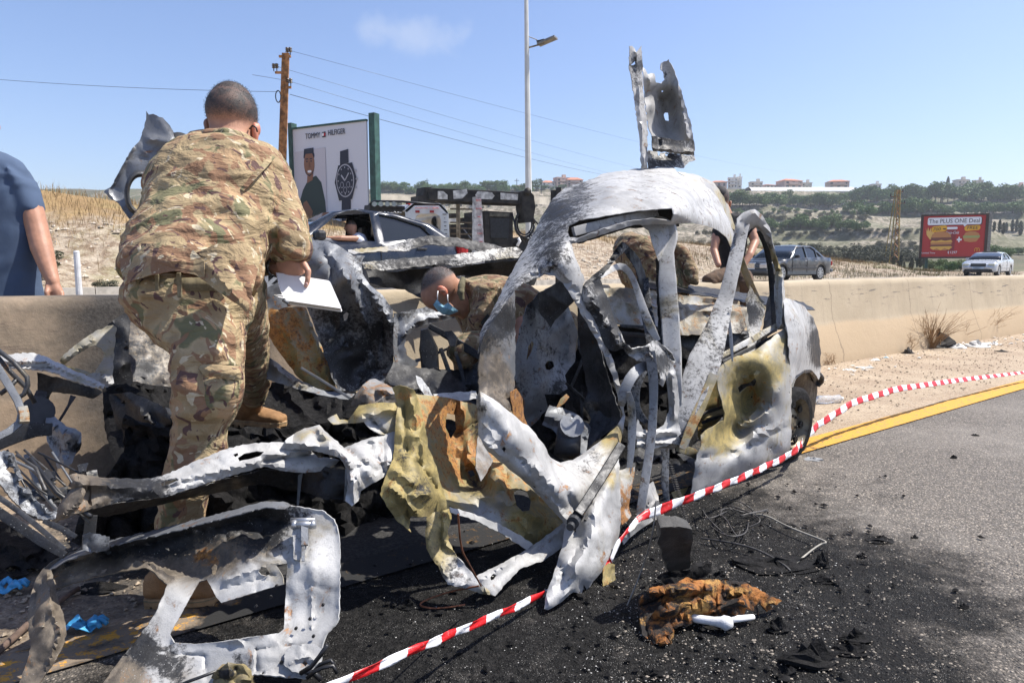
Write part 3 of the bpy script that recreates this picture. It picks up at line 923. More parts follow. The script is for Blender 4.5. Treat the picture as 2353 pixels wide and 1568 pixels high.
house(1258, 436, 30, 20, True, 1, 'white house with a tiled roof on the skyline just right of the lamp post')
house(1289, 434, 30, 24, False, 2, 'pinkish flat roofed apartment block in the ridge town', storeys=3)
house(1318, 434, 36, 25, True, 2, 'brown apartment house with an orange roof, right end of the town behind the wreck', storeys=3)
house(1190, 436, 18, 10, True, 0, 'small house with an orange roof left of the lamp post', storeys=1)
house(1622, 434, 12, 12, True, 0, 'small tiled house at the left end of the ridge town beside the round tree', storeys=1)
house(1650, 432, 34, 16, True, 2, 'wide pink house with orange roofs above the greenhouse', storeys=1)
house(1682, 432, 20, 22, False, 1, 'tall white block between two tiled houses on the ridge', storeys=3)
house(1697, 432, 10, 24, False, 1, 'narrow white tower house on the ridge', storeys=4, bays=1)
house(1735, 434, 26, 14, False, 0, 'low pale flat roofed house above the greenhouse')
house(1765, 434, 30, 10, True, 2, 'low wide tiled building above the middle of the greenhouse', storeys=1)
house(1812, 434, 46, 22, True, 2, 'large pink villa with a pointed roof above the greenhouse')
house(1850, 434, 22, 12, False, 0, 'pale cube shaped house right of the pointed pink villa')
house(1922, 434, 44, 20, True, 2, 'wide house with an orange roof near the right end of the greenhouse')
house(2010, 434, 20, 9, False, 1, 'small white house showing over the dense trees right of the greenhouse', storeys=1)
house(2245, 436, 18, 20, False, 0, 'tall pale house behind the lone conifer', storeys=3)
house(2206, 432, 26, 17, False, 0, 'cream block right of the lone conifer')
house(2340, 438, 26, 10, False, 2, 'flat pink building at the right edge of the ridge', storeys=1)
p0 = P(1716, 442, 350); p1 = P(1952, 444, 350)
M_PLAST = plain('greenhouse_plastic', (.78, .78, .74), .6, 0, .05, .3)
t = thing('greenhouse', (p0 + p1) / 2 - Vector((0, 0, 1.5)), 'long low white greenhouse along the top of the hillside', 'greenhouse')
L = (p1 - p0).length
g = Geo(); nseg = 26
for i in range(nseg):
 x0 = -L / 2 + L * i / nseg; x1 = x0 + L / nseg * .985
 for j in range(8):
  a0 = math.pi * j / 8; a1 = math.pi * (j + 1) / 8
  g.quad((x0, -6 * math.cos(a0), 1.6 + 2.6 * math.sin(a0)), (x1, -6 * math.cos(a0), 1.6 + 2.6 * math.sin(a0)), (x1, -6 * math.cos(a1), 1.6 + 2.6 * math.sin(a1)), (x0, -6 * math.cos(a1), 1.6 + 2.6 * math.sin(a1)))
g.out('roof', M_PLAST, t, local=True)
Geo().box((0, 0, .3), (L, 11.9, 2.5)).out('wall', plain('greenhouse_side', (.38, .33, .25), .9, 0, .2, .3), t, local=True)
Geo().add([P(850, 462, 120), P(1262, 470, 150), P(1262, 452, 150), P(850, 446, 120), P(850, 462, 121) , P(1262, 470, 151), P(1262, 452, 151), P(850, 446, 121)],
   [(0, 1, 2, 3), (7, 6, 5, 4), (3, 2, 6, 7), (0, 4, 5, 1), (0, 3, 7, 4), (1, 5, 6, 2)]).out('retaining_wall', plain('limestone_wall', (.60, .53, .42), .9, 0, .2, .4, .4), None, label='pale retaining wall across the field behind the tow truck', cat='wall')
def blades(name, mat, places, h, w, lean=.5, per=1):
 r = np.random.RandomState(3 + len(name))
 n = len(places)
 a = r.uniform(0, 6.28, n); hh = h * r.uniform(.4, 1.3, n); ln = r.uniform(0, lean, n) * hh; la = r.uniform(0, 6.28, n)
 b = places
 dx = np.stack([np.cos(a) * w, np.sin(a) * w, np.zeros(n)], 1)
 tip = b + np.stack([np.cos(la) * ln, np.sin(la) * ln, hh], 1)
 mid = b + np.stack([np.cos(la) * ln * .35, np.sin(la) * ln * .35, hh * .55], 1)
 v = np.stack([b - dx, b + dx, mid + dx * .7, tip, mid - dx * .7], 1).reshape(-1, 3)
 k = np.arange(n)[:, None] * 5
 f = (k + np.array([[0, 1, 2, 3, 4]])).tolist()
 return mk(name, v, f, mat, kind='stuff', smooth=False)
def land_places(n, s0, s1, q0, q1, dens=None, sd_=1):
 r = np.random.RandomState(sd_)
 s = r.uniform(s0, s1, n); q = r.uniform(q0, q1, n)
 if dens is not None:
  k = r.uniform(0, 1, n) < dens(s, q)
  s, q = s[k], q[k]
 z = terrain_h(s, q)[0]
 return np.stack([s * E[0] + q * NQ[0], s * E[1] + q * NQ[1], z], 1)
M_STRAW = plain('dry_straw', (.36, .25, .115), .9, 0, .25, 2)
M_STRAWD = plain('dark_dry_weeds', (.25, .17, .08), .9, 0, .25, 2)
pl = land_places(60000, -16, 58, 17.6, 30, lambda s, q: np.clip(.06 + .94 * sstep(q, 20.2, 22.2), 0, 1) * (.35 + .65 * (fnoise(s, q, 1.6, 6) > .45)), 1)
blades('dry_grass', M_STRAW, pl, .24, .007)
pl = land_places(2200, -16, 58, 22, 27, lambda s, q: (fnoise(s, q, 2.5, 8) > .5) * 1.0, 2)
blades('tall_dry_weeds', M_STRAWD, pl, .38, .005, .45)
pl = land_places(9000, 24, 60, 17.5, 22, lambda s, q: (fnoise(s, q, 1.5, 9) > .45) * 1.0, 4)
blades('roadside_weeds', plain('green_brown_weeds', (.14, .14, .05), .9, 0, .3, 2), pl, .24, .006)
def rubble(name, mat, places, r0, r1, sd_=1, flat=.6):
 r = np.random.RandomState(sd_)
 base = np.array([(1, 0, 0), (-1, 0, 0), (0, 1, 0), (0, -1, 0), (0, 0, 1), (0, 0, -1)], float)
 F = np.array([(0, 2, 4), (2, 1, 4), (1, 3, 4), (3, 0, 4), (2, 0, 5), (1, 2, 5), (3, 1, 5), (0, 3, 5)])
 n = len(places)
 V = base[None] * r.uniform(.5, 1.2, (n, 6, 1)) * (r0 + (r1 - r0) * r.uniform(0, 1, (n, 1, 1)) ** 3)
 V[:, :, 2] *= flat
 a = r.uniform(0, 6.28, n); ca, sa = np.cos(a), np.sin(a)
 X = V[:, :, 0] * ca[:, None] - V[:, :, 1] * sa[:, None]; Y = V[:, :, 0] * sa[:, None] + V[:, :, 1] * ca[:, None]
 V = np.stack([X, Y, V[:, :, 2]], 2) + places[:, None, :]
 Fa = (np.arange(n)[:, None, None] * 6 + F[None]).reshape(-1, 3)
 return mk(name, V.reshape(-1, 3), Fa.tolist(), mat, kind='stuff', smooth=False)
M_LIME = plain('limestone_rubble', (.50, .43, .34), .9, 0, .25, 3)
rubble('limestone_rubble', M_LIME, land_places(9000, -16, 40, 17.5, 22.3, lambda s, q: .3 + .7 * (fnoise(s, q, 1.1, 5) > .5), 5), .02, .13, 2)
rubble('litter_scraps', plain('white_litter', (.8, .8, .8), .6, 0, .05), land_places(260, -16, 60, 17.4, 21, None, 7), .03, .10, 3, .25)
for i, (px, py, hp) in enumerate([(95, 640, 60), (250, 600, 26), (225, 590, 22), (860, 600, 30)]):
 a, b = ray(px, py); d = 15.5
 p = Vector((a * d, d, ter_z(a * d, d)))
 tree(p, hp / 1568 * d, hp * 1.3 / 1568 * d, CR_GREY, 'bank_shrub', ['yellow green shrub on the bank behind the man in the blue shirt', 'small green weed clump on the rubble bank left of the soldier', 'tiny weed clump beside the larger one on the rubble bank', 'shrub on the bank left of the tow truck'][i], 'shrub', trunk=False)
p = PZ(183, 688, .45)
t = thing('marker_post', p, 'short pale concrete post at the edge of the far carriageway on the left', 'post')
g = Geo().tube([(0, 0, 0), (0, 0, .86)], [.055, .05], 12)
g.out('shaft', plain('pale_post_concrete', (.60, .60, .60), .8, 0, .1, 6), t, local=True)
Geo().disc((0, 0, .875), (0, 0, 1), .054, .03, 12, .035).out('cap', plain('post_cap', (.5, .5, .5), .8, 0, .1, 6), t, local=True)
M_POLE = plain('galvanised_pole', (.60, .60, .56), .55, .2, .08, 2)
def px_m(px, d): return px / 1568 * d
d = 25.0
b0 = P(1217, 470, d); zt = P(1208, -60, d)
t = thing('street_lamp', (b0.x, d, ter_z(b0.x, d)), 'tall pale octagonal street lamp pole with a short solar lamp arm', 'street lamp')
zb = t.location.z
top = Vector((zt.x - b0.x, 0, zt.z - zb));
Geo().tube([Vector((0, 0, -.3)), top], [.14, .062], 8).out('pole', M_POLE, t, local=True)
Geo().box((0, 0, .02), (.5, .5, .06)).out('base_plate', M_POLE, t, local=True)
A = P(1213, 110, d) - Vector(t.location); B = P(1250, 100, d - .1) - Vector(t.location)
g = Geo().tube([A, B], .03, 8)
g.tube([P(1213, 84, d) - Vector(t.location), P(1234, 92, d) - Vector(t.location)], .014, 6)
g.tube([P(1237, 93, d) - Vector(t.location), P(1236, 103, d) - Vector(t.location)], .03, 6)
g.out('arm', plain('lamp_arm_steel', (.22, .20, .17), .5, .5, .2), t, local=True)
C0 = P(1237, 103, d) - Vector(t.location); C1 = P(1277, 86, d - .3) - Vector(t.location)
ax = (C1 - C0).normalized()
g = Geo().bar(C0, C1, .30, .07, up=(0, 0, 1)); g.out('lamp_head', plain('lamp_head_grey', (.22, .21, .19), .4, .4, .2), t, local=True)
g = Geo().bar(C0.lerp(C1, -.05) + Vector((0, 0, .10)), C0.lerp(C1, .4) + Vector((0, 0, .05)), .26, .03); g.out('solar_panel', M_BLACK, t, local=True)
M_RUST = plain('rusty_pole_steel', (.42, .20, .075), .85, .1, .35, 5, .4)
M_CER = plain('brown_insulator', (.045, .03, .025), .3, 0, .2)
d = 27.0
tp = P(656, 122, d); bt = P(643, 470, d)
t = thing('utility_pole', (bt.x, d, bt.z - .8), 'leaning rusty orange steel utility pole with brown insulators', 'utility pole')
o_ = Vector(t.location)
g = Geo(); a = bt - o_ - Vector((0, 0, .5)); b = tp - o_
ux = Vector((1, 0, 0))
g.bar(a - ux * .085, b - ux * .06, .03, .16); g.bar(a + ux * .085, b + ux * .06, .07, .16)
for k in range(26):
 f0 = k / 26; c = a.lerp(b, f0)
 g.bar(c - ux * .08 + Vector((0, -.05, 0)), a.lerp(b, f0 + .035) + ux * .08 + Vector((0, -.05, 0)), .015)
g.out('shaft', M_RUST, t, local=True)
for (y, xa, xb, ix) in ((130, 641, 668, 663), (167, 632, 660, 632), (201, 645, 669, 664)):
 A = P(xa, y, d) - o_; B = P(xb, y, d) - o_
 Geo().bar(A, B, .08).out('crossarm', M_RUST, t, local=True)
 g = Geo()
 for dx in (-3, 4):
  c = P(ix + dx, y - 3, d) - o_
  g.tube([c, c + Vector((0, 0, .14))], .02, 6)
  for k in range(3): g.disc(c + Vector((0, 0, .14 + k * .06)), (0, 0, 1), .075, .035, 10, .05)
 g.out('insulator', M_CER, t, local=True)
g = Geo(); c = P(639, 222, d) - o_
g.tube([c + Vector((.10 * math.cos(k * .45), 0, .22 * math.sin(k * .45))) for k in range(15)], .022, 6)
g.out('cable_coil', M_BLACK, t, local=True)
def wire(name, pts, r, label, sag=0.0):
 a, b = pts
 q = [a.lerp(b, i / 24) - Vector((0, 0, sag * 4 * (i / 24) * (1 - i / 24))) for i in range(25)]
 Geo().tube(q, r, 5).out(name, M_BLACK, None, True, label=label, cat='cable', group='overhead cables of the rusty pole')
wire('overhead_cable', (P(-40, 180, 30), P(638, 211, d)), .008, 'dark overhead cable running left from the rusty pole out of the picture', .1)
wire('overhead_cable', (P(666, 217, d), P(1480, 415, 110)), .011, 'lowest and darkest overhead cable running right from the rusty pole to the hillside', .5)
wire('overhead_cable', (P(664, 116, d), P(1900, 400, 200)), .006, 'topmost faint overhead cable running right from the rusty pole', 1.5)
wire('overhead_cable', (P(633, 152, d), P(1700, 420, 200)), .006, 'second faint overhead cable running right from the middle insulator', 1.5)
wire('overhead_cable', (P(665, 187, d), P(1600, 430, 160)), .006, 'third faint overhead cable running right from the lower insulator', 1.0)
wire('overhead_cable', (P(580, 172, 24), P(664, 186, d)), .007, 'short thin cable left of the lowest insulator')
d = 92.0
tp = P(2062, 436, d); bt = P(2047, 606, d)
t = thing('lattice_pylon', (bt.x, d, bt.z - .5), 'rusty yellow steel lattice pylon left of the red billboard', 'pylon')
o_ = Vector(t.location)
g = Geo()
def corner(f, i, j):
 c = (bt - o_).lerp(tp - o_, f); w = .62 * (1 - f) + .2 * f
 return c + Vector((i * w, j * w, 0))
for i in (-1, 1):
 for j in (-1, 1): g.bar(corner(-.05, i, j), corner(1, i, j), .11)
g.out('leg_frame', plain('yellow_rust_steel', (.42, .29, .08), .8, .2, .25, 2), t, local=True)
g = Geo()
for k in range(14):
 for i, j, i2, j2 in ((-1, -1, 1, -1), (1, -1, 1, 1)):
  a_, b_ = ((i, j), (i2, j2)) if k % 2 else ((i2, j2), (i, j))
  g.bar(corner(k / 14, *a_), corner((k + 1) / 14, *b_), .07)
g.out('lattice', M_RUST, t, local=True, kind='stuff')
for (y, x0_, x1_) in ((452, 2046, 2062), (467, 2060, 2078), (441, 2060, 2074)):
 A = P(x0_, y, d) - o_; B = P(x1_, y, d) - o_
 Geo().bar(A, B, .09).out('crossarm', M_RUST, t, local=True)
 e_ = A if abs(x0_ - 2060) > 5 else B
 Geo().tube([e_, e_ + Vector((0, 0, .4))], .09, 6).out('insulator', M_CER, t, local=True)
for px in (1187, 1243, 981):
 p = P(px, 436, 330)
 Geo().tube([p - Vector((0, 0, 2)), p + Vector((0, 0, 5.2))], [.22, .14], 6).box(p + Vector((0, 0, 4.3)), (2.2, .2, .2)).out('distant_mast', M_BLACK, None, label={1187: 'thin dark mast with a crossbar just left of the lamp post', 1243: 'thin mast behind the white house right of the lamp post', 981: 'thin mast over the trees left of the crane boom'}[px], cat='mast')
def flat_text(txt, mat, parent, fr, u, v, size, name='lettering', sx=1.0, shear=0.0, ex=0.004, align='CENTER'):
 cu = bpy.data.curves.new(name, 'FONT')
 cu.body = txt; cu.size = size; cu.align_x = align; cu.align_y = 'CENTER'; cu.extrude = ex; cu.shear = shear
 cu.resolution_u = 3
 o = bpy.data.objects.new(name, cu); COL.objects.link(o)
 cu.materials.append(mat)
 o.parent = parent
 X = (fr(1, 0, 0) - fr(0, 0, 0)); Y = (fr(0, 1, 0) - fr(0, 0, 0)); Z = X.cross(Y).normalized()
 X = X.normalized() * sx; Y.normalize()
 c = fr(u, v, .012)
 m = Matrix(((X.x, Y.x, Z.x, c.x), (X.y, Y.y, Z.y, c.y), (X.z, Y.z, Z.z, c.z), (0, 0, 0, 1)))
 bpy.context.view_layer.update()
 me = bpy.data.meshes.new_from_object(o.evaluated_get(bpy.context.evaluated_depsgraph_get()))
 nm_ = o.name
 bpy.data.objects.remove(o)
 o = bpy.data.objects.new(nm_, me); COL.objects.link(o); o.parent = parent
 if not me.materials: me.materials.append(mat)
 o.matrix_local = m
 return o
def ell(cu, cv, ru, rv, n=20, a0=0, a1=6.2832):
 return [(cu + ru * math.cos(a0 + (a1 - a0) * i / n), cv + rv * math.sin(a0 + (a1 - a0) * i / n)) for i in range(n)]
def printc(name, col, r=.5): return NT(name).end(col, r)
def make_frame(BL, BR, up):
 """(u along, v up, w out towards the road) in metres, relative to the thing at BL"""
 X = (BR - BL).normalized(); Y = Vector((0, 0, 1)); Z = X.cross(Y).normalized()
 return lambda u, v, w=0: X * u + Y * v + Z * w
TL = P(671, 298, 27.3); TR = P(840, 280, 25.7)
BL = Vector((TL.x, TL.y, 2.75)); BR = Vector((TR.x, TR.y, 2.75))
Ht = TL.z - 2.75; Wd = (Vector((TR.x, TR.y, 0)) - Vector((TL.x, TL.y, 0))).length
t = thing('watch_billboard', BL, 'tall white watch advertisement on green posts behind the dark car', 'billboard')
fr = make_frame(BL, BR, 0)
M_GREEN = plain('green_painted_post', (.035, .095, .075), .5, .1, .25, 4)
Geo().box(fr(Wd / 2, Ht / 2, -.06), (Wd, .08, Ht), rz=math.atan2((BR - BL).y, (BR - BL).x)).out('board', printc('billboard_white_print', (.62, .63, .68)), t, local=True)
g = Geo()
g.prism([(-.05, Ht), (Wd + .02, Ht), (Wd + .02, Ht + .07), (-.05, Ht + .07)], -.1, .02, fr)
g.prism([(-.06, 0), (0, 0), (0, Ht), (-.06, Ht)], -.1, .02, fr)
g.out('frame', M_GREEN, t, local=True)
for u0, w_ in ((-.26, .18), (Wd + .10, .26)):
 Geo().prism([(u0, -3.4), (u0 + w_, -3.4), (u0 + w_, Ht + .28), (u0, Ht + .28)], -.34, -.04, fr).out('post', M_GREEN, t, local=True)
NV = printc('navy_print', (.012, .014, .03)); SKP = printc('brown_print', (.24, .105, .055)); GRP = printc('green_jumper_print', (.016, .035, .030))
GY = printc('grey_print', (.54, .52, .56))
def pr(poly, mat, w, nm='printed_shape'): Geo().prism(poly, w, w + .004, fr).out(nm, mat, t, local=True)
U = Wd / 169.0; V_ = Ht / 187.0     # picture units of the poster: (x-671), (483-y)
uv = lambda pts: [((x) * U, (y) * V_) for x, y in pts]
pr(uv([(4, 2), (77, 2), (77, 146), (4, 142)]), GY, .0)
pr(uv([(10, 3), (76, 3), (74, 40), (66, 78), (54, 92), (36, 86), (22, 66), (12, 40)]), GRP, .005)
pr(uv([(32, 78), (46, 84), (48, 98), (34, 96)]), SKP, .010)
pr(uv(ell(39, 116, 12.5, 25, 20)), SKP, .014)
pr(uv(ell(39, 132, 13, 11, 16)), NV, .012); pr(uv([(26, 128), (28, 146), (50, 147), (51, 128), (48, 136), (30, 136)]), NV, .018)
pr(uv(ell(39.5, 101, 5, 2.6, 10)), printc('white_print', (.8, .8, .8)), .020, 'printed_smile')
pr(uv([(28, 106), (30, 98), (39, 91), (48, 98), (50, 106), (44, 96), (39, 94.5), (33, 97)]), NV, .018, 'printed_beard'); pr(uv([(38, 120), (40.5, 120), (42, 109), (37.5, 108)]), printc('nose_print', (.17, .07, .035)), .018, 'printed_nose')
for e in (34, 44): pr(uv([(e - 3.5, 124.5), (e + 3, 125), (e + 3, 127), (e - 3, 126.5)]), NV, .020, 'printed_brow')
for e in (34, 44): pr(uv(ell(e, 121, 1.9, 1.5, 8)), NV, .020, 'printed_eye')
pr(uv([(24, 10), (40, 4), (44, 22), (30, 44), (22, 40), (20, 24)]), SKP, .012, 'printed_hand')
pr(uv([(110, 0), (131, 0), (132, 42), (112, 42)]), NV, .004); pr(uv([(110, 108), (129, 112), (129, 138), (111, 135)]), NV, .004)
pr(uv([(106, 40), (135, 42), (147, 80), (137, 112), (106, 108), (97, 76)]), NV, .008, 'printed_watch_case')
SIL = printc('silver_print', (.40, .40, .44))
pr(uv(ell(121, 78, 20, 32, 28)), SIL, .012, 'printed_bezel'); pr(uv(ell(121, 78, 18.3, 29.6, 28)), NV, .016, 'printed_dial')
for k in range(12):
 a = k * math.pi / 6
 pr(uv(ell(121 + 15.5 * math.cos(a), 78 + 25.5 * math.sin(a), 1.0, 1.9, 6)), SIL, .020, 'printed_hour_mark')
for (x, y) in ((114, 70), (128, 70), (121, 60)): pr(uv(ell(x, y, 4, 6, 12)), SIL, .020, 'printed_subdial'); pr(uv(ell(x, y, 3.2, 5, 12)), NV, .024, 'printed_subdial')
pr(uv([(120, 78), (122, 78), (131, 92), (129, 93)]), SIL, .028, 'printed_watch_hand'); pr(uv([(120, 77), (122, 79), (114, 90), (112, 88)]), SIL, .028, 'printed_watch_hand')
for y in (64, 80, 96): pr(uv(ell(147 - abs(y - 80) * .15, y, 2.2, 2.6, 8)), SIL, .012, 'printed_pusher')
flat_text('TOMMY', NV, t, fr, 49 * U, 170 * V_, 15 * V_, 'brand_lettering', .72)
flat_text('HILFIGER', NV, t, fr, 104 * U, 172 * V_, 15 * V_, 'brand_lettering', .72)
pr(uv([(71, 165), (79, 165.5), (79, 176), (71, 175)]), NV, .004, 'printed_flag'); pr(uv([(75, 167.5), (79, 168), (79, 173.4), (75, 173)]), printc('red_print', (.45, .01, .02)), .009, 'printed_flag'); pr(uv([(71, 167.5), (75, 168), (75, 173.4), (71, 173)]), printc('white_flag_print', (.8, .8, .8)), .009, 'printed_flag')
D2 = 66.0
TLb = P(2122, 497, D2); TRb = P(2266, 490, D2 - 2.0)
zb2 = P(2122, 590, D2).z
BL = Vector((TLb.x, TLb.y, zb2)); BR = Vector((TRb.x, TRb.y, zb2))
Ht = TLb.z - zb2; Wd = (BR - BL).length
t = thing('burger_billboard', BL, 'red fast food advertisement board above the silver car', 'billboard')
fr = make_frame(BL, BR, 0)
Geo().box(fr(Wd / 2, Ht / 2, -.12), (Wd, .2, Ht), rz=math.atan2((BR - BL).y, (BR - BL).x)).out('board', printc('red_poster_print', (.42, .022, .018)), t, local=True)
g = Geo()
for pl_ in ([(-.2, -.15), (0, -.15), (0, Ht + .15), (-.2, Ht + .15)], [(Wd, -.15), (Wd + .22, -.15), (Wd + .22, Ht + .15), (Wd, Ht + .15)], [(0, Ht), (Wd, Ht), (Wd, Ht + .15), (0, Ht + .15)], [(0, -.15), (Wd, -.15), (Wd, 0), (0, 0)]):
 g.prism(pl_, -.2, .06, fr)
g.out('frame', plain('dark_brown_frame', (.06, .035, .025), .7, .1, .2, 2), t, local=True)
Geo().prism([(Wd + .24, -4), (Wd + .5, -4), (Wd + .5, Ht + .3), (Wd + .24, Ht + .3)], -.4, -.1, fr).out('post', plain('grey_post', (.30, .30, .27), .6, .3, .2), t, local=True)
Geo().prism([(.4, -4), (.62, -4), (.62, -.1), (.4, -.1)], -.6, -.35, fr).out('post', M_GREEN, t, local=True)
U = Wd / 1070.0; V_ = Ht / 770.0      # poster units 1070 x 770 from the close look, origin at the foot
WH = printc('white_poster_print', (.78, .80, .84)); BK = printc('black_poster_print', (.01, .01, .015)); YE = printc('yellow_poster_print', (.75, .40, .02)); BUN = printc('bun_print', (.50, .22, .07)); PAT = printc('patty_print', (.17, .05, .03)); CHE = printc('cheese_print', (.72, .42, .08)); LET = printc('lettuce_print', (.32, .36, .12)); FRY = printc('fries_print', (.72, .45, .12)); CUP = printc('cup_print', (.24, .015, .02))
def rr(x0, y0, x1, y1, r, dy=0.0):
 p = []
 for (cx, cy, a0) in ((x1 - r, y1 - r, 0), (x0 + r, y1 - r, 90), (x0 + r, y0 + r, 180), (x1 - r, y0 + r, 270)):
  for k in range(5):
   a = rad(a0 + k * 22.5); p.append((cx + r * math.cos(a), cy + r * math.sin(a) + dy * (cx - x0) / (x1 - x0)))
 return p
pr(uv(rr(90, 590, 1010, 730, 28)), BK, .0, 'printed_shadow'); pr(uv(rr(75, 600, 995, 738, 28)), WH, .01, 'printed_speech_bubble')
pr(uv([(690, 602), (760, 602), (715, 560)]), WH, .01, 'printed_bubble_tail')
flat_text('The PLUS ONE Deal', BK, t, fr, 535 * U, 668 * V_, 112 * V_, 'headline_lettering', .86, ex=.01)
pr(uv([(40, 560), (60, 500), (70, 420), (130, 330), (200, 340), (210, 420), (190, 540), (150, 470), (140, 560), (110, 480), (90, 565), (75, 480)]), FRY, .0, 'printed_fries')
pr(uv([(395, 520), (590, 520), (560, 110), (425, 110)]), CUP, .0, 'printed_cup'); pr(uv(rr(390, 515, 600, 560, 18)), WH, .006, 'printed_lid')
flat_text('Coca-Cola', WH, t, fr, 505 * U, 452 * V_, 72 * V_, 'cup_lettering', .72, .45, ex=.008)
pr(uv(rr(150, 460, 420, 570, 45, 25)), YE, .02, 'printed_price_tag'); flat_text('700', BK, t, fr, 240 * U, 520 * V_, 85 * V_, 'price_lettering', 1.0, .15, ex=.02);
pr(uv(rr(350, 515, 400, 535, 4)), BK, .03, 'printed_small_print')
pr(uv([(150, 360), (170, 425), (240, 470), (330, 478), (420, 465), (490, 420), (500, 365)]), BUN, .024, 'printed_bun')
pr(uv([(155, 300), (510, 310), (515, 368), (150, 362)]), PAT, .028, 'printed_patty'); pr(uv([(140, 270), (530, 280), (500, 318), (400, 300), (330, 318), (240, 296), (170, 310)]), CHE, .034, 'printed_cheese')
pr(uv([(150, 225), (510, 230), (515, 282), (150, 275)]), BUN, .026, 'printed_bun'); pr(uv([(150, 180), (515, 185), (515, 235), (150, 228)]), PAT, .030, 'printed_patty')
pr(uv([(140, 170), (200, 130), (260, 165), (330, 120), (400, 165), (470, 130), (530, 180), (500, 200), (160, 195)]), CHE, .036, 'printed_cheese'); pr(uv([(170, 160), (240, 125), (420, 122), (500, 165)]), BUN, .028, 'printed_bun')
pr(uv([(600, 305), (625, 305), (625, 270), (650, 270), (650, 305), (685, 305), (685, 335), (650, 335), (650, 372), (625, 372), (625, 335), (600, 335)]), WH, .01, 'printed_plus')
pr(uv(rr(715, 475, 985, 570, 45, 20)), YE, .02, 'printed_free_tag'); flat_text('FREE', BK, t, fr, 850 * U, 535 * V_, 82 * V_, 'tag_lettering', 1.05, .15, ex=.02)
pr(uv([(710, 390), (740, 450), (820, 470), (910, 465), (970, 430), (985, 385)]), BUN, .012, 'printed_small_bun'); pr(uv([(705, 350), (980, 350), (990, 392), (700, 392)]), LET, .016, 'printed_salad'); pr(uv([(705, 352), (730, 290), (830, 270), (930, 280), (980, 352)]), BUN, .012, 'printed_small_bun')
flat_text('Limited Time', WH, t, fr, 120 * U, 75 * V_, 42 * V_, 'footer_lettering', 1.0, ex=.008)
flat_text('1297', WH, t, fr, 555 * U, 80 * V_, 68 * V_, 'phone_lettering', .9, ex=.008)
pr(uv([(468, 60), (482, 52), (476, 70), (472, 90), (480, 104), (466, 108), (458, 84)]), WH, .01, 'printed_phone')
g = Geo()
for cx in (935, 975):
 pts = [(cx - 19, 95)] + [(cx + 19 * math.cos(a), 130 + 32 * math.sin(a)) for a in [math.pi * (1 - k / 8) for k in range(9)]] + [(cx + 19, 95)]
 for i in range(len(pts) - 1):
  a_, b_ = pts[i], pts[i + 1]
  g.bar(fr(a_[0] * U, a_[1] * V_, .02), fr(b_[0] * U, b_[1] * V_, .02), 9 * U, .01, up=(0, 1, 0))
g.out('printed_arches', YE, t, local=True)
pts = [P(2056, 622, 57), P(2085, 628, 57), P(2140, 624, 58), P(2200, 630, 59)]
t = thing('fallen_guard_rail', (pts[1].x, pts[1].y, pts[1].z - .2), 'buckled grey guard rail lying on the verge left of the silver car', 'guard rail')
for dz in (0, -.22):
 g = Geo()
 for a, b in zip(pts[:-1], pts[1:]): g.bar(a - Vector(t.location) + Vector((0, 0, dz)), b - Vector(t.location) + Vector((0, 0, dz)), .06, .16)
 g.out('rail', plain('galvanised_rail', (.45, .45, .43), .5, .4, .2, 2), t, local=True)
g = Geo().box((300, 480, 28.5), (2300, 1640, 61.5)); hz_ = g.out('haze', NT('x').m, None, kind='stuff')
hm = bpy.data.materials.new('haze_air'); hm.use_nodes = True; hm.node_tree.nodes.clear()
ho = hm.node_tree.nodes.new('ShaderNodeOutputMaterial'); hv = hm.node_tree.nodes.new('ShaderNodeVolumePrincipled')
hv.inputs['Color'].default_value = (.86, .92, 1, 1); hv.inputs['Density'].default_value = .0004; hv.inputs['Anisotropy'].default_value = .2
hm.node_tree.links.new(hv.outputs[0], ho.inputs['Volume'])
hz_.data.materials.clear(); hz_.data.materials.append(hm)
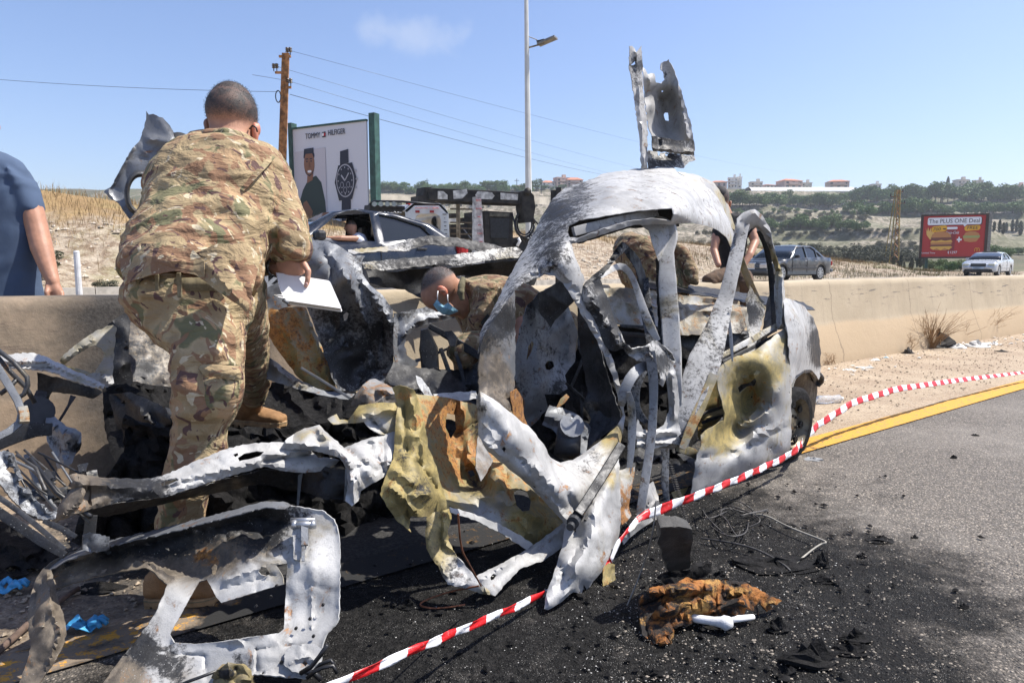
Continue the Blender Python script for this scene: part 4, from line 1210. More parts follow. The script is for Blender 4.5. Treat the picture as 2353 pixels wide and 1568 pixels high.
# ================================================================= THE BURNT CAR AND ITS SCATTERED METAL
car = thing('burnt_car', SQ(2.6, 2.8, 0), 'blown apart white hatchback burnt to bare grey and rusty metal beside the barrier', 'wrecked car')
def S_(name, outline, par=None, mat=None, **k): return sheet(name, outline, mat or M_SHEET, par or car, **k)
def B_(name, pts, par=None, mat=None, **k): return strut(name, pts, mat or M_SHEET, par or car, **k)
S_('roof_shell', [(1098, 812, 2.05), (1103, 766, 2.1), (1120, 735, 2.12), (1137, 702, 2.2), (1160, 655, 2.3), (1181, 616, 2.35), (1221, 546, 2.5), (1247, 494, 2.6), (1270, 457, 2.72), (1299, 431, 2.85),
 (1345, 417, 2.9), (1388, 399, 2.95), (1469, 388, 2.95), (1524, 382, 2.95), (1547, 383, 2.95), (1561, 402, 2.85), (1599, 411, 2.9), (1632, 436, 2.9), (1655, 465, 2.9), (1669, 496, 2.9), (1684, 531, 2.9), (1696, 575, 2.95), (1703, 602, 2.98),
 (1690, 606, 2.95), (1680, 570, 2.85), (1668, 545, 2.75), (1650, 530, 2.6), (1620, 518, 2.45), (1590, 512, 2.35), (1556, 513, 2.2), (1544, 516, 2.15), (1500, 514, 2.12), (1457, 516, 2.12), (1420, 527, 2.12), (1370, 543, 2.12), (1330, 556, 2.15), (1312, 560, 2.15),
 (1320, 590, 2.12), (1342, 642, 2.1), (1336, 668, 2.08), (1350, 705, 2.08), (1378, 760, 2.05), (1402, 815, 2.03), (1388, 818, 2.03), (1362, 766, 2.05), (1325, 702, 2.08), (1293, 650, 2.1), (1273, 633, 2.12), (1250, 630, 2.15), (1207, 650, 2.15), (1184, 665, 2.12), (1140, 725, 2.06), (1112, 775, 2.02)],
 holes=[[(1306, 520), (1330, 507), (1400, 495), (1470, 484), (1543, 479), (1547, 492), (1541, 507), (1500, 501), (1440, 508), (1380, 526), (1330, 546), (1309, 546), (1304, 534)],
   [(1195, 655), (1203, 648), (1207, 656), (1199, 663)]],
 ctrl=[(1400, 440, 2.45), (1500, 430, 2.45), (1560, 450, 2.35), (1330, 470, 2.45), (1290, 520, 2.3), (1620, 470, 2.6), (1250, 580, 2.22), (1180, 670, 2.12), (1560, 495, 2.1), (1450, 475, 2.2), (1350, 495, 2.22), (1640, 500, 2.55), (1300, 600, 2.1)],
 creases=[(1547, 383, 1570, 420, 5, .05), (1570, 420, 1545, 500, 5, .03), (1290, 470, 1440, 425, 12, .03), (1600, 470, 1650, 480, 6, -.05), (1561, 490, 1690, 560, 6, .03), (1210, 640, 1270, 620, 5, -.03), (1270, 620, 1340, 690, 5, -.03), (1600, 430, 1625, 470, 14, -.05)],
 curl=.04, curl_r=10, crumple=.007, paint=[('soot', 1260, 560, 70, .40), ('soot', 1340, 470, 50, .2), ('soot', 1480, 440, 60, .08), ('soot', 1280, 480, 38, .38), ('soot', 1130, 740, 60, .42), ('soot', 1620, 480, 26, .1), ('soot', 1200, 660, 45, .30), ('olive', 1690, 560, 30, .5), ('soot', 1330, 440, 30, .25), ('brown', 1110, 790, 30, .4), ('olive', 1600, 400, 20, .35)], th=.006)
B_('roof_slot_bar', [(1318, 532, 2.2, 22), (1400, 511, 2.2, 21), (1470, 497, 2.2, 22), (1509, 487, 2.22, 18)], base=dict(soot=.08))
S_('roof_lining_dark', [(1300, 505, 2.6), (1560, 470, 2.6), (1560, 520, 2.6), (1440, 525, 2.6), (1330, 560, 2.6), (1300, 550, 2.6)], mat=M_DARK, base=dict(soot=.8), crumple=.01)
S_('roof_far_edge', [(1555, 395, 3.2), (1600, 402, 3.2), (1640, 420, 3.2), (1672, 470, 3.2), (1690, 530, 3.2), (1672, 520, 3.1), (1640, 450, 3.1), (1600, 420, 3.1)], base=dict(olive=.35), crumple=.02)
B_('middle_pillar', [(1500, 512, 2.3, 40), (1528, 530, 2.25, 62), (1530, 580, 2.2, 34), (1533, 640, 2.15, 40), (1538, 720, 2.1, 44), (1543, 800, 2.05, 42), (1549, 880, 2.0, 36), (1551, 950, 2.0, 27), (1549, 985, 2.0, 16)], flat=.55, base=dict(olive=.12))
S_('pillar_flange', [(1455, 505, 2.28), (1548, 512, 2.22), (1545, 570, 2.2), (1512, 600, 2.2), (1500, 565, 2.2), (1490, 530, 2.25)], crumple=.01, base=dict(olive=.12))
S_('pillar_soot_strip', [(1506, 590, 2.2), (1513, 600, 2.2), (1517, 680, 2.18), (1526, 790, 2.1), (1530, 860, 2.08), (1520, 850, 2.12), (1512, 760, 2.18), (1508, 660, 2.2)], base=dict(soot=.5), crumple=.006)  # dark strip painting the shaded left half of the pillar
B_('slanted_pillar', [(1706, 515, 2.15, 30), (1697, 560, 2.13, 30), (1683, 620, 2.1, 32), (1665, 690, 2.07, 36), (1645, 760, 2.03, 52), (1618, 830, 2.0, 74), (1592, 900, 1.97, 62), (1570, 965, 1.95, 50), (1560, 1022, 1.94, 40)], flat=.4, base=dict(olive=.1, soot=.16))
B_('slanted_pillar_edge', [(1640, 860, 1.93, 22), (1610, 930, 1.92, 24), (1583, 990, 1.91, 22), (1566, 1030, 1.91, 16)], flat=.5, base=dict(olive=.5, rust=.2))
B_('sill_stub', [(1558, 1028, 1.95, 18), (1590, 1038, 2.0, 22), (1622, 1062, 2.1, 16)], base=dict(olive=.5))
S_('window_hoop', [(1692, 502, 2.1), (1707, 488, 2.1), (1733, 481, 2.1), (1750, 494, 2.1), (1767, 522, 2.12), (1773, 548, 2.12), (1785, 595, 2.1), (1798, 629, 2.08), (1802, 667, 2.05), (1804, 720, 2.02), (1803, 755, 2.0), (1786, 757, 2.02), (1781, 700, 2.08), (1779, 667, 2.1), (1782, 623, 2.14), (1772, 590, 2.15), (1765, 565, 2.15), (1753, 537, 2.15), (1739, 522, 2.15), (1724, 525, 2.15), (1713, 537, 2.15), (1704, 551, 2.15), (1698, 575, 2.15), (1688, 560, 2.1), (1690, 530, 2.1)],
 creases=[(1692, 505, 1722, 518, 3, -.02), (1767, 525, 1795, 640, 4, .03), (1795, 640, 1797, 750, 4, .03)], curl=.05, curl_r=8, crumple=.008, base=dict(olive=.12), paint=[('olive', 1775, 600, 30, .5), ('soot', 1762, 560, 12, .4)], th=.008)
B_('hoop_inner_edge', [(1742, 530, 2.3, 9), (1760, 565, 2.3, 12), (1770, 620, 2.3, 13), (1776, 680, 2.3, 15), (1780, 745, 2.25, 14)], mat=M_DARK, base=dict(soot=.6))
B_('far_front_pillar', [(1692, 560, 3.2, 12), (1706, 610, 3.2, 16), (1722, 650, 3.22, 16), (1742, 690, 3.25, 12), (1762, 705, 3.25, 10)], base=dict(olive=.5), flat=.5)
S_('far_door_frame', [(1722, 655, 3.0), (1744, 690, 3.0), (1760, 706, 3.0), (1742, 770, 2.9), (1722, 850, 2.8), (1715, 850, 2.8), (1716, 760, 2.95), (1712, 690, 3.0)], base=dict(olive=.4, soot=.2), paint=[('soot', 1722, 720, 22, .6)])
S_('dash_side_dark', [(1760, 700, 2.7), (1780, 640, 2.65), (1790, 700, 2.5), (1785, 760, 2.4), (1760, 775, 2.5), (1748, 790, 2.6)], mat=M_DARK, base=dict(soot=.5, olive=.2))
B_('narrow_edge_strip', [(1673, 718, 2.02, 4), (1677, 760, 2.0, 9), (1681, 800, 1.98, 8), (1682, 830, 1.97, 3)])
S_('door', [(1802, 752, 2.0), (1810, 775, 1.98), (1817, 884, 1.96), (1817, 960, 1.95), (1815, 1029, 1.95), (1802, 1046, 1.95), (1788, 1054, 1.95), (1721, 1086, 1.95), (1678, 1109, 1.95), (1620, 1130, 1.94), (1586, 1141, 1.93), (1592, 1095, 1.93), (1600, 1043, 1.92), (1610, 1023, 1.92), (1609, 1000, 1.92), (1620, 988, 1.94), (1661, 965, 1.95), (1664, 948, 1.95), (1657, 920, 1.96), (1649, 896, 1.97), (1644, 853, 1.98), (1661, 835, 1.99), (1684, 821, 2.0), (1736, 804, 2.0), (1770, 780, 2.0)],
 holes=[[(1694, 890), (1702, 882), (1722, 878), (1734, 868), (1738, 876), (1733, 886), (1716, 888), (1706, 896), (1698, 902)]],
 ctrl=[(1735, 900, 2.05), (1710, 930, 2.06), (1690, 985, 2.03), (1750, 830, 1.93), (1770, 900, 1.90), (1740, 980, 1.92), (1700, 1040, 1.93), (1780, 1000, 1.93), (1650, 1080, 1.93)],
 creases=[(1702, 978, 1760, 950, 8, .03), (1760, 950, 1800, 880, 10, .022), (1700, 990, 1750, 975, 10, -.03), (1610, 1050, 1690, 1040, 5, -.02), (1690, 1040, 1808, 975, 5, -.02), (1725, 1010, 1812, 965, 4, .02), (1735, 865, 1745, 930, 6, .03), (1745, 930, 1705, 980, 6, .03), (1695, 900, 1690, 960, 6, .04), (1692, 875, 1735, 862, 5, .03), (1755, 960, 1640, 1120, 10, .02)],
 curl=.02, curl_r=8, crumple=.007, paint=[('olive', 1720, 880, 120, .5), ('olive', 1740, 850, 60, .2), ('rust', 1745, 920, 30, .3), ('olive', 1640, 1000, 60, .3), ('olive', 1700, 930, 50, .42), ('rust', 1750, 880, 26, .26), ('olive', 1660, 1010, 40, .42), ('soot', 1770, 1035, 26, .30), ('soot', 1725, 1060, 20, .26), ('soot', 1690, 1000, 14, .2), ('olive', 1800, 790, 26, .3), ('rust', 1708, 880, 14, .3)], base=dict(soot=-.3), th=.008)
S_('door_handle_cup', [(1690, 896, 2.1), (1698, 876, 2.1), (1742, 862, 2.1), (1742, 890, 2.1), (1712, 906, 2.1)], mat=M_DARK, base=dict(soot=.4))
B_('door_lock_stub', [(1724, 872, 2.03, 6), (1736, 880, 2.02, 8), (1732, 888, 2.02, 5)], mat=M_DARK)
B_('door_top_rail', [(1655, 818, 2.02, 10), (1690, 800, 2.02, 13), (1730, 778, 2.03, 15), (1768, 756, 2.05, 12), (1792, 742, 2.06, 8)], base=dict(olive=.25, soot=.1))
B_('door_inner_rail', [(1660, 832, 2.1, 8), (1700, 812, 2.1, 9), (1745, 790, 2.1, 9), (1785, 768, 2.1, 7)], mat=M_DARK, base=dict(soot=.3, olive=.2))
S_('door_inner_panel', [(1600, 955, 2.2), (1655, 860, 2.2), (1672, 885, 2.2), (1668, 945, 2.2), (1640, 980, 2.2), (1605, 1010, 2.2)], base=dict(olive=.8, rust=.2), creases=[(1620, 945, 1668, 930, 3, -.03), (1612, 965, 1662, 950, 3, .03)])
for i, y in enumerate((935, 955, 975)):
 B_('door_rib', [(1612, y + 16, 2.1, 7), (1640, y + 5, 2.08, 8), (1666, y - 2, 2.06, 6)], mat=M_DARK, base=dict(olive=.3 * (i != 1), soot=.4 * (i == 1)))
S_('front_wing', [(1798, 684, 2.05), (1822, 690, 2.12), (1848, 704, 2.25), (1868, 730, 2.4), (1879, 762, 2.5), (1884, 800, 2.52), (1885, 840, 2.5), (1884, 862, 2.45), (1880, 872, 2.4), (1874, 862, 2.35), (1863, 850, 2.25), (1843, 852, 2.1), (1828, 862, 2.0), (1817, 884, 1.97), (1814, 840, 1.96), (1810, 775, 1.97), (1803, 740, 1.99)],
 ctrl=[(1840, 760, 2.02), (1830, 820, 1.99), (1862, 800, 2.2), (1825, 730, 2.0)], crumple=.004, curl=.01, creases=[(1818, 700, 1835, 780, 8, -.015), (1806, 690, 1812, 860, 3, .01)],
 paint=[('soot', 1873, 770, 20, .75), ('soot', 1878, 830, 18, .75), ('soot', 1866, 735, 14, .6), ('brown', 1872, 840, 16, .4), ('soot', 1828, 745, 12, .35), ('soot', 1880, 800, 26, .8)], base=dict(soot=-.15), th=.006)
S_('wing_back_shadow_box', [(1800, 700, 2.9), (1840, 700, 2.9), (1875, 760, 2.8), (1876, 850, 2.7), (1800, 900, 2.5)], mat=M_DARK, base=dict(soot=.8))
B_('bumper_remnant', [(1858, 852, 2.45, 14), (1872, 862, 2.45, 22), (1884, 872, 2.5, 20), (1876, 886, 2.5, 12)], mat=M_DARK, base=dict(soot=.7), dent=.5)
B_('wheel_arch_lip', [(1818, 890, 2.0, 6), (1824, 868, 2.02, 7), (1842, 853, 2.1, 7), (1862, 852, 2.2, 7), (1874, 866, 2.3, 6)], mat=M_DARK, base=dict(soot=.5))
S_('bonnet_edge', [(1480, 645, 3.45), (1560, 652, 3.45), (1650, 664, 3.45), (1750, 680, 3.4), (1845, 694, 3.2), (1872, 712, 3.0), (1860, 712, 2.95), (1830, 705, 3.0), (1750, 700, 3.2), (1650, 684, 3.25), (1560, 672, 3.3), (1480, 662, 3.3)], mat=M_DARK, base=dict(soot=.5), crumple=.006, th=.01)
S_('cowl_panel', [(1350, 668, 3.1), (1420, 660, 3.1), (1480, 664, 3.1), (1560, 676, 3.1), (1650, 688, 3.1), (1715, 705, 3.0), (1720, 745, 2.95), (1700, 765, 2.9), (1560, 770, 2.9), (1440, 750, 2.95), (1380, 735, 2.95), (1345, 720, 3.0)],
 base=dict(olive=.42, rust=.16, brown=.36), creases=[(1440, 700, 1700, 718, 4, .05), (1400, 680, 1700, 700, 4, -.05), (1450, 745, 1560, 755, 6, .04)], crumple=.015, paint=[('soot', 1380, 720, 30, .35), ('soot', 1560, 700, 16, .3), ('rust', 1660, 740, 30, .3), ('soot', 1700, 760, 30, .3)], th=.01)
B_('dash_tube', [(1425, 748, 2.85, 7), (1500, 752, 2.85, 8), (1560, 760, 2.85, 8)], mat=M_DARK, base=dict(soot=.3))
B_('dash_tube', [(1420, 765, 2.8, 10), (1500, 772, 2.8, 10), (1550, 778, 2.8, 8)], mat=M_DARK, base=dict(soot=.4))
S_('bulkhead', [(1290, 740, 3.0), (1560, 755, 3.0), (1760, 760, 2.95), (1780, 900, 2.8), (1700, 1010, 2.7), (1600, 1090, 2.7), (1480, 1130, 2.8), (1300, 1050, 2.9), (1240, 900, 2.9)], mat=M_DARK, base=dict(soot=1.1), crumple=.05, cs=16, th=.01)  # dark sheet added behind the cabin to hide the sunlit road beyond
S_('cabin_depth', [(1200, 860, 2.75), (1290, 850, 2.75), (1400, 790, 2.75), (1560, 790, 2.75), (1640, 850, 2.7), (1640, 960, 2.6), (1560, 1060, 2.5), (1440, 1090, 2.5), (1300, 1060, 2.6), (1190, 1000, 2.7)], mat=M_CHAR, crumple=.08, cs=22, th=.01)  # black backdrop added to paint the cabin's deep shade
S_('floor_tunnel', [(1220, 1000, 2.9), (1330, 960, 3.0), (1500, 1000, 2.6), (1600, 1060, 2.3), (1560, 1140, 2.1), (1430, 1160, 2.2), (1300, 1120, 2.5)], mat=M_DARK, base=dict(soot=.9), crumple=.06, cs=16)
S_('inner_quarter', [(1183, 975, 2.5), (1180, 812, 2.5), (1207, 708, 2.55), (1237, 672, 2.6), (1262, 660, 2.6), (1300, 690, 2.6), (1326, 760, 2.6), (1320, 830, 2.6), (1297, 862, 2.55), (1303, 893, 2.5), (1284, 905, 2.5), (1250, 905, 2.5), (1258, 935, 2.5), (1235, 965, 2.5), (1205, 992, 2.5)],
 holes=[[(1213, 795), (1222, 782), (1226, 790), (1219, 812), (1209, 828)], [(1251, 838), (1258, 828), (1270, 830), (1273, 842), (1262, 850), (1253, 847)]],
 base=dict(soot=.12), mat=M_STEEL, creases=[(1225, 700, 1240, 900, 8, .03), (1300, 720, 1310, 850, 6, .03)], paint=[('soot', 1240, 690, 30, .5), ('rust', 1188, 935, 26, .55), ('olive', 1200, 960, 30, .4), ('brown', 1195, 850, 30, .35), ('rust', 1225, 870, 20, .2), ('soot', 1280, 890, 18, .4)], th=.006)
S_('inner_quarter_flap', [(1235, 672, 2.45), (1300, 640, 2.45), (1320, 690, 2.45), (1275, 735, 2.45), (1265, 752, 2.45), (1240, 720, 2.45)], mat=M_DARK, base=dict(soot=.55))
S_('inner_sill_sheet', [(1325, 690, 2.3), (1350, 700, 2.3), (1372, 770, 2.2), (1395, 860, 2.15), (1418, 930, 2.1), (1430, 965, 2.08), (1400, 990, 2.1), (1345, 1031, 2.15), (1339, 1000, 2.2), (1358, 960, 2.25), (1338, 930, 2.25), (1350, 900, 2.3), (1338, 830, 2.35), (1328, 770, 2.35)], mat=M_DARK, base=dict(soot=.2, olive=.05), crumple=.02, paint=[('brown', 1360, 930, 24, .5), ('soot', 1380, 850, 40, .2)], th=.006)
S_('tail_side_panel', [(1181, 668, 2.12), (1160, 700, 2.05), (1125, 745, 1.98), (1103, 790, 1.95), (1098, 850, 1.93), (1099, 905, 1.9), (1120, 912, 1.9), (1158, 934, 1.92), (1172, 945, 1.95), (1180, 905, 2.0), (1183, 820, 2.05), (1183, 730, 2.1)],
 mat=M_STEEL, base=dict(brown=.42, soot=.05), paint=[('soot', 1150, 740, 45, .65), ('soot', 1105, 800, 20, .3), ('brown', 1130, 860, 50, .3)], creases=[(1166, 780, 1166, 940, 4, .03), (1130, 720, 1105, 900, 8, -.02)], crumple=.012, th=.006)
S_('rusty_edge_patch', [(1172, 900, 1.94), (1186, 892, 1.96), (1200, 915, 2.0), (1202, 950, 2.0), (1212, 978, 2.0), (1192, 985, 1.98), (1178, 950, 1.95)], base=dict(rust=.8, olive=.2), crumple=.02)
S_('rear_quarter', [(1094, 910, 1.88), (1103, 900, 1.88), (1130, 915, 1.85), (1184, 957, 1.86), (1200, 972, 1.86), (1212, 977, 1.86), (1230, 997, 1.86), (1248, 1020, 1.86), (1264, 1051, 1.88), (1287, 1063, 1.9), (1316, 1057, 1.92), (1345, 1038, 1.94), (1380, 1012, 1.94), (1411, 985, 1.94), (1426, 962, 1.96), (1431, 953, 1.98), (1420, 915, 1.99), (1408, 865, 2.0), (1388, 818, 2.02), (1402, 812, 2.02),
 (1420, 866, 1.99), (1428, 915, 1.97), (1436, 955, 1.95), (1431, 985, 1.93), (1426, 1010, 1.90), (1400, 1065, 1.85), (1370, 1110, 1.8), (1345, 1150, 1.76), (1330, 1190, 1.72), (1318, 1212, 1.7), (1306, 1212, 1.7), (1293, 1196, 1.72), (1270, 1170, 1.75), (1218, 1115, 1.8), (1163, 1069, 1.83), (1109, 1026, 1.84), (1100, 1000, 1.85), (1098, 960, 1.86)],
 ctrl=[(1180, 1010, 1.78), (1240, 1080, 1.74), (1300, 1120, 1.72), (1350, 1090, 1.86)], creases=[(1110, 1000, 1200, 1060, 6, -.02), (1200, 1060, 1300, 1170, 6, -.02), (1264, 1060, 1325, 1180, 10, -.04), (1330, 1060, 1420, 975, 6, .02)],
 holes=[[(1152, 1030), (1158, 1024), (1163, 1030), (1158, 1038)]], curl=.05, curl_r=12, crumple=.014, base=dict(soot=-.3), paint=[('soot', 1110, 935, 26, .42), ('soot', 1330, 1085, 30, .42), ('olive', 1400, 1000, 26, .75), ('soot', 1370, 1050, 34, .38), ('brown', 1350, 1100, 30, .3), ('soot', 1100, 1010, 16, .5)], th=.007)
S_('torn_tongue', [(1098, 1000, 1.82), (1115, 1030, 1.80), (1132, 1058, 1.78), (1118, 1085, 1.75), (1104, 1105, 1.72), (1099, 1090, 1.73), (1092, 1075, 1.74), (1094, 1040, 1.78)], base=dict(brown=.45), crumple=.02)
S_('hanging_flap', [(1300, 1200, 1.74), (1312, 1212, 1.72), (1322, 1224, 1.70), (1330, 1205, 1.68), (1370, 1140, 1.70), (1412, 1060, 1.76), (1421, 1050, 1.78), (1424, 1110, 1.74), (1425, 1180, 1.70), (1423, 1217, 1.67), (1416, 1252, 1.64), (1395, 1297, 1.60), (1370, 1325, 1.58), (1347, 1352, 1.57), (1340, 1340, 1.56), (1332, 1376, 1.55), (1326, 1360, 1.55), (1316, 1358, 1.55), (1290, 1380, 1.54), (1271, 1392, 1.53), (1258, 1399, 1.53), (1250, 1397, 1.53), (1253, 1375, 1.54), (1266, 1335, 1.56), (1279, 1300, 1.60), (1291, 1259, 1.65)],
 ctrl=[(1360, 1230, 1.60), (1320, 1300, 1.53)], creases=[(1400, 1120, 1300, 1360, 14, .03), (1335, 1250, 1285, 1340, 7, -.02)], curl=.03, curl_r=10, crumple=.014, base=dict(soot=-.15, olive=.05), paint=[('soot', 1320, 1330, 40, .12), ('olive', 1410, 1100, 30, .3), ('soot', 1262, 1385, 14, .25)], th=.007)
B_('tailgate_damper', [(1326, 1182, 1.66, 24), (1360, 1130, 1.70, 24), (1395, 1075, 1.74, 24), (1425, 1025, 1.80, 22)], mat=M_DARK, flat=.9, fold=False, dent=.02, base=dict(soot=.35))
B_('tailgate_damper', [(1345, 1196, 1.66, 10), (1380, 1140, 1.70, 10), (1412, 1085, 1.75, 9)], mat=M_DARK, flat=.9, fold=False, dent=.02, base=dict(soot=.5))
g = Geo().disc(PQ(1318, 1196, 1.66), (PQ(1330, 1175, 1.7) - PQ(1318, 1196, 1.66)), .022, .03, 12).disc(PQ(1312, 1206, 1.65), (PQ(1330, 1175, 1.7) - PQ(1318, 1196, 1.66)), .013, .03, 12)
g.out('damper_cap', M_DARK, car)
S_('upright_post', [(1445, 107, 2.95), (1451, 106, 2.95), (1457, 112, 2.95), (1461, 121, 2.96), (1466, 116, 2.97), (1473, 106, 2.98), (1474, 120, 2.98), (1475, 142, 2.98), (1476, 202, 2.96), (1482, 255, 2.95), (1488, 303, 2.94), (1486, 340, 2.93), (1486, 386, 2.92), (1473, 390, 2.92), (1470, 340, 2.93), (1466, 300, 2.93), (1456, 225, 2.94), (1450, 180, 2.95), (1445, 160, 2.95)],
 holes=[[(1449, 149), (1458, 141), (1459, 148), (1451, 151)]], creases=[(1461, 120, 1480, 380, 4, .035)], crumple=.012, paint=[('soot', 1464, 150, 22, .5), ('soot', 1466, 190, 14, .3)], base=dict(soot=.02), th=.007, step=6)
S_('upright_sheet', [(1476, 155, 3.02), (1482, 160, 3.0), (1488, 172, 2.98), (1502, 169, 2.98), (1506, 190, 3.0), (1518, 192, 3.02), (1527, 183, 3.05), (1523, 165, 3.05), (1517, 160, 3.05), (1518, 146, 3.05), (1536, 136, 3.02), (1547, 158, 3.0), (1556, 182, 2.97), (1566, 215, 2.94), (1575, 245, 2.92), (1585, 275, 2.9), (1593, 322, 2.9), (1592, 336, 2.9), (1500, 330, 2.98), (1497, 312, 2.98), (1488, 285, 3.0), (1480, 225, 3.02)],
 holes=[[(1524, 264), (1527, 259), (1534, 259), (1536, 278), (1528, 277)], [(1519, 208), (1525, 209), (1520, 213)]], ctrl=[(1515, 230, 3.16), (1540, 230, 3.12), (1525, 290, 3.12), (1560, 290, 3.0), (1495, 240, 2.98)],
 creases=[(1555, 195, 1580, 315, 6, .07), (1492, 180, 1505, 315, 3, .03), (1499, 180, 1520, 315, 3, .02)], crumple=.01, base=dict(soot=-.1), paint=[('soot', 1525, 170, 14, .3), ('soot', 1530, 250, 16, .15)], th=.007, step=6)
S_('upright_dark_bracket', [(1497, 313, 2.9), (1520, 316, 2.9), (1545, 321, 2.9), (1578, 325, 2.9), (1592, 321, 2.9), (1595, 338, 2.9), (1594, 357, 2.9), (1578, 356, 2.9), (1545, 351, 2.9), (1499, 346, 2.9)], creases=[(1500, 340, 1590, 350, 4, .04), (1512, 316, 1515, 345, 3, -.03)], base=dict(soot=.34, brown=.3), crumple=.008, th=.012, step=6)
S_('upright_foot', [(1488, 345, 2.95), (1510, 350, 2.97), (1594, 358, 2.95), (1598, 368, 2.94), (1583, 372, 2.94), (1571, 386, 2.93), (1553, 384, 2.92), (1516, 382, 2.92), (1488, 388, 2.92)], holes=[[(1510, 352), (1512, 350), (1516, 351), (1515, 358), (1511, 358)], [(1527, 353), (1534, 354), (1533, 359), (1528, 358)]], base=dict(soot=.12), paint=[('soot', 1545, 368, 30, .35), ('soot', 1500, 380, 16, .4)], crumple=.01, th=.006, step=6)
S_('charred_strip', [(1429, 555, 2.25), (1437, 560, 2.25), (1444, 568, 2.25), (1420, 590, 2.2), (1400, 615, 2.15), (1378, 640, 2.1), (1385, 660, 2.1), (1403, 705, 2.08), (1417, 745, 2.05), (1430, 775, 2.02), (1437, 797, 2.0), (1415, 806, 2.0), (1395, 800, 2.02), (1374, 766, 2.05), (1352, 722, 2.08), (1340, 690, 2.08), (1331, 664, 2.1), (1345, 648, 2.12), (1368, 628, 2.15), (1395, 605, 2.2), (1412, 575, 2.22)],
 creases=[(1345, 660, 1425, 790, 7, .05), (1432, 560, 1370, 640, 6, .03)], curl=.03, base=dict(soot=.55), paint=[('soot', 1345, 680, 16, -.5), ('soot', 1430, 780, 18, -.45), ('soot', 1392, 740, 10, -.4)], crumple=.02, mat=M_SHEET)
S_('charred_strip', [(1429, 556, 2.3), (1440, 562, 2.3), (1458, 580, 2.32), (1472, 600, 2.34), (1482, 630, 2.34), (1490, 665, 2.32), (1493, 702, 2.3), (1486, 740, 2.25), (1478, 720, 2.25), (1473, 680, 2.27), (1466, 640, 2.28), (1455, 610, 2.28), (1440, 590, 2.28), (1430, 575, 2.28)], creases=[(1440, 570, 1485, 680, 6, .04)], base=dict(soot=.6), crumple=.02)
B_('pale_cross_strip', [(1378, 636, 2.12, 10), (1405, 618, 2.18, 14), (1430, 607, 2.2, 16), (1448, 622, 2.2, 14), (1462, 660, 2.18, 14), (1478, 710, 2.12, 18), (1495, 755, 2.08, 20), (1512, 782, 2.05, 12)], base=dict(olive=.15))
B_('grey_door_post', [(1476, 640, 2.3, 26), (1482, 700, 2.25, 28), (1494, 760, 2.15, 28), (1500, 800, 2.1, 26)], flat=.35, base=dict(soot=.3), mat=M_STEEL)
S_('curled_bracket', [(1420, 760, 1.98), (1432, 785, 1.95), (1450, 800, 1.93), (1480, 795, 1.93), (1497, 783, 1.93), (1509, 782, 1.94), (1528, 796, 1.95), (1545, 812, 1.96), (1552, 830, 1.96), (1538, 850, 1.93), (1522, 888, 1.9), (1512, 880, 1.9), (1503, 850, 1.92), (1488, 832, 1.93), (1462, 828, 1.95), (1440, 812, 1.96), (1428, 795, 1.97)],
 creases=[(1445, 812, 1490, 805, 6, -.04), (1490, 800, 1520, 870, 7, .05), (1512, 790, 1545, 825, 5, -.04)], base=dict(soot=.12), paint=[('soot', 1520, 830, 20, .6), ('soot', 1440, 800, 14, .3), ('soot', 1505, 860, 12, .5)], crumple=.025, th=.006, step=6)
B_('bent_post', [(1493, 806, 1.9, 24), (1499, 850, 1.89, 22), (1502, 905, 1.88, 20), (1498, 985, 1.86, 20), (1490, 1050, 1.83, 21), (1481, 1105, 1.8, 22), (1472, 1165, 1.77, 19), (1468, 1195, 1.76, 14)], flat=.6, mat=M_STEEL, base=dict(soot=.1, olive=.1))
S_('curled_bracket', [(1540, 832, 1.9), (1550, 850, 1.9), (1557, 890, 1.9), (1560, 935, 1.9), (1557, 962, 1.9), (1564, 995, 1.89), (1550, 1010, 1.88), (1530, 1024, 1.87), (1495, 1030, 1.86), (1462, 1026, 1.87), (1460, 985, 1.88), (1464, 962, 1.88), (1475, 985, 1.88), (1500, 992, 1.88), (1525, 975, 1.89), (1537, 940, 1.9), (1538, 905, 1.9), (1533, 870, 1.9)],
 creases=[(1468, 1000, 1545, 990, 2.5, .03), (1466, 1010, 1550, 1002, 2.5, -.03), (1466, 1020, 1540, 1015, 2.5, .03), (1545, 860, 1550, 960, 4, .04)], base=dict(soot=-.1), paint=[('soot', 1552, 860, 8, .5), ('soot', 1490, 1000, 18, .2)], crumple=.02, th=.006, step=5)
B_('curled_arm', [(1426, 932, 1.93, 16), (1430, 905, 1.92, 26), (1446, 868, 1.92, 26), (1466, 845, 1.93, 24), (1486, 838, 1.95, 20)], base=dict(soot=0), mat=M_STEEL, flat=.6)
B_('inner_loop', [(1478, 850, 2.1, 20), (1462, 880, 2.1, 20), (1456, 920, 2.1, 22), (1464, 955, 2.08, 18), (1485, 970, 2.05, 14)], mat=M_STEEL, base=dict(soot=.25), flat=.5)
B_('hanging_strip', [(1444, 900, 1.9, 10), (1451, 930, 1.9, 18), (1453, 985, 1.88, 20), (1450, 1035, 1.86, 17), (1444, 1085, 1.84, 12)], flat=.4, mat=M_STEEL, base=dict(soot=.05, olive=.1))
S_('orange_strip', [(1421, 1080, 1.84), (1440, 1074, 1.84), (1458, 1072, 1.84), (1452, 1110, 1.82), (1444, 1160, 1.8), (1450, 1184, 1.78), (1440, 1196, 1.77), (1428, 1205, 1.76), (1424, 1170, 1.78), (1422, 1120, 1.8)], base=dict(rust=.5, olive=.2), paint=[('rust', 1430, 1090, 14, -.7)], crumple=.02)
B_('lower_post', [(1527, 1030, 1.98, 20), (1530, 1070, 1.95, 16), (1525, 1110, 1.92, 18), (1532, 1150, 1.9, 14)], mat=M_STEEL, base=dict(soot=.25), flat=.5)
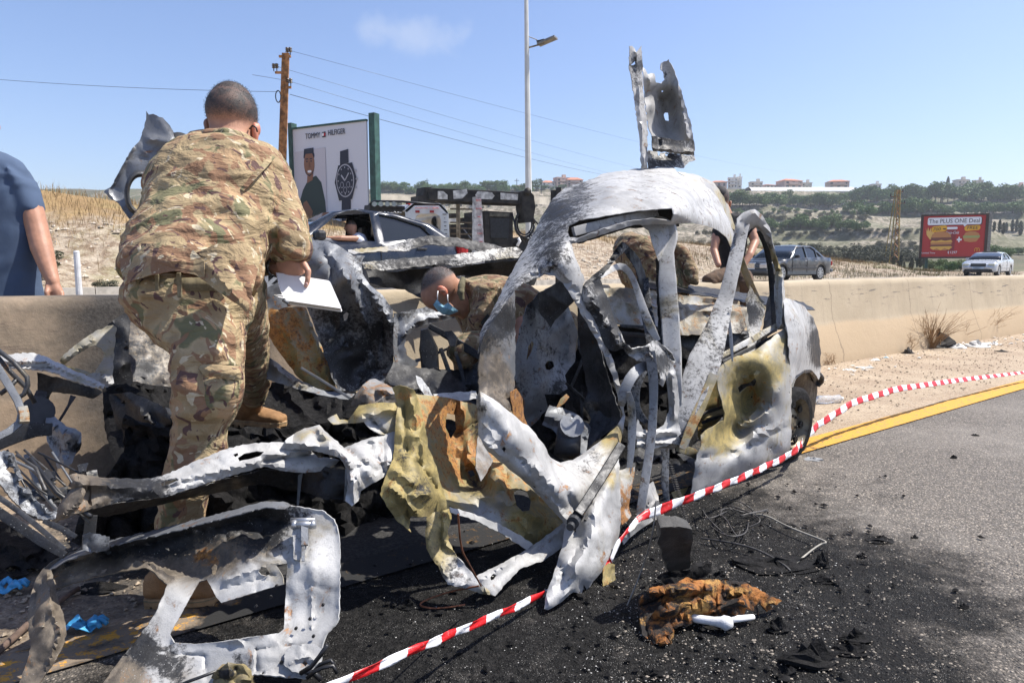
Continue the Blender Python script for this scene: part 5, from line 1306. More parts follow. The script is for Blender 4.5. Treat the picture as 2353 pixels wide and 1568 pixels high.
S_('lower_crumple', [(1478, 1120, 1.82), (1500, 1105, 1.85), (1508, 1130, 1.85), (1516, 1160, 1.84), (1528, 1185, 1.83), (1500, 1195, 1.8), (1470, 1215, 1.76), (1445, 1235, 1.72), (1432, 1250, 1.7), (1428, 1240, 1.7), (1450, 1205, 1.74), (1466, 1180, 1.78)], base=dict(olive=.25), creases=[(1450, 1220, 1510, 1150, 6, .04)], paint=[('soot', 1500, 1180, 14, .5)], crumple=.03)
S_('pale_triangle', [(1542, 1130, 2.0), (1580, 1118, 2.02), (1562, 1150, 1.98), (1552, 1165, 1.96)], base=dict(olive=.6), crumple=.01)
S_('inner_debris', [(1262, 930, 2.3), (1300, 940, 2.28), (1330, 955, 2.26), (1356, 980, 2.2), (1345, 1040, 2.1), (1318, 1052, 2.1), (1295, 1020, 2.15), (1268, 985, 2.25), (1245, 975, 2.3)], mat=M_STEEL, base=dict(soot=.12), creases=[(1270, 960, 1340, 980, 6, .05), (1300, 1000, 1345, 1010, 5, -.04)], crumple=.04)
g = Geo().tube([PQ(1308, 985, 2.12), PQ(1302, 1045, 2.08)], [.05, .055], 14); g.out('seat_runner_drum', M_DARK, car, True)
g = Geo().disc(PQ(1312, 978, 2.08), Vector((.2, -.8, .5)), .052, .03, 18); g.out('seat_runner_cap', M_STEEL, car)
B_('orange_scrap', [(1280, 935, 2.2, 4), (1292, 918, 2.2, 14), (1304, 908, 2.2, 10)], base=dict(rust=.5, olive=.5))
for (a, b, c_, d_) in ((1310, 892, 1350, 780), (1335, 900, 1330, 1010), (1290, 1010, 1350, 1030), (1360, 940, 1300, 880)):
 B_('seat_rod', [(a, b, 2.4, 7), ((a + c_) / 2 + 5, (b + d_) / 2, 2.38, 7), (c_, d_, 2.4, 6)], mat=M_DARK, base=dict(soot=.3), flat=.9, fold=False)
wc = PQ(1799, 968, 2.08)
wheel = bpy.data.objects.new('front_wheel', None); COL.objects.link(wheel); wheel.parent = car; wheel.location = wc - wloc(car)
R0 = wc.z - .012
tyre = Geo(); ax = Vector((NQ[0], NQ[1], 0)) * -1 + Vector((E[0], E[1], 0)) * .12; ax.normalize()
e1 = Vector((0, 0, 1)); e2 = ax.cross(e1)
def ringpts(r, w, n=40): return [wc + ax * w + (e1 * math.cos(2 * math.pi * k / n) + e2 * math.sin(2 * math.pi * k / n)) * r for k in range(n)]
def lathe(rows, name, mat, par, n=40, smooth=True, **kw):
 vs = []; fs = []
 for (r, w) in rows: vs += ringpts(r, w, n)
 for i in range(len(rows) - 1):
  for k in range(n): fs.append((i * n + k, i * n + (k + 1) % n, (i + 1) * n + (k + 1) % n, (i + 1) * n + k))
 o = mk(name, vs, fs, mat, par, smooth, **kw); return o
lathe([(R0 - .05, -.12), (R0, -.11), (R0 + .004, 0), (R0, .07), (R0 - .02, .085), (R0 - .06, .085)], 'tyre', M_CHAR, wheel)
lathe([(R0 - .055, .085), (R0 - .065, .06), (R0 - .075, .04), (R0 - .09, .0), (R0 - .095, -.03), (.10, .02), (.075, .045), (.03, .05), (.001, .05)], 'rim', burnt('scorched_bronze_rim', (.26, .22, .15), .4, .5), wheel)
for k in range(7):
 a = 2 * math.pi * k / 7
 Geo().disc(wc + ax * .052 + (e1 * math.cos(a) + e2 * math.sin(a)) * .105, ax, .020, .012, 10).out('rim_vent_hole', M_TAR, wheel)
for k in range(5):
 a = 2 * math.pi * k / 5 + .3
 Geo().disc(wc + ax * .055 + (e1 * math.cos(a) + e2 * math.sin(a)) * .045, ax, .008, .02, 8).out('wheel_bolt', M_TAR, wheel)
S_('inner_arch', [(1812, 880, 2.45), (1845, 855, 2.4), (1872, 862, 2.5), (1878, 880, 2.5), (1870, 960, 2.5), (1815, 960, 2.4)], mat=M_DARK, base=dict(soot=1), crumple=.02)
S_('boot_floor_panel', [(940, 900, 2.3), (955, 905, 2.3), (1020, 912, 2.3), (1095, 930, 2.3), (1105, 1000, 2.2), (1130, 1045, 2.1), (1200, 1090, 2.0), (1250, 1140, 1.95), (1295, 1185, 1.9), (1290, 1205, 1.85), (1250, 1240, 1.85), (1219, 1256, 1.85), (1195, 1238, 1.85), (1150, 1213, 1.88), (1100, 1190, 1.9), (1056, 1174, 1.9), (1010, 1150, 1.95), (985, 1090, 2.0), (960, 1000, 2.1)],
 holes=[[(1180, 1130), (1195, 1122), (1210, 1128), (1220, 1150), (1216, 1172), (1200, 1174), (1185, 1160)], [(1026, 948), (1045, 952), (1048, 985), (1035, 1008), (1022, 980)], [(1074, 1082), (1086, 1078), (1092, 1090), (1080, 1096)]],
 ctrl=[(1060, 1000, 2.3), (1150, 1120, 1.93), (1100, 1100, 2.15)], creases=[(1060, 930, 1080, 1060, 8, .05), (1080, 1060, 1160, 1120, 10, .06), (1160, 1085, 1170, 1150, 8, -.05), (1150, 1150, 1240, 1190, 10, .05), (1110, 1040, 1150, 1110, 9, .06)],
 base=dict(olive=.65, rust=.18), paint=[('rust', 1030, 960, 60, .45), ('rust', 1110, 1060, 40, .4), ('rust', 1040, 1050, 40, .3), ('soot', 1090, 1120, 30, .35), ('soot', 1110, 980, 34, .45), ('rust', 1190, 1110, 26, .35), ('olive', 1120, 1190, 40, -.5), ('soot', 1160, 1225, 20, .2)], crumple=.03, th=.006)
S_('olive_curtain', [(901, 889, 2.1), (918, 884, 2.08), (935, 888, 2.05), (949, 893, 2.05), (958, 912, 2.05), (968, 947, 2.03), (978, 990, 2.0), (984, 1032, 1.98), (1003, 1073, 1.94), (1009, 1102, 1.92), (1022, 1140, 1.9), (1035, 1172, 1.88), (1015, 1182, 1.88), (997, 1185, 1.88), (943, 1185, 1.86), (939, 1210, 1.85), (944, 1222, 1.84), (934, 1214, 1.85), (908, 1191, 1.87), (888, 1162, 1.88), (873, 1134, 1.9), (885, 1096, 1.93), (896, 1070, 1.95), (904, 1054, 1.97), (906, 1020, 2.0), (908, 991, 2.02), (911, 950, 2.05), (913, 925, 2.08)],
 ctrl=[(935, 1000, 1.96), (950, 1090, 1.88), (920, 1140, 1.86), (980, 1150, 1.86)], creases=[(945, 920, 975, 1040, 5, .03), (925, 900, 935, 1040, 7, -.03), (900, 1120, 960, 1180, 8, .05), (960, 1060, 1000, 1120, 7, -.04), (905, 1080, 950, 1110, 9, .04), (930, 1150, 942, 1200, 5, -.04), (950, 1140, 985, 1135, 6, .04)],
 base=dict(olive=.85), paint=[('rust', 930, 905, 22, .6), ('rust', 955, 960, 20, .4), ('soot', 925, 1050, 18, .3), ('soot', 975, 1120, 30, .28), ('olive', 955, 1100, 30, -.2), ('rust', 990, 1100, 14, .3)], crumple=.014, th=.006, step=7)
S_('rust_top_scrap', [(806, 935, 2.3), (818, 905, 2.3), (832, 886, 2.32), (850, 872, 2.35), (862, 870, 2.35), (880, 880, 2.3), (905, 892, 2.25), (912, 925, 2.2), (880, 926, 2.2), (850, 930, 2.2), (825, 928, 2.25)], base=dict(rust=.25, brown=.5, soot=.08), crumple=.05, creases=[(830, 890, 900, 900, 6, .05)], th=.006)
S_('olive_strap', [(752, 962, 2.2), (760, 957, 2.2), (773, 951, 2.2), (780, 964, 2.18), (800, 966, 2.15), (812, 950, 2.15), (825, 931, 2.15), (860, 926, 2.12), (911, 924, 2.08), (909, 960, 2.06), (908, 998, 2.05), (890, 999, 2.05), (873, 997, 2.06), (850, 985, 2.08), (835, 968, 2.1), (800, 972, 2.14), (765, 975, 2.18)], base=dict(olive=.6), paint=[('olive', 860, 975, 20, -.7), ('rust', 800, 960, 14, .2), ('soot', 890, 975, 12, .2)], creases=[(830, 955, 905, 940, 6, .04), (850, 960, 885, 998, 4, -.04)], crumple=.02, th=.006)
S_('crumpled_wing', [(644, 1029, 2.05), (655, 1012, 2.05), (676, 997, 2.08), (700, 984, 2.1), (733, 976, 2.1), (745, 990, 2.08), (768, 1010, 2.05), (790, 1029, 2.03), (815, 1018, 2.05), (847, 1007, 2.06), (880, 998, 2.06), (908, 991, 2.06), (905, 1030, 2.02), (898, 1065, 1.98), (885, 1092, 1.95), (876, 1098, 1.94), (850, 1112, 1.93), (828, 1127, 1.93), (822, 1150, 1.91), (808, 1162, 1.9), (793, 1150, 1.91), (800, 1110, 1.94), (797, 1075, 1.96), (780, 1050, 1.98), (740, 1038, 2.0), (700, 1030, 2.02), (670, 1032, 2.04)],
 ctrl=[(760, 1030, 1.94), (830, 1060, 1.9), (700, 1012, 1.98)], creases=[(730, 985, 800, 1060, 8, .06), (800, 1060, 815, 1150, 7, .05), (790, 1030, 860, 1080, 10, -.05), (660, 1015, 720, 1025, 6, .03), (850, 1020, 880, 1080, 8, -.03)],
 base=dict(soot=-.2), paint=[('olive', 740, 1000, 34, .45), ('olive', 870, 1005, 30, .3), ('olive', 690, 1000, 24, .35), ('soot', 820, 1140, 14, .2)], crumple=.03, th=.006, step=7)
S_('black_glossy_box', [(690, 1062, 2.1), (740, 1072, 2.05), (796, 1078, 2.0), (798, 1110, 1.98), (793, 1148, 1.98), (780, 1152, 1.98), (735, 1140, 2.02), (700, 1128, 2.1), (680, 1090, 2.15)], mat=M_TAR, crumple=.015, th=.02)
B_('black_box_edge', [(796, 1072, 1.97, 6), (798, 1112, 1.96, 6), (792, 1150, 1.96, 5)], mat=M_STEEL)
S_('lower_ring', [(980, 1189, 1.86), (1000, 1175, 1.86), (1032, 1168, 1.86), (1036, 1190, 1.85), (1028, 1215, 1.83), (1029, 1241, 1.82), (1040, 1262, 1.8), (1056, 1283, 1.78), (1070, 1300, 1.76), (1084, 1314, 1.74), (1100, 1338, 1.72), (1124, 1358, 1.7), (1136, 1368, 1.69), (1110, 1362, 1.69), (1070, 1350, 1.71), (1029, 1341, 1.73), (1016, 1320, 1.75), (1008, 1300, 1.77), (990, 1280, 1.8), (980, 1258, 1.82), (978, 1220, 1.84)],
 creases=[(1010, 1180, 1010, 1260, 6, -.03), (1030, 1250, 1120, 1360, 5, .03)], base=dict(olive=.55), paint=[('olive', 1070, 1320, 50, -.8), ('soot', 1030, 1310, 30, .25)], curl=.02, curl_r=8, crumple=.012, th=.008, step=7)
S_('lower_ring_strip', [(1094, 1324, 1.74), (1130, 1306, 1.76), (1195, 1272, 1.8), (1250, 1235, 1.82), (1296, 1198, 1.84), (1300, 1224, 1.8), (1292, 1255, 1.76), (1247, 1288, 1.74), (1195, 1305, 1.73), (1160, 1340, 1.70), (1136, 1368, 1.68), (1108, 1350, 1.70), (1090, 1335, 1.72)],
 holes=[[(1125, 1326), (1132, 1318), (1140, 1320), (1134, 1330), (1127, 1332)]], creases=[(1110, 1330, 1290, 1215, 9, .03)], base=dict(soot=-.2), paint=[('soot', 1130, 1322, 12, .25)], curl=.02, curl_r=8, crumple=.01, th=.008, step=7)
S_('lower_lip', [(1032, 1164, 1.84), (1060, 1172, 1.84), (1105, 1186, 1.83), (1160, 1210, 1.82), (1200, 1232, 1.81), (1224, 1250, 1.8), (1210, 1262, 1.8), (1150, 1224, 1.81), (1090, 1194, 1.82), (1034, 1176, 1.83)], base=dict(soot=.0, olive=.15), crumple=.008, th=.008, step=7)
S_('yellow_tab', [(1385, 1300, 1.6), (1398, 1292, 1.6), (1412, 1296, 1.6), (1414, 1345, 1.57), (1400, 1352, 1.57), (1384, 1345, 1.57)], base=dict(olive=.7, rust=.2), crumple=.02, step=6)
S_('dark_inner_hoop', [(990, 1310, 2.2), (1004, 1305, 2.2), (1020, 1340, 2.15), (1032, 1362, 2.1), (1022, 1366, 2.1), (1000, 1345, 2.15)], mat=M_DARK, base=dict(brown=.5), crumple=.01)
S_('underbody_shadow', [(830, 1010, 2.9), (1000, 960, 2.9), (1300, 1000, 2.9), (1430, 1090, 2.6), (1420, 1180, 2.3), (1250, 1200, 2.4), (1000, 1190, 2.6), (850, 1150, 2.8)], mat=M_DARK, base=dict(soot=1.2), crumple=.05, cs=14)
for nm, pts in (('seat_frame_tube', [(985, 748, 3.0, 12), (1030, 772, 2.95, 16), (1068, 798, 2.9, 18), (1105, 820, 2.8, 17)]),
    ('seat_frame_tube', [(1012, 800, 2.95, 10), (1030, 850, 2.9, 11), (1045, 905, 2.85, 11)]),
    ('seat_frame_tube', [(1046, 808, 2.9, 9), (1060, 850, 2.85, 10), (1072, 900, 2.8, 10)]),
    ('seat_frame_tube', [(975, 755, 3.0, 20), (985, 800, 3.0, 44), (990, 880, 2.95, 40)])):
 B_(nm, pts, mat=M_DARK, base=dict(soot=.55), flat=.85, fold=False)
B_('buckle_bracket', [(1022, 765, 2.9, 10), (1036, 757, 2.88, 20), (1048, 775, 2.86, 24), (1040, 795, 2.86, 14)], mat=M_DARK, base=dict(soot=.3), dent=.4)
half = thing('torn_rear_half', SQ(.2, 3.2, 0), 'torn off half of the burnt car with floor and grey panels behind the soldier', 'wreckage')
H_ = lambda n, o, **k: S_(n, o, par=half, **k)
H_('floor_pan', [(240, 892, .47), (250, 880, .50), (330, 872, .50), (420, 868, .48), (520, 868, .46), (640, 878, .44), (740, 892, .42), (815, 900, .41), (840, 925, .38), (812, 975, .30), (750, 1000, .25), (690, 1015, .24), (600, 1010, .235), (520, 996, .245), (460, 1012, .24), (380, 1018, .25), (320, 1000, .28), (270, 950, .36)], ctrl=[(540, 972, .262), (600, 982, .256), (655, 984, .254), (640, 930, .33), (500, 930, .34), (740, 945, .32)], mode='z', mat=M_CHAR, crumple=.012, cs=40, th=.02)
H_('soot_hump', [(235, 890, 3.45), (290, 880, 3.4), (330, 900, 3.3), (370, 940, 3.1), (400, 1000, 2.9), (390, 1080, 2.8), (320, 1110, 2.8), (262, 1060, 3.0), (240, 980, 3.3)], mat=M_CHAR, crumple=.06, cs=24)
H_('floor_side_wall', [(250, 905, 3.3), (300, 900, 3.2), (380, 935, 3.0), (520, 985, 2.7), (640, 1005, 2.6), (700, 1010, 2.6), (700, 1060, 2.6), (560, 1100, 2.65), (420, 1110, 2.8), (320, 1060, 3.0), (270, 1000, 3.2)], mat=M_DARK, base=dict(soot=.75), crumple=.06, cs=14)  # dark sheet filling the void under the floor: painted shade and burnt crust
H_('grey_side_panel', [(700, 556, 3.0), (715, 552, 3.0), (741, 554, 3.0), (773, 562, 2.95), (799, 580, 2.9), (812, 588, 2.88), (839, 588, 2.86), (830, 604, 2.86), (833, 630, 2.84), (850, 656, 2.8), (879, 679, 2.76), (900, 706, 2.74), (905, 740, 2.74), (904, 800, 2.76), (904, 829, 2.78), (892, 855, 2.8), (879, 883, 2.8), (847, 879, 2.8), (816, 899, 2.8), (778, 896, 2.8), (765, 874, 2.82), (730, 770, 2.9), (705, 705, 2.95), (695, 660, 2.98), (690, 610, 3.0)],
 ctrl=[(740, 600, 2.86), (790, 640, 2.75), (800, 760, 2.9), (860, 720, 2.8), (820, 860, 2.86), (840, 660, 2.78)], creases=[(745, 560, 800, 640, 8, .05), (800, 640, 840, 740, 9, .06), (810, 600, 825, 660, 5, -.04), (840, 650, 895, 740, 7, .05), (770, 580, 760, 640, 8, -.04), (880, 720, 880, 820, 6, -.04)],
 holes=[[(788, 722), (796, 716), (801, 720), (798, 732), (790, 736)]], mat=M_STEEL, base=dict(soot=.16), paint=[('soot', 800, 830, 60, .5), ('soot', 760, 740, 40, .3), ('soot', 870, 760, 30, .3), ('soot', 745, 600, 24, -.2)], crumple=.03, th=.006)
H_('rusty_inner_panel', [(611, 705, 3.05), (640, 708, 3.03), (690, 704, 3.0), (703, 708, 3.0), (720, 755, 2.96), (744, 812, 2.92), (774, 896, 2.86), (750, 897, 2.86), (720, 889, 2.88), (700, 878, 2.9), (686, 867, 2.92), (665, 840, 2.95), (647, 816, 2.98), (628, 790, 3.0), (616, 765, 3.02)], holes=[[(718, 738), (724, 736), (728, 748), (724, 758), (719, 752)]],
 base=dict(rust=.3, olive=.6), creases=[(700, 715, 760, 890, 6, .04), (640, 720, 700, 860, 12, .05)], paint=[('rust', 640, 760, 45, .4), ('soot', 740, 860, 24, .1)], crumple=.015, th=.006)
H_('pale_patch_panel', [(608, 665, 3.0), (625, 655, 3.0), (640, 647, 3.0), (655, 665, 2.98), (672, 690, 2.96), (660, 705, 2.96), (640, 711, 2.97), (612, 705, 3.0)], base=dict(soot=-.2), crumple=.012, mat=M_STEEL)
H_('grey_foot_crumple', [(612, 815, 3.0), (640, 835, 2.96), (680, 868, 2.9), (722, 890, 2.86), (760, 900, 2.84), (815, 905, 2.8), (800, 918, 2.78), (740, 908, 2.8), (690, 895, 2.84), (640, 880, 2.9), (612, 870, 2.96)], mode='q', mat=M_STEEL, base=dict(olive=.12, soot=.05), crumple=.04, creases=[(640, 850, 700, 890, 5, .04)], th=.006)
B_('loose_rod', [(692, 845, 2.7, 6), (750, 880, 2.6, 6), (805, 915, 2.5, 6)], par=half, mat=M_STEEL, flat=.9, fold=False)
H_('burnt_floor_mass', [(285, 955, 2.7), (340, 975, 2.65), (400, 985, 2.62), (520, 985, 2.6), (640, 985, 2.6), (760, 965, 2.6), (840, 950, 2.6), (920, 1040, 2.6), (980, 1150, 2.6), (1010, 1240, 2.6), (900, 1250, 2.58), (700, 1262, 2.56), (560, 1270, 2.55), (420, 1290, 2.55), (300, 1296, 2.56), (235, 1286, 2.56), (170, 1240, 2.58), (190, 1165, 2.6), (250, 1085, 2.65), (285, 1040, 2.7)], mat=M_CHAR, crumple=.10, cs=22, th=.02, step=12)  # black mass added to stand for the body's shadow over sooty ground
H_('upper_roof_rail', [(799, 574, 4.12), (850, 570, 4.12), (905, 564, 4.12), (934, 552, 4.12), (965, 545, 4.12), (986, 542, 4.12), (1030, 545, 4.12), (1064, 549, 4.12), (1110, 557, 4.12), (1151, 567, 4.12), (1160, 576, 4.10), (1136, 576, 4.07), (1110, 580, 4.07), (1078, 572, 4.07), (1040, 566, 4.07), (986, 562, 4.07), (960, 568, 4.07), (934, 577, 4.07), (900, 577, 4.07), (850, 580, 4.07), (801, 585, 4.07)],
 creases=[(905, 570, 986, 551, 3, .02), (986, 551, 1150, 571, 3, .02)], base=dict(soot=.3, olive=.12), paint=[('soot', 1020, 552, 60, .35), ('soot', 1110, 568, 60, .3), ('olive', 860, 575, 60, .3), ('soot', 850, 575, 50, -.3)], crumple=.012, th=.01, step=6)
H_('lower_roof_rail', [(829, 604, 3.92), (880, 599, 3.92), (934, 593, 3.92), (1000, 588, 3.92), (1050, 584, 3.92), (1100, 578, 3.92), (1150, 571, 3.92), (1179, 568, 3.92), (1192, 570, 3.92), (1200, 578, 3.90), (1190, 592, 3.87), (1150, 595, 3.87), (1100, 602, 3.87), (1044, 611, 3.87), (1020, 606, 3.87), (960, 613, 3.87), (900, 620, 3.87), (876, 622, 3.87), (836, 617, 3.87)],
 creases=[(835, 610, 1050, 597, 3, .02), (1050, 597, 1195, 580, 3, .015)], base=dict(soot=.24), paint=[('soot', 930, 606, 50, .3), ('soot', 1010, 598, 30, .3), ('olive', 1160, 580, 40, .35), ('olive', 850, 606, 26, .4)], crumple=.012, th=.01, step=6)
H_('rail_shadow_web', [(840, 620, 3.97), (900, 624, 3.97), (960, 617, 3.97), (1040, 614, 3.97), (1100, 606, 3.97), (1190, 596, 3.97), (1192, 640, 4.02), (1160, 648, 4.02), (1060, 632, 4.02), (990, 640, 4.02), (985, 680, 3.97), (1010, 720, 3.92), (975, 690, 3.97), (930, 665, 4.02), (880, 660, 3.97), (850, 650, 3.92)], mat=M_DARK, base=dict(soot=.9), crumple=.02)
H_('arch_bracket', [(905, 719, 3.65), (930, 716, 3.65), (965, 708, 3.67), (998, 700, 3.69), (1040, 700, 3.71), (1064, 694, 3.73), (1062, 712, 3.71), (1066, 726, 3.70), (1030, 733, 3.68), (990, 742, 3.65), (963, 749, 3.63), (945, 760, 3.61), (934, 771, 3.60), (929, 790, 3.59), (934, 815, 3.58), (948, 826, 3.58), (962, 826, 3.58), (958, 840, 3.57), (930, 850, 3.57), (912, 845, 3.57), (903, 815, 3.58), (902, 760, 3.61)],
 creases=[(925, 770, 965, 735, 4, .04), (965, 735, 1060, 715, 4, .04), (915, 730, 915, 820, 5, -.03)], holes=[[(918, 724), (925, 720), (930, 724), (924, 730)]], mat=M_STEEL, base=dict(soot=.05), paint=[('soot', 930, 712, 30, .3), ('soot', 980, 705, 16, .2)], crumple=.012, th=.012, step=6)
B_('arch_lower_strip', [(955, 828, 3.3, 8), (985, 822, 3.3, 7), (1010, 806, 3.3, 7), (1030, 800, 3.3, 6)], par=half, mat=M_STEEL)
H_('blue_bent_scrap', [(955, 862, 2.7), (968, 868, 2.68), (985, 890, 2.64), (996, 912, 2.6), (985, 918, 2.6), (970, 900, 2.62), (958, 880, 2.66)], mat=M_STEEL, base=dict(soot=.05), crumple=.02)
H_('back_wall_scrap', [(900, 830, 2.9), (960, 845, 2.9), (1060, 850, 2.9), (1100, 830, 2.8), (1100, 940, 2.6), (1000, 930, 2.6), (900, 925, 2.7), (870, 890, 2.8)], mat=M_DARK, base=dict(soot=1), crumple=.06, cs=18)
H_('grey_sill_scrap', [(995, 905, 2.45), (1030, 902, 2.45), (1093, 898, 2.4), (1098, 915, 2.38), (1050, 922, 2.4), (1000, 918, 2.42)], base=dict(soot=.1), crumple=.02)
H_('olive_back_panel', [(300, 740, 3.5), (345, 730, 3.5), (380, 735, 3.5), (405, 750, 3.5), (410, 892, 3.3), (360, 886, 3.3), (305, 876, 3.3), (296, 800, 3.4)], base=dict(olive=.3, brown=.5, soot=.2), mat=M_DARK, paint=[('soot', 330, 860, 30, .3), ('rust', 320, 750, 24, .25)], crumple=.02)
H_('black_back_panel', [(248, 745, 3.72), (285, 720, 3.72), (310, 735, 3.7), (318, 800, 3.65), (305, 880, 3.6), (270, 905, 3.6), (248, 890, 3.62)], mat=M_DARK, base=dict(soot=.9), crumple=.03)  # sheet standing for the soot stain and cast shadow on the barrier
H_('triangle_bracket', [(138, 827, 3.2), (150, 812, 3.2), (180, 788, 3.2), (208, 768, 3.2), (225, 757, 3.2), (260, 746, 3.2), (268, 752, 3.2), (262, 800, 3.18), (260, 850, 3.15), (258, 883, 3.12), (240, 886, 3.12), (211, 862, 3.14), (195, 860, 3.15), (170, 850, 3.17), (144, 842, 3.2)],
 holes=[[(147, 838), (170, 818), (208, 795), (218, 792), (232, 800), (240, 812), (236, 826), (215, 858), (200, 852), (180, 846)]], base=dict(olive=.45, soot=.05), creases=[(150, 825, 215, 780, 4, .02)], crumple=.01, th=.01, step=6)
H_('pale_corner_scrap', [(195, 864, 3.1), (215, 856, 3.1), (240, 858, 3.1), (258, 862, 3.1), (262, 880, 3.08), (245, 890, 3.08), (215, 880, 3.1)], base=dict(olive=.2), crumple=.03, creases=[(235, 860, 255, 884, 4, .04)], step=6)
beam = thing('twisted_sill_beam', PZ(420, 1250, 0), 'long bent white sill beam with slotted holes crossing in front of the soldiers leg', 'wreckage')
S_('beam_skin', [(121, 1201, 2.0), (128, 1180, 2.0), (138, 1158, 2.0), (155, 1135, 2.0), (166, 1122, 2.0), (168, 1105, 2.0), (160, 1092, 2.0), (175, 1088, 2.0), (240, 1098, 2.02), (312, 1101, 2.04), (345, 1100, 2.05), (370, 1094, 2.05), (410, 1078, 2.06), (450, 1059, 2.06), (500, 1040, 2.06), (543, 1025, 2.06), (600, 1017, 2.07), (640, 1016, 2.07), (690, 1018, 2.07), (712, 1032, 2.06), (730, 1052, 2.05), (755, 1052, 2.05), (779, 1057, 2.05), (770, 1066, 2.03), (748, 1076, 2.02), (730, 1082, 2.02), (690, 1084, 2.02), (650, 1080, 2.02), (606, 1070, 2.02), (560, 1082, 2.0), (519, 1094, 2.0), (465, 1112, 1.99), (415, 1128, 1.98), (380, 1140, 1.98), (346, 1142, 1.98), (300, 1146, 1.97), (260, 1153, 1.97), (225, 1164, 1.96), (194, 1173, 1.95), (155, 1188, 1.94)],
 par=beam, holes=[[(546, 1052), (560, 1042), (590, 1036), (606, 1038), (596, 1048), (570, 1056), (550, 1060)], [(368, 1110), (385, 1102), (405, 1098), (410, 1102), (395, 1110), (372, 1116)], [(536, 1044), (545, 1040), (548, 1045), (540, 1050)]],
 creases=[(350, 1118, 600, 1058, 4, .035), (600, 1058, 720, 1042, 5, -.04), (600, 1048, 705, 1036, 3, .03), (170, 1110, 350, 1125, 12, .05), (204, 1100, 204, 1160, 3, -.02)],
 curl=.03, curl_r=9, base=dict(soot=-.1), paint=[('brown', 210, 1125, 80, 1.1), ('soot', 305, 1118, 50, .75), ('brown', 150, 1175, 50, 1.0), ('soot', 370, 1125, 36, .55), ('soot', 250, 1110, 40, .3), ('rust', 190, 1150, 30, .25), ('soot', 450, 1100, 30, .05), ('olive', 170, 1170, 30, .3)], crumple=.007, th=.008, step=7)
S_('beam_underside', [(160, 1180, 2.1), (260, 1156, 2.1), (346, 1146, 2.1), (420, 1130, 2.1), (520, 1098, 2.1), (610, 1076, 2.1), (700, 1088, 2.1), (690, 1130, 2.15), (600, 1110, 2.15), (500, 1130, 2.2), (400, 1150, 2.2), (250, 1185, 2.2)], par=beam, mat=M_DARK, base=dict(soot=.6), crumple=.03)
S_('beam_curl', [(140, 1162, 1.96), (166, 1120, 1.98), (176, 1092, 1.98), (186, 1100, 1.96), (196, 1128, 1.94), (190, 1150, 1.93), (172, 1170, 1.93), (142, 1190, 1.93)], par=beam, base=dict(brown=.9, rust=.1), curl=.04, curl_r=10, crumple=.01, step=6)
B_('beam_support', [(210, 1184, 2.1, 26), (205, 1220, 2.1, 26), (202, 1258, 2.1, 30)], par=beam, mat=M_DARK, base=dict(brown=.3))
S_('beam_clip', [(190, 1228, 2.0), (205, 1222, 2.0), (252, 1232, 2.0), (250, 1262, 2.0), (222, 1268, 2.0), (190, 1262, 2.0)], par=beam, mat=M_STEEL, base=dict(soot=.25), crumple=.02, step=6)
B_('beam_hanger', [(690, 1085, 2.1, 12), (688, 1110, 2.1, 8), (684, 1160, 2.1, 5)], par=beam, mat=M_STEEL)
def dfr(y, off=0.0): return 1.56 + (1560 - y) / 400.0 * .32 + off
dfo = [(100, 1306), (118, 1290), (145, 1275), (190, 1258), (242, 1243), (300, 1230), (363, 1216), (425, 1200), (484, 1185), (545, 1170), (606, 1155), (644, 1155), (664, 1160), (700, 1166), (740, 1171), (768, 1192), (776, 1215), (780, 1240), (782, 1300), (780, 1360), (779, 1420), (770, 1436), (754, 1451), (742, 1480), (735, 1515), (722, 1545), (706, 1557), (650, 1554), (585, 1548), (562, 1562), (545, 1590), (400, 1600), (225, 1590), (240, 1562), (263, 1531), (288, 1500), (311, 1472), (335, 1440), (356, 1410), (372, 1372), (384, 1342), (365, 1328), (350, 1312), (335, 1304), (301, 1309), (250, 1318), (208, 1328), (160, 1342), (128, 1353), (120, 1330)]
frame_t = thing('torn_door_frame', PZ(560, 1540, 0), 'white and scorched pressed door frame lying torn in the foreground', 'wreckage')
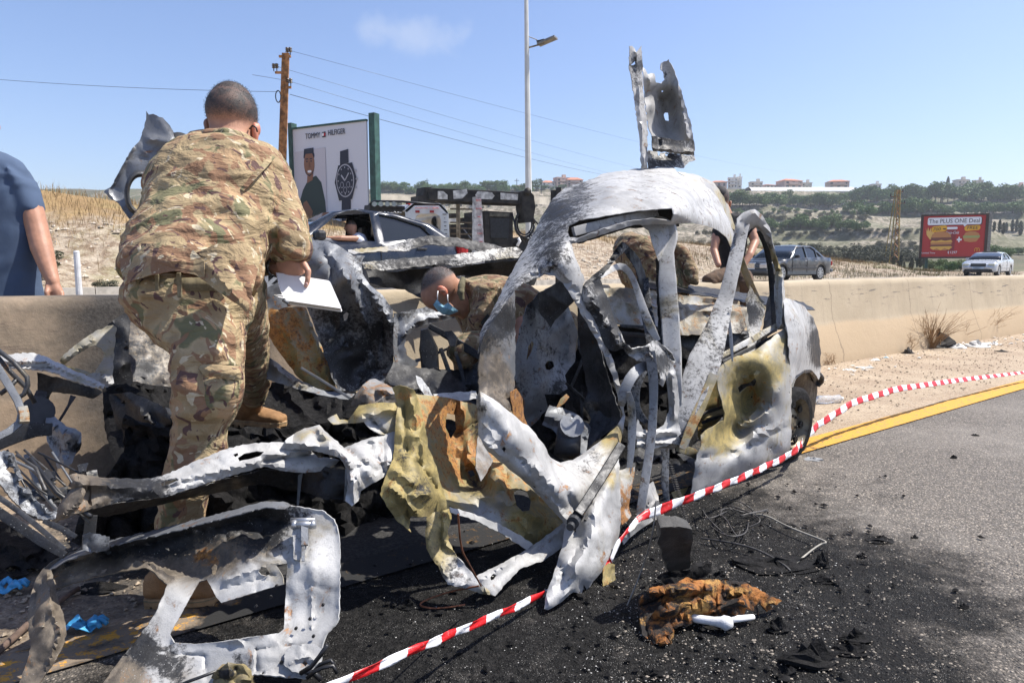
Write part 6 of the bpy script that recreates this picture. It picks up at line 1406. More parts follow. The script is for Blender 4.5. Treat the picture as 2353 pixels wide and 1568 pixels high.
S_('frame_skin', [(x, y, dfr(y)) for x, y in dfo], par=frame_t, mode='d',
 holes=[[(457, 1336), (476, 1330), (498, 1372), (509, 1384), (560, 1368), (612, 1352), (652, 1341), (650, 1324), (640, 1305), (634, 1297), (661, 1293), (658, 1340), (654, 1400), (652, 1444), (640, 1454), (575, 1462), (512, 1472), (450, 1478), (401, 1475), (391, 1456), (400, 1438), (415, 1412), (436, 1372)],
   [(594, 1312), (600, 1301), (612, 1303), (622, 1316), (612, 1322), (600, 1319)], [(485, 1303), (493, 1293), (500, 1300), (496, 1320), (488, 1320)], [(726, 1540), (727, 1541), (728, 1540)]][:3],
 ctrl=[(560, 1210, dfr(1210, .06)), (420, 1250, dfr(1250, .06)), (250, 1270, dfr(1270, .05)), (620, 1180, dfr(1180, .04)), (560, 1240, dfr(1240, .02)), (720, 1300, dfr(1300, -.02)), (600, 1500, dfr(1500, -.01)), (450, 1540, dfr(1540, .02)), (690, 1400, dfr(1400, .015)), (750, 1400, dfr(1400, .015))],
 creases=[(160, 1290, 600, 1185, 6, -.02), (600, 1185, 660, 1200, 6, -.02), (145, 1330, 330, 1285, 5, .015), (330, 1285, 400, 1325, 5, .015), (520, 1330, 640, 1290, 4, .012), (500, 1355, 640, 1318, 4, -.012), (400, 1470, 540, 1470, 5, .015), (540, 1470, 600, 1452, 5, .015), (390, 1500, 470, 1505, 3, -.01), (470, 1505, 475, 1560, 3, -.01), (590, 1490, 700, 1480, 3, -.01), (590, 1490, 590, 1545, 3, -.01), (700, 1180, 705, 1280, 4, -.012), (720, 1300, 715, 1440, 3, .01), (520, 1225, 530, 1290, 5, -.012), (555, 1215, 570, 1290, 4, .01), (600, 1205, 612, 1280, 5, -.012), (660, 1160, 672, 1290, 4, .012), (520, 1440, 560, 1480, 4, .01)],
 base=dict(soot=-.22), curl=-.012, curl_r=7, crumple=.006,
 paint=[('soot', 150, 1285, 34, .6), ('soot', 250, 1252, 44, .9), ('soot', 330, 1240, 50, .8), ('soot', 400, 1226, 60, .9), ('soot', 500, 1203, 50, .9), ('soot', 570, 1190, 40, .8), ('soot', 630, 1180, 45, .8), ('brown', 180, 1320, 90, 1.3), ('brown', 330, 1290, 80, 1.2), ('brown', 440, 1285, 60, 1.1), ('brown', 520, 1262, 50, .9), ('brown', 600, 1235, 40, .5), ('soot', 570, 1265, 30, .4), ('rust', 480, 1280, 36, .35), ('rust', 560, 1240, 26, .25), ('soot', 620, 1240, 34, .5), ('soot', 690, 1260, 22, .3), ('soot', 750, 1250, 16, .25), ('soot', 540, 1500, 22, .28), ('soot', 320, 1485, 44, 1.0), ('brown', 280, 1545, 60, 1.0), ('soot', 400, 1535, 60, .6), ('brown', 420, 1560, 50, .35), ('soot', 560, 1530, 34, .4), ('olive', 500, 1560, 30, .4), ('soot', 350, 1430, 16, .25), ('soot', 690, 1185, 30, .4)], th=.006, step=7)
S_('frame_top_flange', [(100, 1306, 1.795), (145, 1275, 1.805), (242, 1243, 1.825), (363, 1216, 1.835), (484, 1185, 1.855), (606, 1152, 1.865), (650, 1152, 1.865), (668, 1160, 1.865), (655, 1168, 1.805), (606, 1166, 1.805), (484, 1198, 1.795), (363, 1229, 1.775), (242, 1256, 1.765), (148, 1290, 1.745), (108, 1316, 1.745)], par=frame_t, mode='d', mat=M_STEEL, base=dict(brown=.25, soot=.08), crumple=.004, th=.005, step=7)
S_('latch_plate', [(672, 1196, dfr(1196, -.02)), (705, 1194, dfr(1194, -.02)), (708, 1250, dfr(1250, -.02)), (700, 1270, dfr(1270, -.02)), (690, 1288, dfr(1288, -.02)), (676, 1285, dfr(1285, -.02))], par=frame_t, mode='d', base=dict(soot=.0), crumple=.003, th=.014, step=6)
g = Geo()
for x in (676, 718): g.tube([P(x, 1196, dfr(1196, -.035)), P(x, 1212, dfr(1212, -.035))], .010, 10)
g.tube([P(668, 1194, dfr(1194, -.035)), P(724, 1194, dfr(1194, -.035))], .007, 10); g.tube([P(672, 1204, dfr(1204, -.035)), P(720, 1204, dfr(1204, -.035))], .009, 10)
g.out('hinge_spring', M_ALLOY, frame_t, True)
g = Geo().bar(P(700, 1200, dfr(1200, -.035)), P(700, 1252, dfr(1252, -.035)), .018, .010).bar(P(697, 1252, dfr(1252, -.035)), P(696, 1288, dfr(1288, -.035)), .008, .006)
g.out('hinge_arm', M_STEEL, frame_t)
S_('speaker_bracket', [(655, 1495, dfr(1495, -.015)), (672, 1480, dfr(1480, -.015)), (722, 1478, dfr(1478, -.015)), (740, 1490, dfr(1490, -.015)), (738, 1535, dfr(1535, -.015)), (712, 1552, dfr(1552, -.015)), (672, 1542, dfr(1542, -.015)), (652, 1525, dfr(1525, -.015))], par=frame_t, mode='d', holes=[[(694, 1522), (700, 1514), (708, 1522), (702, 1530)]], creases=[(690, 1482, 690, 1512, 3, .01), (668, 1520, 700, 1505, 4, .012), (700, 1505, 726, 1520, 4, .012)], base=dict(soot=-.2), crumple=.003, th=.008, step=6)
for (x, y, r) in ((615, 1315, .0), (622, 1370, 0), (635, 1345, 0), (588, 1392, 0), (680, 1442, 0), (712, 1420, 0), (742, 1388, 0), (694, 1290, 0), (646, 1520, 0), (720, 1460, 0)):
 g = Geo().disc(P(x, y, dfr(y) - .008), (0, -1, .1), .0042, .006, 8); g.out('rivet_hole', M_TAR, frame_t)
for i, (pts, rr_) in enumerate((([(690, 1545), (715, 1530), (735, 1505), (752, 1480)], .006), ([(705, 1556), (725, 1540), (742, 1532), (765, 1528), (774, 1545)], .005), ([(715, 1548), (735, 1525), (760, 1515), (770, 1530)], .005), ([(700, 1540), (722, 1545), (738, 1560)], .007))):
 Geo().tube([P(x, y, 1.52 + .01 * i) for x, y in pts], rr_, 6).out('torn_cable_end', M_BLACK, frame_t, True)
S_('lock_mechanism', [(490, 1548, 1.56), (505, 1530, 1.55), (530, 1524, 1.55), (560, 1526, 1.55), (575, 1545, 1.545), (580, 1575, 1.54), (500, 1590, 1.54)], par=frame_t, mode='d', base=dict(olive=.7, brown=.4), paint=[('soot', 520, 1545, 14, .6)], crumple=.03, cs=30, th=.02, step=5)
Geo().tube([P(372, 1590, 1.53), P(430, 1565, 1.54), (P(498, 1540, 1.55))], .004, 6).out('release_rod', M_BLACK, frame_t, True)
strap = [(100, 1306), (118, 1310), (124, 1335), (128, 1358), (136, 1390), (145, 1412), (149, 1430), (149, 1461), (140, 1490), (131, 1506), (112, 1538), (93, 1568), (80, 1600), (30, 1600), (48, 1562), (64, 1520), (72, 1490), (73, 1472), (68, 1450), (66, 1420), (69, 1385), (74, 1356), (84, 1330)]
S_('frame_curled_strap', [(x, y, dfr(y, -.02)) for x, y in strap], par=frame_t, mode='d', ctrl=[(100, 1400, dfr(1400, -.05)), (110, 1480, dfr(1480, -.05))],
 creases=[(108, 1320, 118, 1400, 4, .02), (118, 1400, 138, 1450, 4, .02), (138, 1450, 110, 1530, 4, .02), (85, 1350, 80, 1440, 6, -.015), (84, 1442, 96, 1438, 4, .02)], base=dict(brown=1.0, soot=-.3), paint=[('soot', 110, 1520, 10, .5), ('soot', 128, 1400, 12, .3)], crumple=.006, th=.010, step=6)
eng = thing('suspension_remains', PZ(60, 1200, 0), 'tangle of burnt suspension arms, pipes and rails at the left edge', 'wreckage')
K_ = lambda n, pts, **k: B_(n, pts, par=eng, **k)
K_('bent_grey_pipe', [(-20, 820, 2.35, 16), (0, 856, 2.35, 17), (22, 885, 2.33, 17), (44, 925, 2.3, 17), (60, 950, 2.28, 17), (56, 972, 2.27, 17), (30, 992, 2.26, 17), (-20, 1010, 2.25, 17)], mat=M_STEEL, flat=.95, fold=False, dent=.03)
K_('rust_bend_sleeve', [(52, 935, 2.27, 20), (62, 952, 2.26, 20), (56, 970, 2.25, 20)], mat=M_SHEET, base=dict(rust=.3, olive=.4), flat=.95, fold=False)
S_('white_arched_rail', [(-20, 822, 3.0), (20, 815, 3.0), (58, 811, 3.0), (80, 812, 3.0), (104, 820, 3.0), (138, 836, 2.95), (165, 850, 2.95), (208, 868, 2.9), (240, 884, 2.88), (236, 893, 2.86), (200, 886, 2.86), (165, 874, 2.88), (130, 858, 2.9), (100, 850, 2.92), (50, 846, 2.93), (-20, 845, 2.95)], par=eng,
 creases=[(0, 832, 100, 830, 3, .04), (100, 830, 230, 886, 3, .03), (0, 840, 120, 846, 2.5, -.03)], base=dict(soot=-.1), paint=[('rust', 60, 832, 26, .2), ('olive', 180, 868, 24, .4)], crumple=.012, th=.01, step=5)
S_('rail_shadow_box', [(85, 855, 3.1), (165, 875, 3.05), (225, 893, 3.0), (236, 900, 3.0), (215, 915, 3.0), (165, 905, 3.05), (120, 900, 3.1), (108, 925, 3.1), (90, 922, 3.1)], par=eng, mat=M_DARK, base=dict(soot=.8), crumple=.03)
K_('strut_top', [(95, 900, 2.9, 22), (88, 925, 2.85, 30), (80, 950, 2.8, 34)], mat=M_DARK, base=dict(soot=.5))
g = Geo()
for i in range(4): g.disc(PQ(86 - i * 1, 945 + i * 6, 2.72), (.6, -.6, .3), .05 - .006 * (i % 2), .014, 18)
g.out('rubber_bushing', M_BLACK, eng)
K_('thin_rod', [(168, 910, 3.0, 12), (160, 930, 2.95, 6), (135, 968, 2.9, 6)], mat=M_DARK, base=dict(soot=.6))
S_('grey_casting', [(108, 965, 2.7), (125, 962, 2.7), (150, 985, 2.65), (170, 990, 2.65), (185, 1000, 2.62), (186, 1018, 2.6), (170, 1050, 2.58), (155, 1070, 2.56), (140, 1075, 2.58), (128, 1045, 2.62), (112, 1010, 2.66)], par=eng, mat=M_STEEL, creases=[(115, 975, 160, 1000, 8, .05), (160, 1000, 150, 1060, 8, .06)], paint=[('soot', 175, 1030, 18, .6), ('soot', 125, 1010, 12, .4)], crumple=.02, th=.02, step=6)
K_('thick_dark_rail', [(-20, 1020, 2.5, 40), (40, 995, 2.5, 40), (90, 975, 2.5, 34), (120, 985, 2.5, 28)], mat=M_DARK, base=dict(soot=.5))
S_('perforated_arm', [(-10, 1040, 2.05), (10, 1035, 2.05), (28, 1042, 2.05), (40, 1075, 2.03), (55, 1110, 2.0), (80, 1145, 1.98), (110, 1170, 1.95), (130, 1178, 1.94), (128, 1190, 1.92), (100, 1196, 1.92), (60, 1180, 1.94), (20, 1140, 1.98), (-10, 1100, 2.0)], par=eng,
 holes=[[(12, 1078), (22, 1070), (34, 1074), (36, 1086), (24, 1088)], [(40, 1106), (50, 1100), (60, 1106), (64, 1118), (52, 1120), (42, 1114)], [(70, 1134), (80, 1130), (92, 1138), (94, 1148), (80, 1148)], [(105, 1164), (116, 1168), (122, 1178), (110, 1176)]], mat=M_STEEL, base=dict(soot=.24), creases=[(20, 1045, 60, 1130, 5, .03), (60, 1130, 125, 1185, 5, .03)], crumple=.008, th=.012, step=6)
K_('long_rail', [(-20, 1130, 2.0, 12), (40, 1170, 1.95, 12), (95, 1215, 1.88, 12), (150, 1262, 1.82, 10)], mat=M_DARK, base=dict(soot=.2), fold=False)
K_('long_rail', [(-20, 1165, 1.95, 22), (40, 1205, 1.9, 22), (100, 1245, 1.84, 22), (150, 1275, 1.8, 16)], mat=M_DARK, base=dict(soot=.5))
K_('long_rail', [(100, 1196, 1.9, 10), (125, 1210, 1.88, 14), (160, 1215, 1.86, 12), (175, 1232, 1.84, 10)], mat=M_DARK, base=dict(soot=.3))
M_WIRE = plain('burnt_wire', (.10, .095, .09), .5, .5, .3, 30)
M_RWIRE = plain('copper_wire', (.30, .12, .06), .5, .6, .3, 30)
rr2 = random.Random(4)
for i in range(16):
 x0, y0 = rr2.uniform(10, 120), rr2.uniform(1030, 1090); x1, y1 = x0 + rr2.uniform(40, 170), y0 + rr2.uniform(60, 150)
 m = ((x0 + x1) / 2 + rr2.uniform(-15, 15), (y0 + y1) / 2 + rr2.uniform(-15, 15))
 q = rr2.uniform(2.1, 2.5)
 Geo().tube([PQ(x0, y0, q), PQ(*m, q - .05), PQ(x1, y1, q - .15)], rr2.choice([.003, .004, .007]), 6).out('loose_wire', rr2.choice([M_WIRE, M_WIRE, M_BLACK, M_STEEL]), eng, True)
for (p_) in ([(-10, 800, 2.6), (30, 830, 2.58), (62, 866, 2.55), (64, 885, 2.55), (55, 905, 2.55), (40, 915, 2.55)], [(-10, 815, 2.6), (25, 855, 2.6), (60, 890, 2.6), (80, 925, 2.6)], [(0, 905, 2.6), (20, 890, 2.6), (40, 870, 2.6)]):
 Geo().tube([PQ(*a) for a in p_], .007, 6).out('bent_rod', M_DARK, eng, True)
for i in range(14):
 x, y = rr2.uniform(40, 200), rr2.uniform(1040, 1150)
 S_('engine_scrap', [(x, y, 2.2), (x + rr2.uniform(10, 26), y - 6, 2.2), (x + rr2.uniform(20, 34), y + 14, 2.15), (x + 4, y + rr2.uniform(14, 30), 2.15)], par=eng, mat=rr2.choice([M_STEEL, M_DARK, M_SHEET]), base=dict(soot=rr2.choice([.35, .6, .8]), olive=rr2.choice([0, .4])), crumple=.04, step=7)
S_('black_ground_crust', [(-20, 1190, .05), (60, 1215, .05), (150, 1262, .05), (110, 1300, .03), (60, 1320, .03), (-20, 1330, .03)], par=eng, mode='z', mat=M_CHAR, crumple=.03, cs=30, holes=[[(12, 1306), (22, 1300), (36, 1303), (34, 1312), (18, 1314)], [(60, 1312 - 6), (74, 1303), (90, 1306), (84, 1313), (66, 1314)]])
# ================================================================= PEOPLE
def loft(g, secs, n=20, cap=True, depth=None):
 """secs: (xl, yl, xr, yr, d, rd[, dd]) - left and right edge of the limb, its distance and its half thickness; dd moves the right edge in depth"""
 rings = []
 for sct in secs:
  xl, yl, xr, yr, d, rd = sct[:6]; dd = sct[6] if len(sct) > 6 else 0.0
  A = P(xl, yl, d - dd); B = P(xr, yr, d + dd)
  rings.append(((A + B) / 2, (B - A) / 2, rd))
 vs = []; fs = []
 m = len(rings)
 for i, (c, u, rd) in enumerate(rings):
  ax = (rings[min(i + 1, m - 1)][0] - rings[max(i - 1, 0)][0])
  w = u.cross(ax)
  w = w.normalized() * rd if w.length > 1e-9 else Vector((0, rd, 0))
  for k in range(n):
   a = 2 * math.pi * k / n
   vs.append(c + u * math.cos(a) + w * math.sin(a))
 for i in range(m - 1):
  for k in range(n): fs.append((i * n + k, i * n + (k + 1) % n, (i + 1) * n + (k + 1) % n, (i + 1) * n + k))
 for e, i, s_ in ((0, 0, -1), (1, m - 1, 1)):
  c, u, rd = rings[i]
  ax = (rings[i][0] - rings[i + (-1 if i else 1)][0]).normalized()
  j = len(vs); vs.append(c + ax * min(u.length, rd) * .35)
  for k in range(n):
   f = (i * n + (k + 1) % n, i * n + k, j)
   fs.append(f if i == 0 else f[::-1])
 g.add(vs, fs)
 return g
def capsule(g, pts, n=14):
 """pts: [(Vector, radius)] with round ends"""
 P0, r0 = pts[0]; P1, r1 = pts[-1]
 a = (pts[0][0] - pts[1][0]).normalized(); b = (pts[-1][0] - pts[-2][0]).normalized()
 full = [(P0 + a * r0 * .95, r0 * .3), (P0 + a * r0 * .6, r0 * .8)] + list(pts) + [(P1 + b * r1 * .6, r1 * .8), (P1 + b * r1 * .95, r1 * .3)]
 return g.tube([p for p, _ in full], [r for _, r in full], n)
def fuse(name, g, vox, mat, parent, folds=(), amp=0.0, nscale=6.0, smooth=6, keep=None, cloth=None, wr=(), **tags):
 """fuse overlapping solids into one continuous skin"""
 me = bpy.data.meshes.new(name)
 me.from_pydata([tuple(v) for v in g.v], [], g.f)
 o = bpy.data.objects.new(name, me); COL.objects.link(o)
 m = o.modifiers.new('r', 'REMESH'); m.mode = 'VOXEL'; m.voxel_size = vox; m.adaptivity = 0
 if smooth:
  s_ = o.modifiers.new('s', 'SMOOTH'); s_.factor = .6; s_.iterations = smooth
 bpy.context.view_layer.update()
 dg = bpy.context.evaluated_depsgraph_get()
 me2 = bpy.data.meshes.new_from_object(o.evaluated_get(dg))
 bpy.data.objects.remove(o)
 n = len(me2.vertices)
 co = np.zeros(n * 3); me2.vertices.foreach_get('co', co); co = co.reshape(-1, 3)
 nr = np.zeros(n * 3); me2.vertices.foreach_get('normal', nr); nr = nr.reshape(-1, 3)
 rest = co.copy()
 disp = np.zeros(n)
 if amp:
  for i in range(n):
   p = Vector(co[i])
   a = noise.noise(Vector((p.x * nscale, p.y * nscale, p.z * nscale * 1.6)))
   b = 1 - abs(noise.noise(Vector((p.x * nscale * 1.7 + 4, p.y * nscale * 1.7, p.z * nscale * 2.6 + a * .8)))) * 2.2
   disp[i] = amp * (a * .8 + max(0, b) * .9)
 for (A, B, wd, am) in folds:
  A = np.array(A); B = np.array(B); L = ((B - A) ** 2).sum()
  t_ = np.clip(((co - A) @ (B - A)) / L, 0, 1)
  dd = np.sqrt(((co - (A + t_[:, None] * (B - A))) ** 2).sum(1))
  disp += am * np.exp(-(dd / wd) ** 2) * (.35 + .65 * np.sin(np.pi * np.clip(t_, .0, 1)))
 co = co + nr * disp[:, None]
 me2.vertices.foreach_set('co', co.ravel())
 o = bpy.data.objects.new(name, me2); COL.objects.link(o)
 o.parent = parent
 base = Vector(((co[:, 0].min() + co[:, 0].max()) / 2, (co[:, 1].min() + co[:, 1].max()) / 2, co[:, 2].min()))
 me2.transform(Matrix.Translation(-base)); o.location = base - wloc(parent)
 at = me2.attributes.new('cloth', 'FLOAT_VECTOR', 'POINT')
 at.data.foreach_set('vector', rest.ravel().astype(np.float32))
 me2.materials.clear(); me2.materials.append(mat)
 me2.polygons.foreach_set('use_smooth', [True] * len(me2.polygons))
 tag(o, tags.get('label'))
 o['_n'] = n; del o['_n']
 return o, rest
def set_attr(o, name, vals):
 a = o.data.attributes.new(name, 'FLOAT', 'POINT'); a.data.foreach_set('value', np.asarray(vals, np.float32))
def fl(x0, y0, d0, x1, y1, d1, w, a): return (tuple(P(x0, y0, d0)), tuple(P(x1, y1, d1)), w, a)
def finger(g, pts, r0, r1):
 n = len(pts)
 capsule(g, [(Vector(p), r0 + (r1 - r0) * i / (n - 1)) for i, p in enumerate(pts)], 10)
def add_hair(hd, rest, vals, n, ln, mat, sd_=1):
 r = np.random.RandomState(sd_); me = hd.data; N = len(me.vertices)
 co = np.zeros(N * 3); me.vertices.foreach_get('co', co); co = co.reshape(-1, 3) + np.array(wloc(hd))
 nr = np.zeros(N * 3); me.vertices.foreach_get('normal', nr); nr = nr.reshape(-1, 3)
 w = np.clip(np.asarray(vals) - .25, 0, 1); w = w / w.sum()
 i = r.choice(N, n, p=w)
 p = co[i] + r.normal(0, .003, (n, 3)); t_ = np.cross(nr[i], r.normal(0, 1, (n, 3))); t_ /= np.linalg.norm(t_, axis=1)[:, None] + 1e-9
 tip = p + nr[i] * ln * r.uniform(.5, 1.1, (n, 1)) + r.normal(0, ln * .35, (n, 3))
 v = np.stack([p - t_ * .0007, p + t_ * .0007, tip], 1).reshape(-1, 3)
 return mk('hair', v, (np.arange(n)[:, None] * 3 + np.array([[0, 1, 2]])).tolist(), mat, hd.parent, False)
M_HB = plain('dark_hair_bristle', (.016, .013, .012), .7, 0, .4, 90); M_HG = plain('grey_hair_bristle', (.14, .13, .125), .7, 0, .6, 120)
sol = thing('person', PZ(420, 1392, 0), 'large soldier in camouflage seen from behind, leaning over the wreck with a white notebook', 'person', 'people at the scene')
g = Geo()
loft(g, [(310, 640, 560, 668, 2.20, .135), (290, 668, 578, 690, 2.19, .15), (286, 700, 574, 720, 2.18, .155), (300, 735, 562, 750, 2.16, .145), (335, 762, 560, 778, 2.13, .125), (372, 790, 558, 806, 2.10, .112), (398, 822, 555, 838, 2.08, .104),
   (399, 860, 552, 872, 2.06, .10), (401, 905, 549, 915, 2.05, .092), (403, 945, 536, 952, 2.05, .086), (400, 985, 519, 988, 2.06, .082), (394, 1030, 515, 1030, 2.06, .085), (388, 1070, 507, 1072, 2.06, .082), (380, 1100, 494, 1104, 2.06, .078), (373, 1135, 478, 1140, 2.05, .072), (367, 1170, 464, 1178, 2.05, .070), (362, 1212, 458, 1216, 2.05, .068), (364, 1250, 456, 1254, 2.05, .066)], 24)
loft(g, [(470, 660, 600, 640, 2.30, .13), (500, 690, 612, 680, 2.42, .12), (520, 730, 613, 722, 2.55, .11), (540, 775, 614, 770, 2.72, .10), (548, 815, 616, 812, 2.88, .098), (550, 850, 618, 850, 3.02, .095), (552, 880, 621, 884, 3.14, .092), (553, 900, 618, 892, 3.2, .085)], 22)
folds = [fl(395, 830, 2.0, 555, 800, 2.0, .014, .020), fl(400, 855, 1.98, 552, 850, 1.98, .010, -.016), fl(402, 880, 1.98, 500, 900, 1.97, .012, .014), fl(300, 740, 2.1, 420, 800, 2.0, .016, .018), fl(330, 755, 2.1, 440, 830, 2.0, .010, -.014),
   fl(403, 955, 1.97, 530, 930, 1.97, .012, .016), fl(404, 975, 1.97, 520, 975, 1.97, .009, -.014), fl(410, 990, 1.97, 515, 1010, 1.97, .012, .014), fl(395, 1040, 1.98, 510, 1055, 1.98, .010, -.010), fl(425, 860, 1.97, 470, 960, 1.97, .015, .012), fl(400, 1100, 1.98, 490, 1120, 1.98, .012, .012), fl(385, 1150, 1.98, 470, 1145, 1.98, .010, .010),
   fl(505, 700, 2.05, 520, 840, 2.0, .006, -.008), fl(540, 690, 2.1, 530, 800, 2.05, .012, .012), fl(450, 720, 2.02, 540, 760, 2.02, .012, .010), fl(560, 830, 2.8, 616, 850, 2.8, .014, .016), fl(570, 760, 2.6, 610, 800, 2.7, .014, .014)]
folds = [((a), (b), w * 1.5, am) for a, b, w, am in folds]
tro, _ = fuse('trousers', g, .0085, M_CAMO, sol, folds, .008, 7, 5)
S2 = lambda n, o, m, **k: sheet(n, o, m, sol, mode='d', pin=True, th=.006, step=8, jag=.6, **k)
def cloth_sheet(name, outline, mat=None, **k):
 o = S2(name, outline, mat or M_CAMO, **k)
 me = o.data; n = len(me.vertices); co = np.zeros(n * 3); me.vertices.foreach_get('co', co); co = co.reshape(-1, 3) + np.array(wloc(o))
 at = me.attributes.new('cloth', 'FLOAT_VECTOR', 'POINT'); at.data.foreach_set('vector', (co + np.array((.35, .1, .2))).ravel().astype(np.float32))
 return o
cloth_sheet('cargo_pocket_flap', [(448, 836, 1.985), (500, 838, 1.965), (552, 842, 1.99), (558, 858, 1.99), (560, 872, 1.99), (530, 871, 1.965), (500, 866, 1.955), (472, 862, 1.965), (458, 852, 1.975)], bulge=.012, curl_r=14)
cloth_sheet('cargo_pocket', [(462, 862, 1.985), (500, 868, 1.965), (548, 874, 1.985), (545, 930, 1.98), (520, 962, 1.975), (480, 955, 1.97), (450, 945, 1.98), (448, 900, 1.985)], bulge=.018, curl_r=26)
cloth_sheet('rear_pocket', [(372, 712, 2.055), (398, 704, 2.045), (430, 701, 2.035), (432, 738, 2.03), (400, 750, 2.035), (374, 745, 2.05)], bulge=.004, curl_r=10)
g = Geo()
bp = [P(290, 655, 2.14), P(312, 657, 2.085), P(345, 657, 2.055), P(385, 655, 2.045), P(430, 653, 2.045), P(475, 652, 2.055), P(520, 655, 2.08)]
Bt = Geo()
hz = Vector((0, 0, .020))
vs = []; fs = []
bp2 = []
for a, b in zip(bp[:-1], bp[1:]): bp2 += [a.lerp(b, k / 5) for k in range(5)]
bp2.append(bp[-1])
for p in bp2: vs += [p - hz, p + hz, p + hz + Vector((0, .012, 0)), p - hz + Vector((0, .012, 0))]
for i in range(len(bp2) - 1):
 for k in range(4): fs.append((i * 4 + k, i * 4 + (k + 1) % 4, i * 4 + 4 + (k + 1) % 4, i * 4 + 4 + k))
mk('belt', vs, fs, M_WEB, sol)
for x, y in ((318, 658), (362, 658), (412, 655)):
 d = 2.085 - .045 * math.sin(math.pi * min(1, max(0, (x - 286) / 290)))
 g = Geo().box(P(x, y, d - .008), (.014, .008, .075)); bevel(g.out('belt_loop', M_WEB, sol), .003)
g = Geo()
loft(g, [(438, 306, 592, 326, 2.50, .075), (415, 333, 622, 338, 2.50, .11), (388, 352, 642, 355, 2.49, .13), (366, 374, 656, 382, 2.47, .145), (350, 400, 664, 410, 2.45, .155), (338, 430, 664, 440, 2.43, .16), (335, 470, 655, 480, 2.39, .16), (328, 510, 640, 515, 2.35, .158), (310, 540, 622, 548, 2.31, .155), (291, 565, 608, 580, 2.27, .155), (280, 600, 598, 618, 2.24, .16), (276, 622, 588, 640, 2.21, .168), (280, 636, 580, 650, 2.20, .172)], 32)
loft(g, [(590, 345, 655, 372, 2.50, .09), (592, 380, 674, 420, 2.49, .095), (598, 430, 690, 465, 2.47, .09), (606, 480, 704, 510, 2.44, .085), (615, 525, 714, 545, 2.40, .082), (628, 560, 716, 572, 2.37, .078), (640, 585, 708, 596, 2.36, .06)], 22)
elb = P(680, 572, 2.38)
capsule(g, [(P(672, 560, 2.38), .062), (P(652, 580, 2.42), .062), (P(618, 596, 2.50), .058), (P(592, 600, 2.56), .052)], 16)
capsule(g, [(P(410, 385, 2.52), .08), (P(405, 450, 2.6), .07), (P(410, 530, 2.72), .06), (P(450, 560, 2.95), .055)], 16)
jf = [fl(330, 545, 2.2, 500, 500, 2.2, .016, -.022), fl(345, 520, 2.2, 520, 470, 2.22, .016, .024), fl(300, 570, 2.12, 560, 520, 2.15, .018, .022), fl(320, 585, 2.1, 590, 570, 2.12, .012, -.018), fl(500, 425, 2.27, 640, 500, 2.32, .018, -.03), fl(480, 440, 2.27, 600, 530, 2.2, .018, .024), fl(560, 470, 2.3, 640, 520, 2.3, .02, .02),
  fl(280, 620, 2.1, 480, 600, 2.06, .02, .018), fl(545, 540, 2.15, 575, 680, 2.1, .014, .020), fl(520, 560, 2.12, 560, 690, 2.1, .010, -.014), fl(606, 440, 2.38, 620, 560, 2.3, .016, -.022), fl(610, 510, 2.34, 705, 540, 2.34, .014, .016), fl(620, 545, 2.32, 700, 570, 2.32, .010, -.014), fl(640, 560, 2.3, 700, 590, 2.32, .010, .012),
  fl(545, 400, 2.3, 620, 360, 2.4, .004, -.006), fl(340, 480, 2.25, 420, 470, 2.2, .02, .014), fl(400, 560, 2.12, 520, 600, 2.08, .012, .014), fl(470, 380, 2.3, 600, 440, 2.32, .03, .012), fl(390, 440, 2.25, 470, 420, 2.25, .02, -.01)]
jf = [(a, b, w * 1.6, am * .9) for a, b, w, am in jf]
jk, _ = fuse('jacket', g, .0085, M_CAMO, sol, jf, .008, 6.5, 4)
cloth_sheet('jacket_tail', [(430, 590, 2.05), (440, 622, 2.015), (470, 645, 2.0), (498, 667, 1.99), (530, 688, 1.985), (554, 704, 1.985), (568, 722, 1.985), (574, 700, 1.99), (580, 670, 2.01), (588, 635, 2.05), (598, 590, 2.10), (570, 560, 2.08), (500, 560, 2.04)], ctrl=[(520, 620, 2.0), (550, 670, 1.985)], creases=[(470, 600, 560, 700, 6, .015), (520, 590, 575, 690, 6, -.015), (560, 580, 580, 660, 6, .015)])
cloth_sheet('jacket_hem', [(276, 560, 2.16), (278, 620, 2.07), (284, 640, 2.05), (288, 656, 2.04), (300, 648, 2.02), (320, 640, 2.005), (350, 631, 1.995), (402, 622, 1.99), (450, 632, 1.995), (470, 645, 2.0), (470, 600, 2.0), (440, 570, 2.02), (350, 560, 2.04)], creases=[(300, 590, 420, 600, 6, .012), (280, 610, 340, 600, 6, -.012)])
g = Geo(); c0 = P(515, 318, 2.5)
g.tube([P(455, 318, 2.52), P(478, 309, 2.43), P(520, 309, 2.40), (P(560, 318, 2.42)), P(588, 332, 2.50)], [.016, .02, .022, .02, .014], 10)
fuse('collar', g, .006, M_CAMO, sol, (), .002, 10, 3)
cloth_sheet('shoulder_yoke_seam', [(622, 355, 2.372), (632, 362, 2.375), (596, 402, 2.292), (560, 440, 2.262), (552, 434, 2.265), (588, 392, 2.30)], bulge=.002)
g = Geo()
hc = P(531, 268, 2.56)
ppm = 2.56 / 1568
g.ball(hc + Vector((0, .012, .012)), (53 * ppm, .100, 70 * ppm), 28, 20)
g.ball(P(531, 255, 2.55), (53 * ppm, .096, 54 * ppm), 28, 20)
loft(g, [(482, 258, 583, 262, 2.55, .085), (483, 285, 580, 292, 2.55, .082), (484, 305, 578, 318, 2.54, .078), (480, 325, 586, 335, 2.53, .08)], 24)
hd, rest = fuse('head', g, .006, M_HAIR, sol, [fl(500, 300, 2.46, 560, 304, 2.46, .006, -.004), fl(498, 306, 2.46, 565, 311, 2.46, .007, .005), fl(496, 292, 2.46, 550, 296, 2.46, .006, .003)], 0, smooth=8)
yy = np.array([CAMH + 0 for _ in rest])
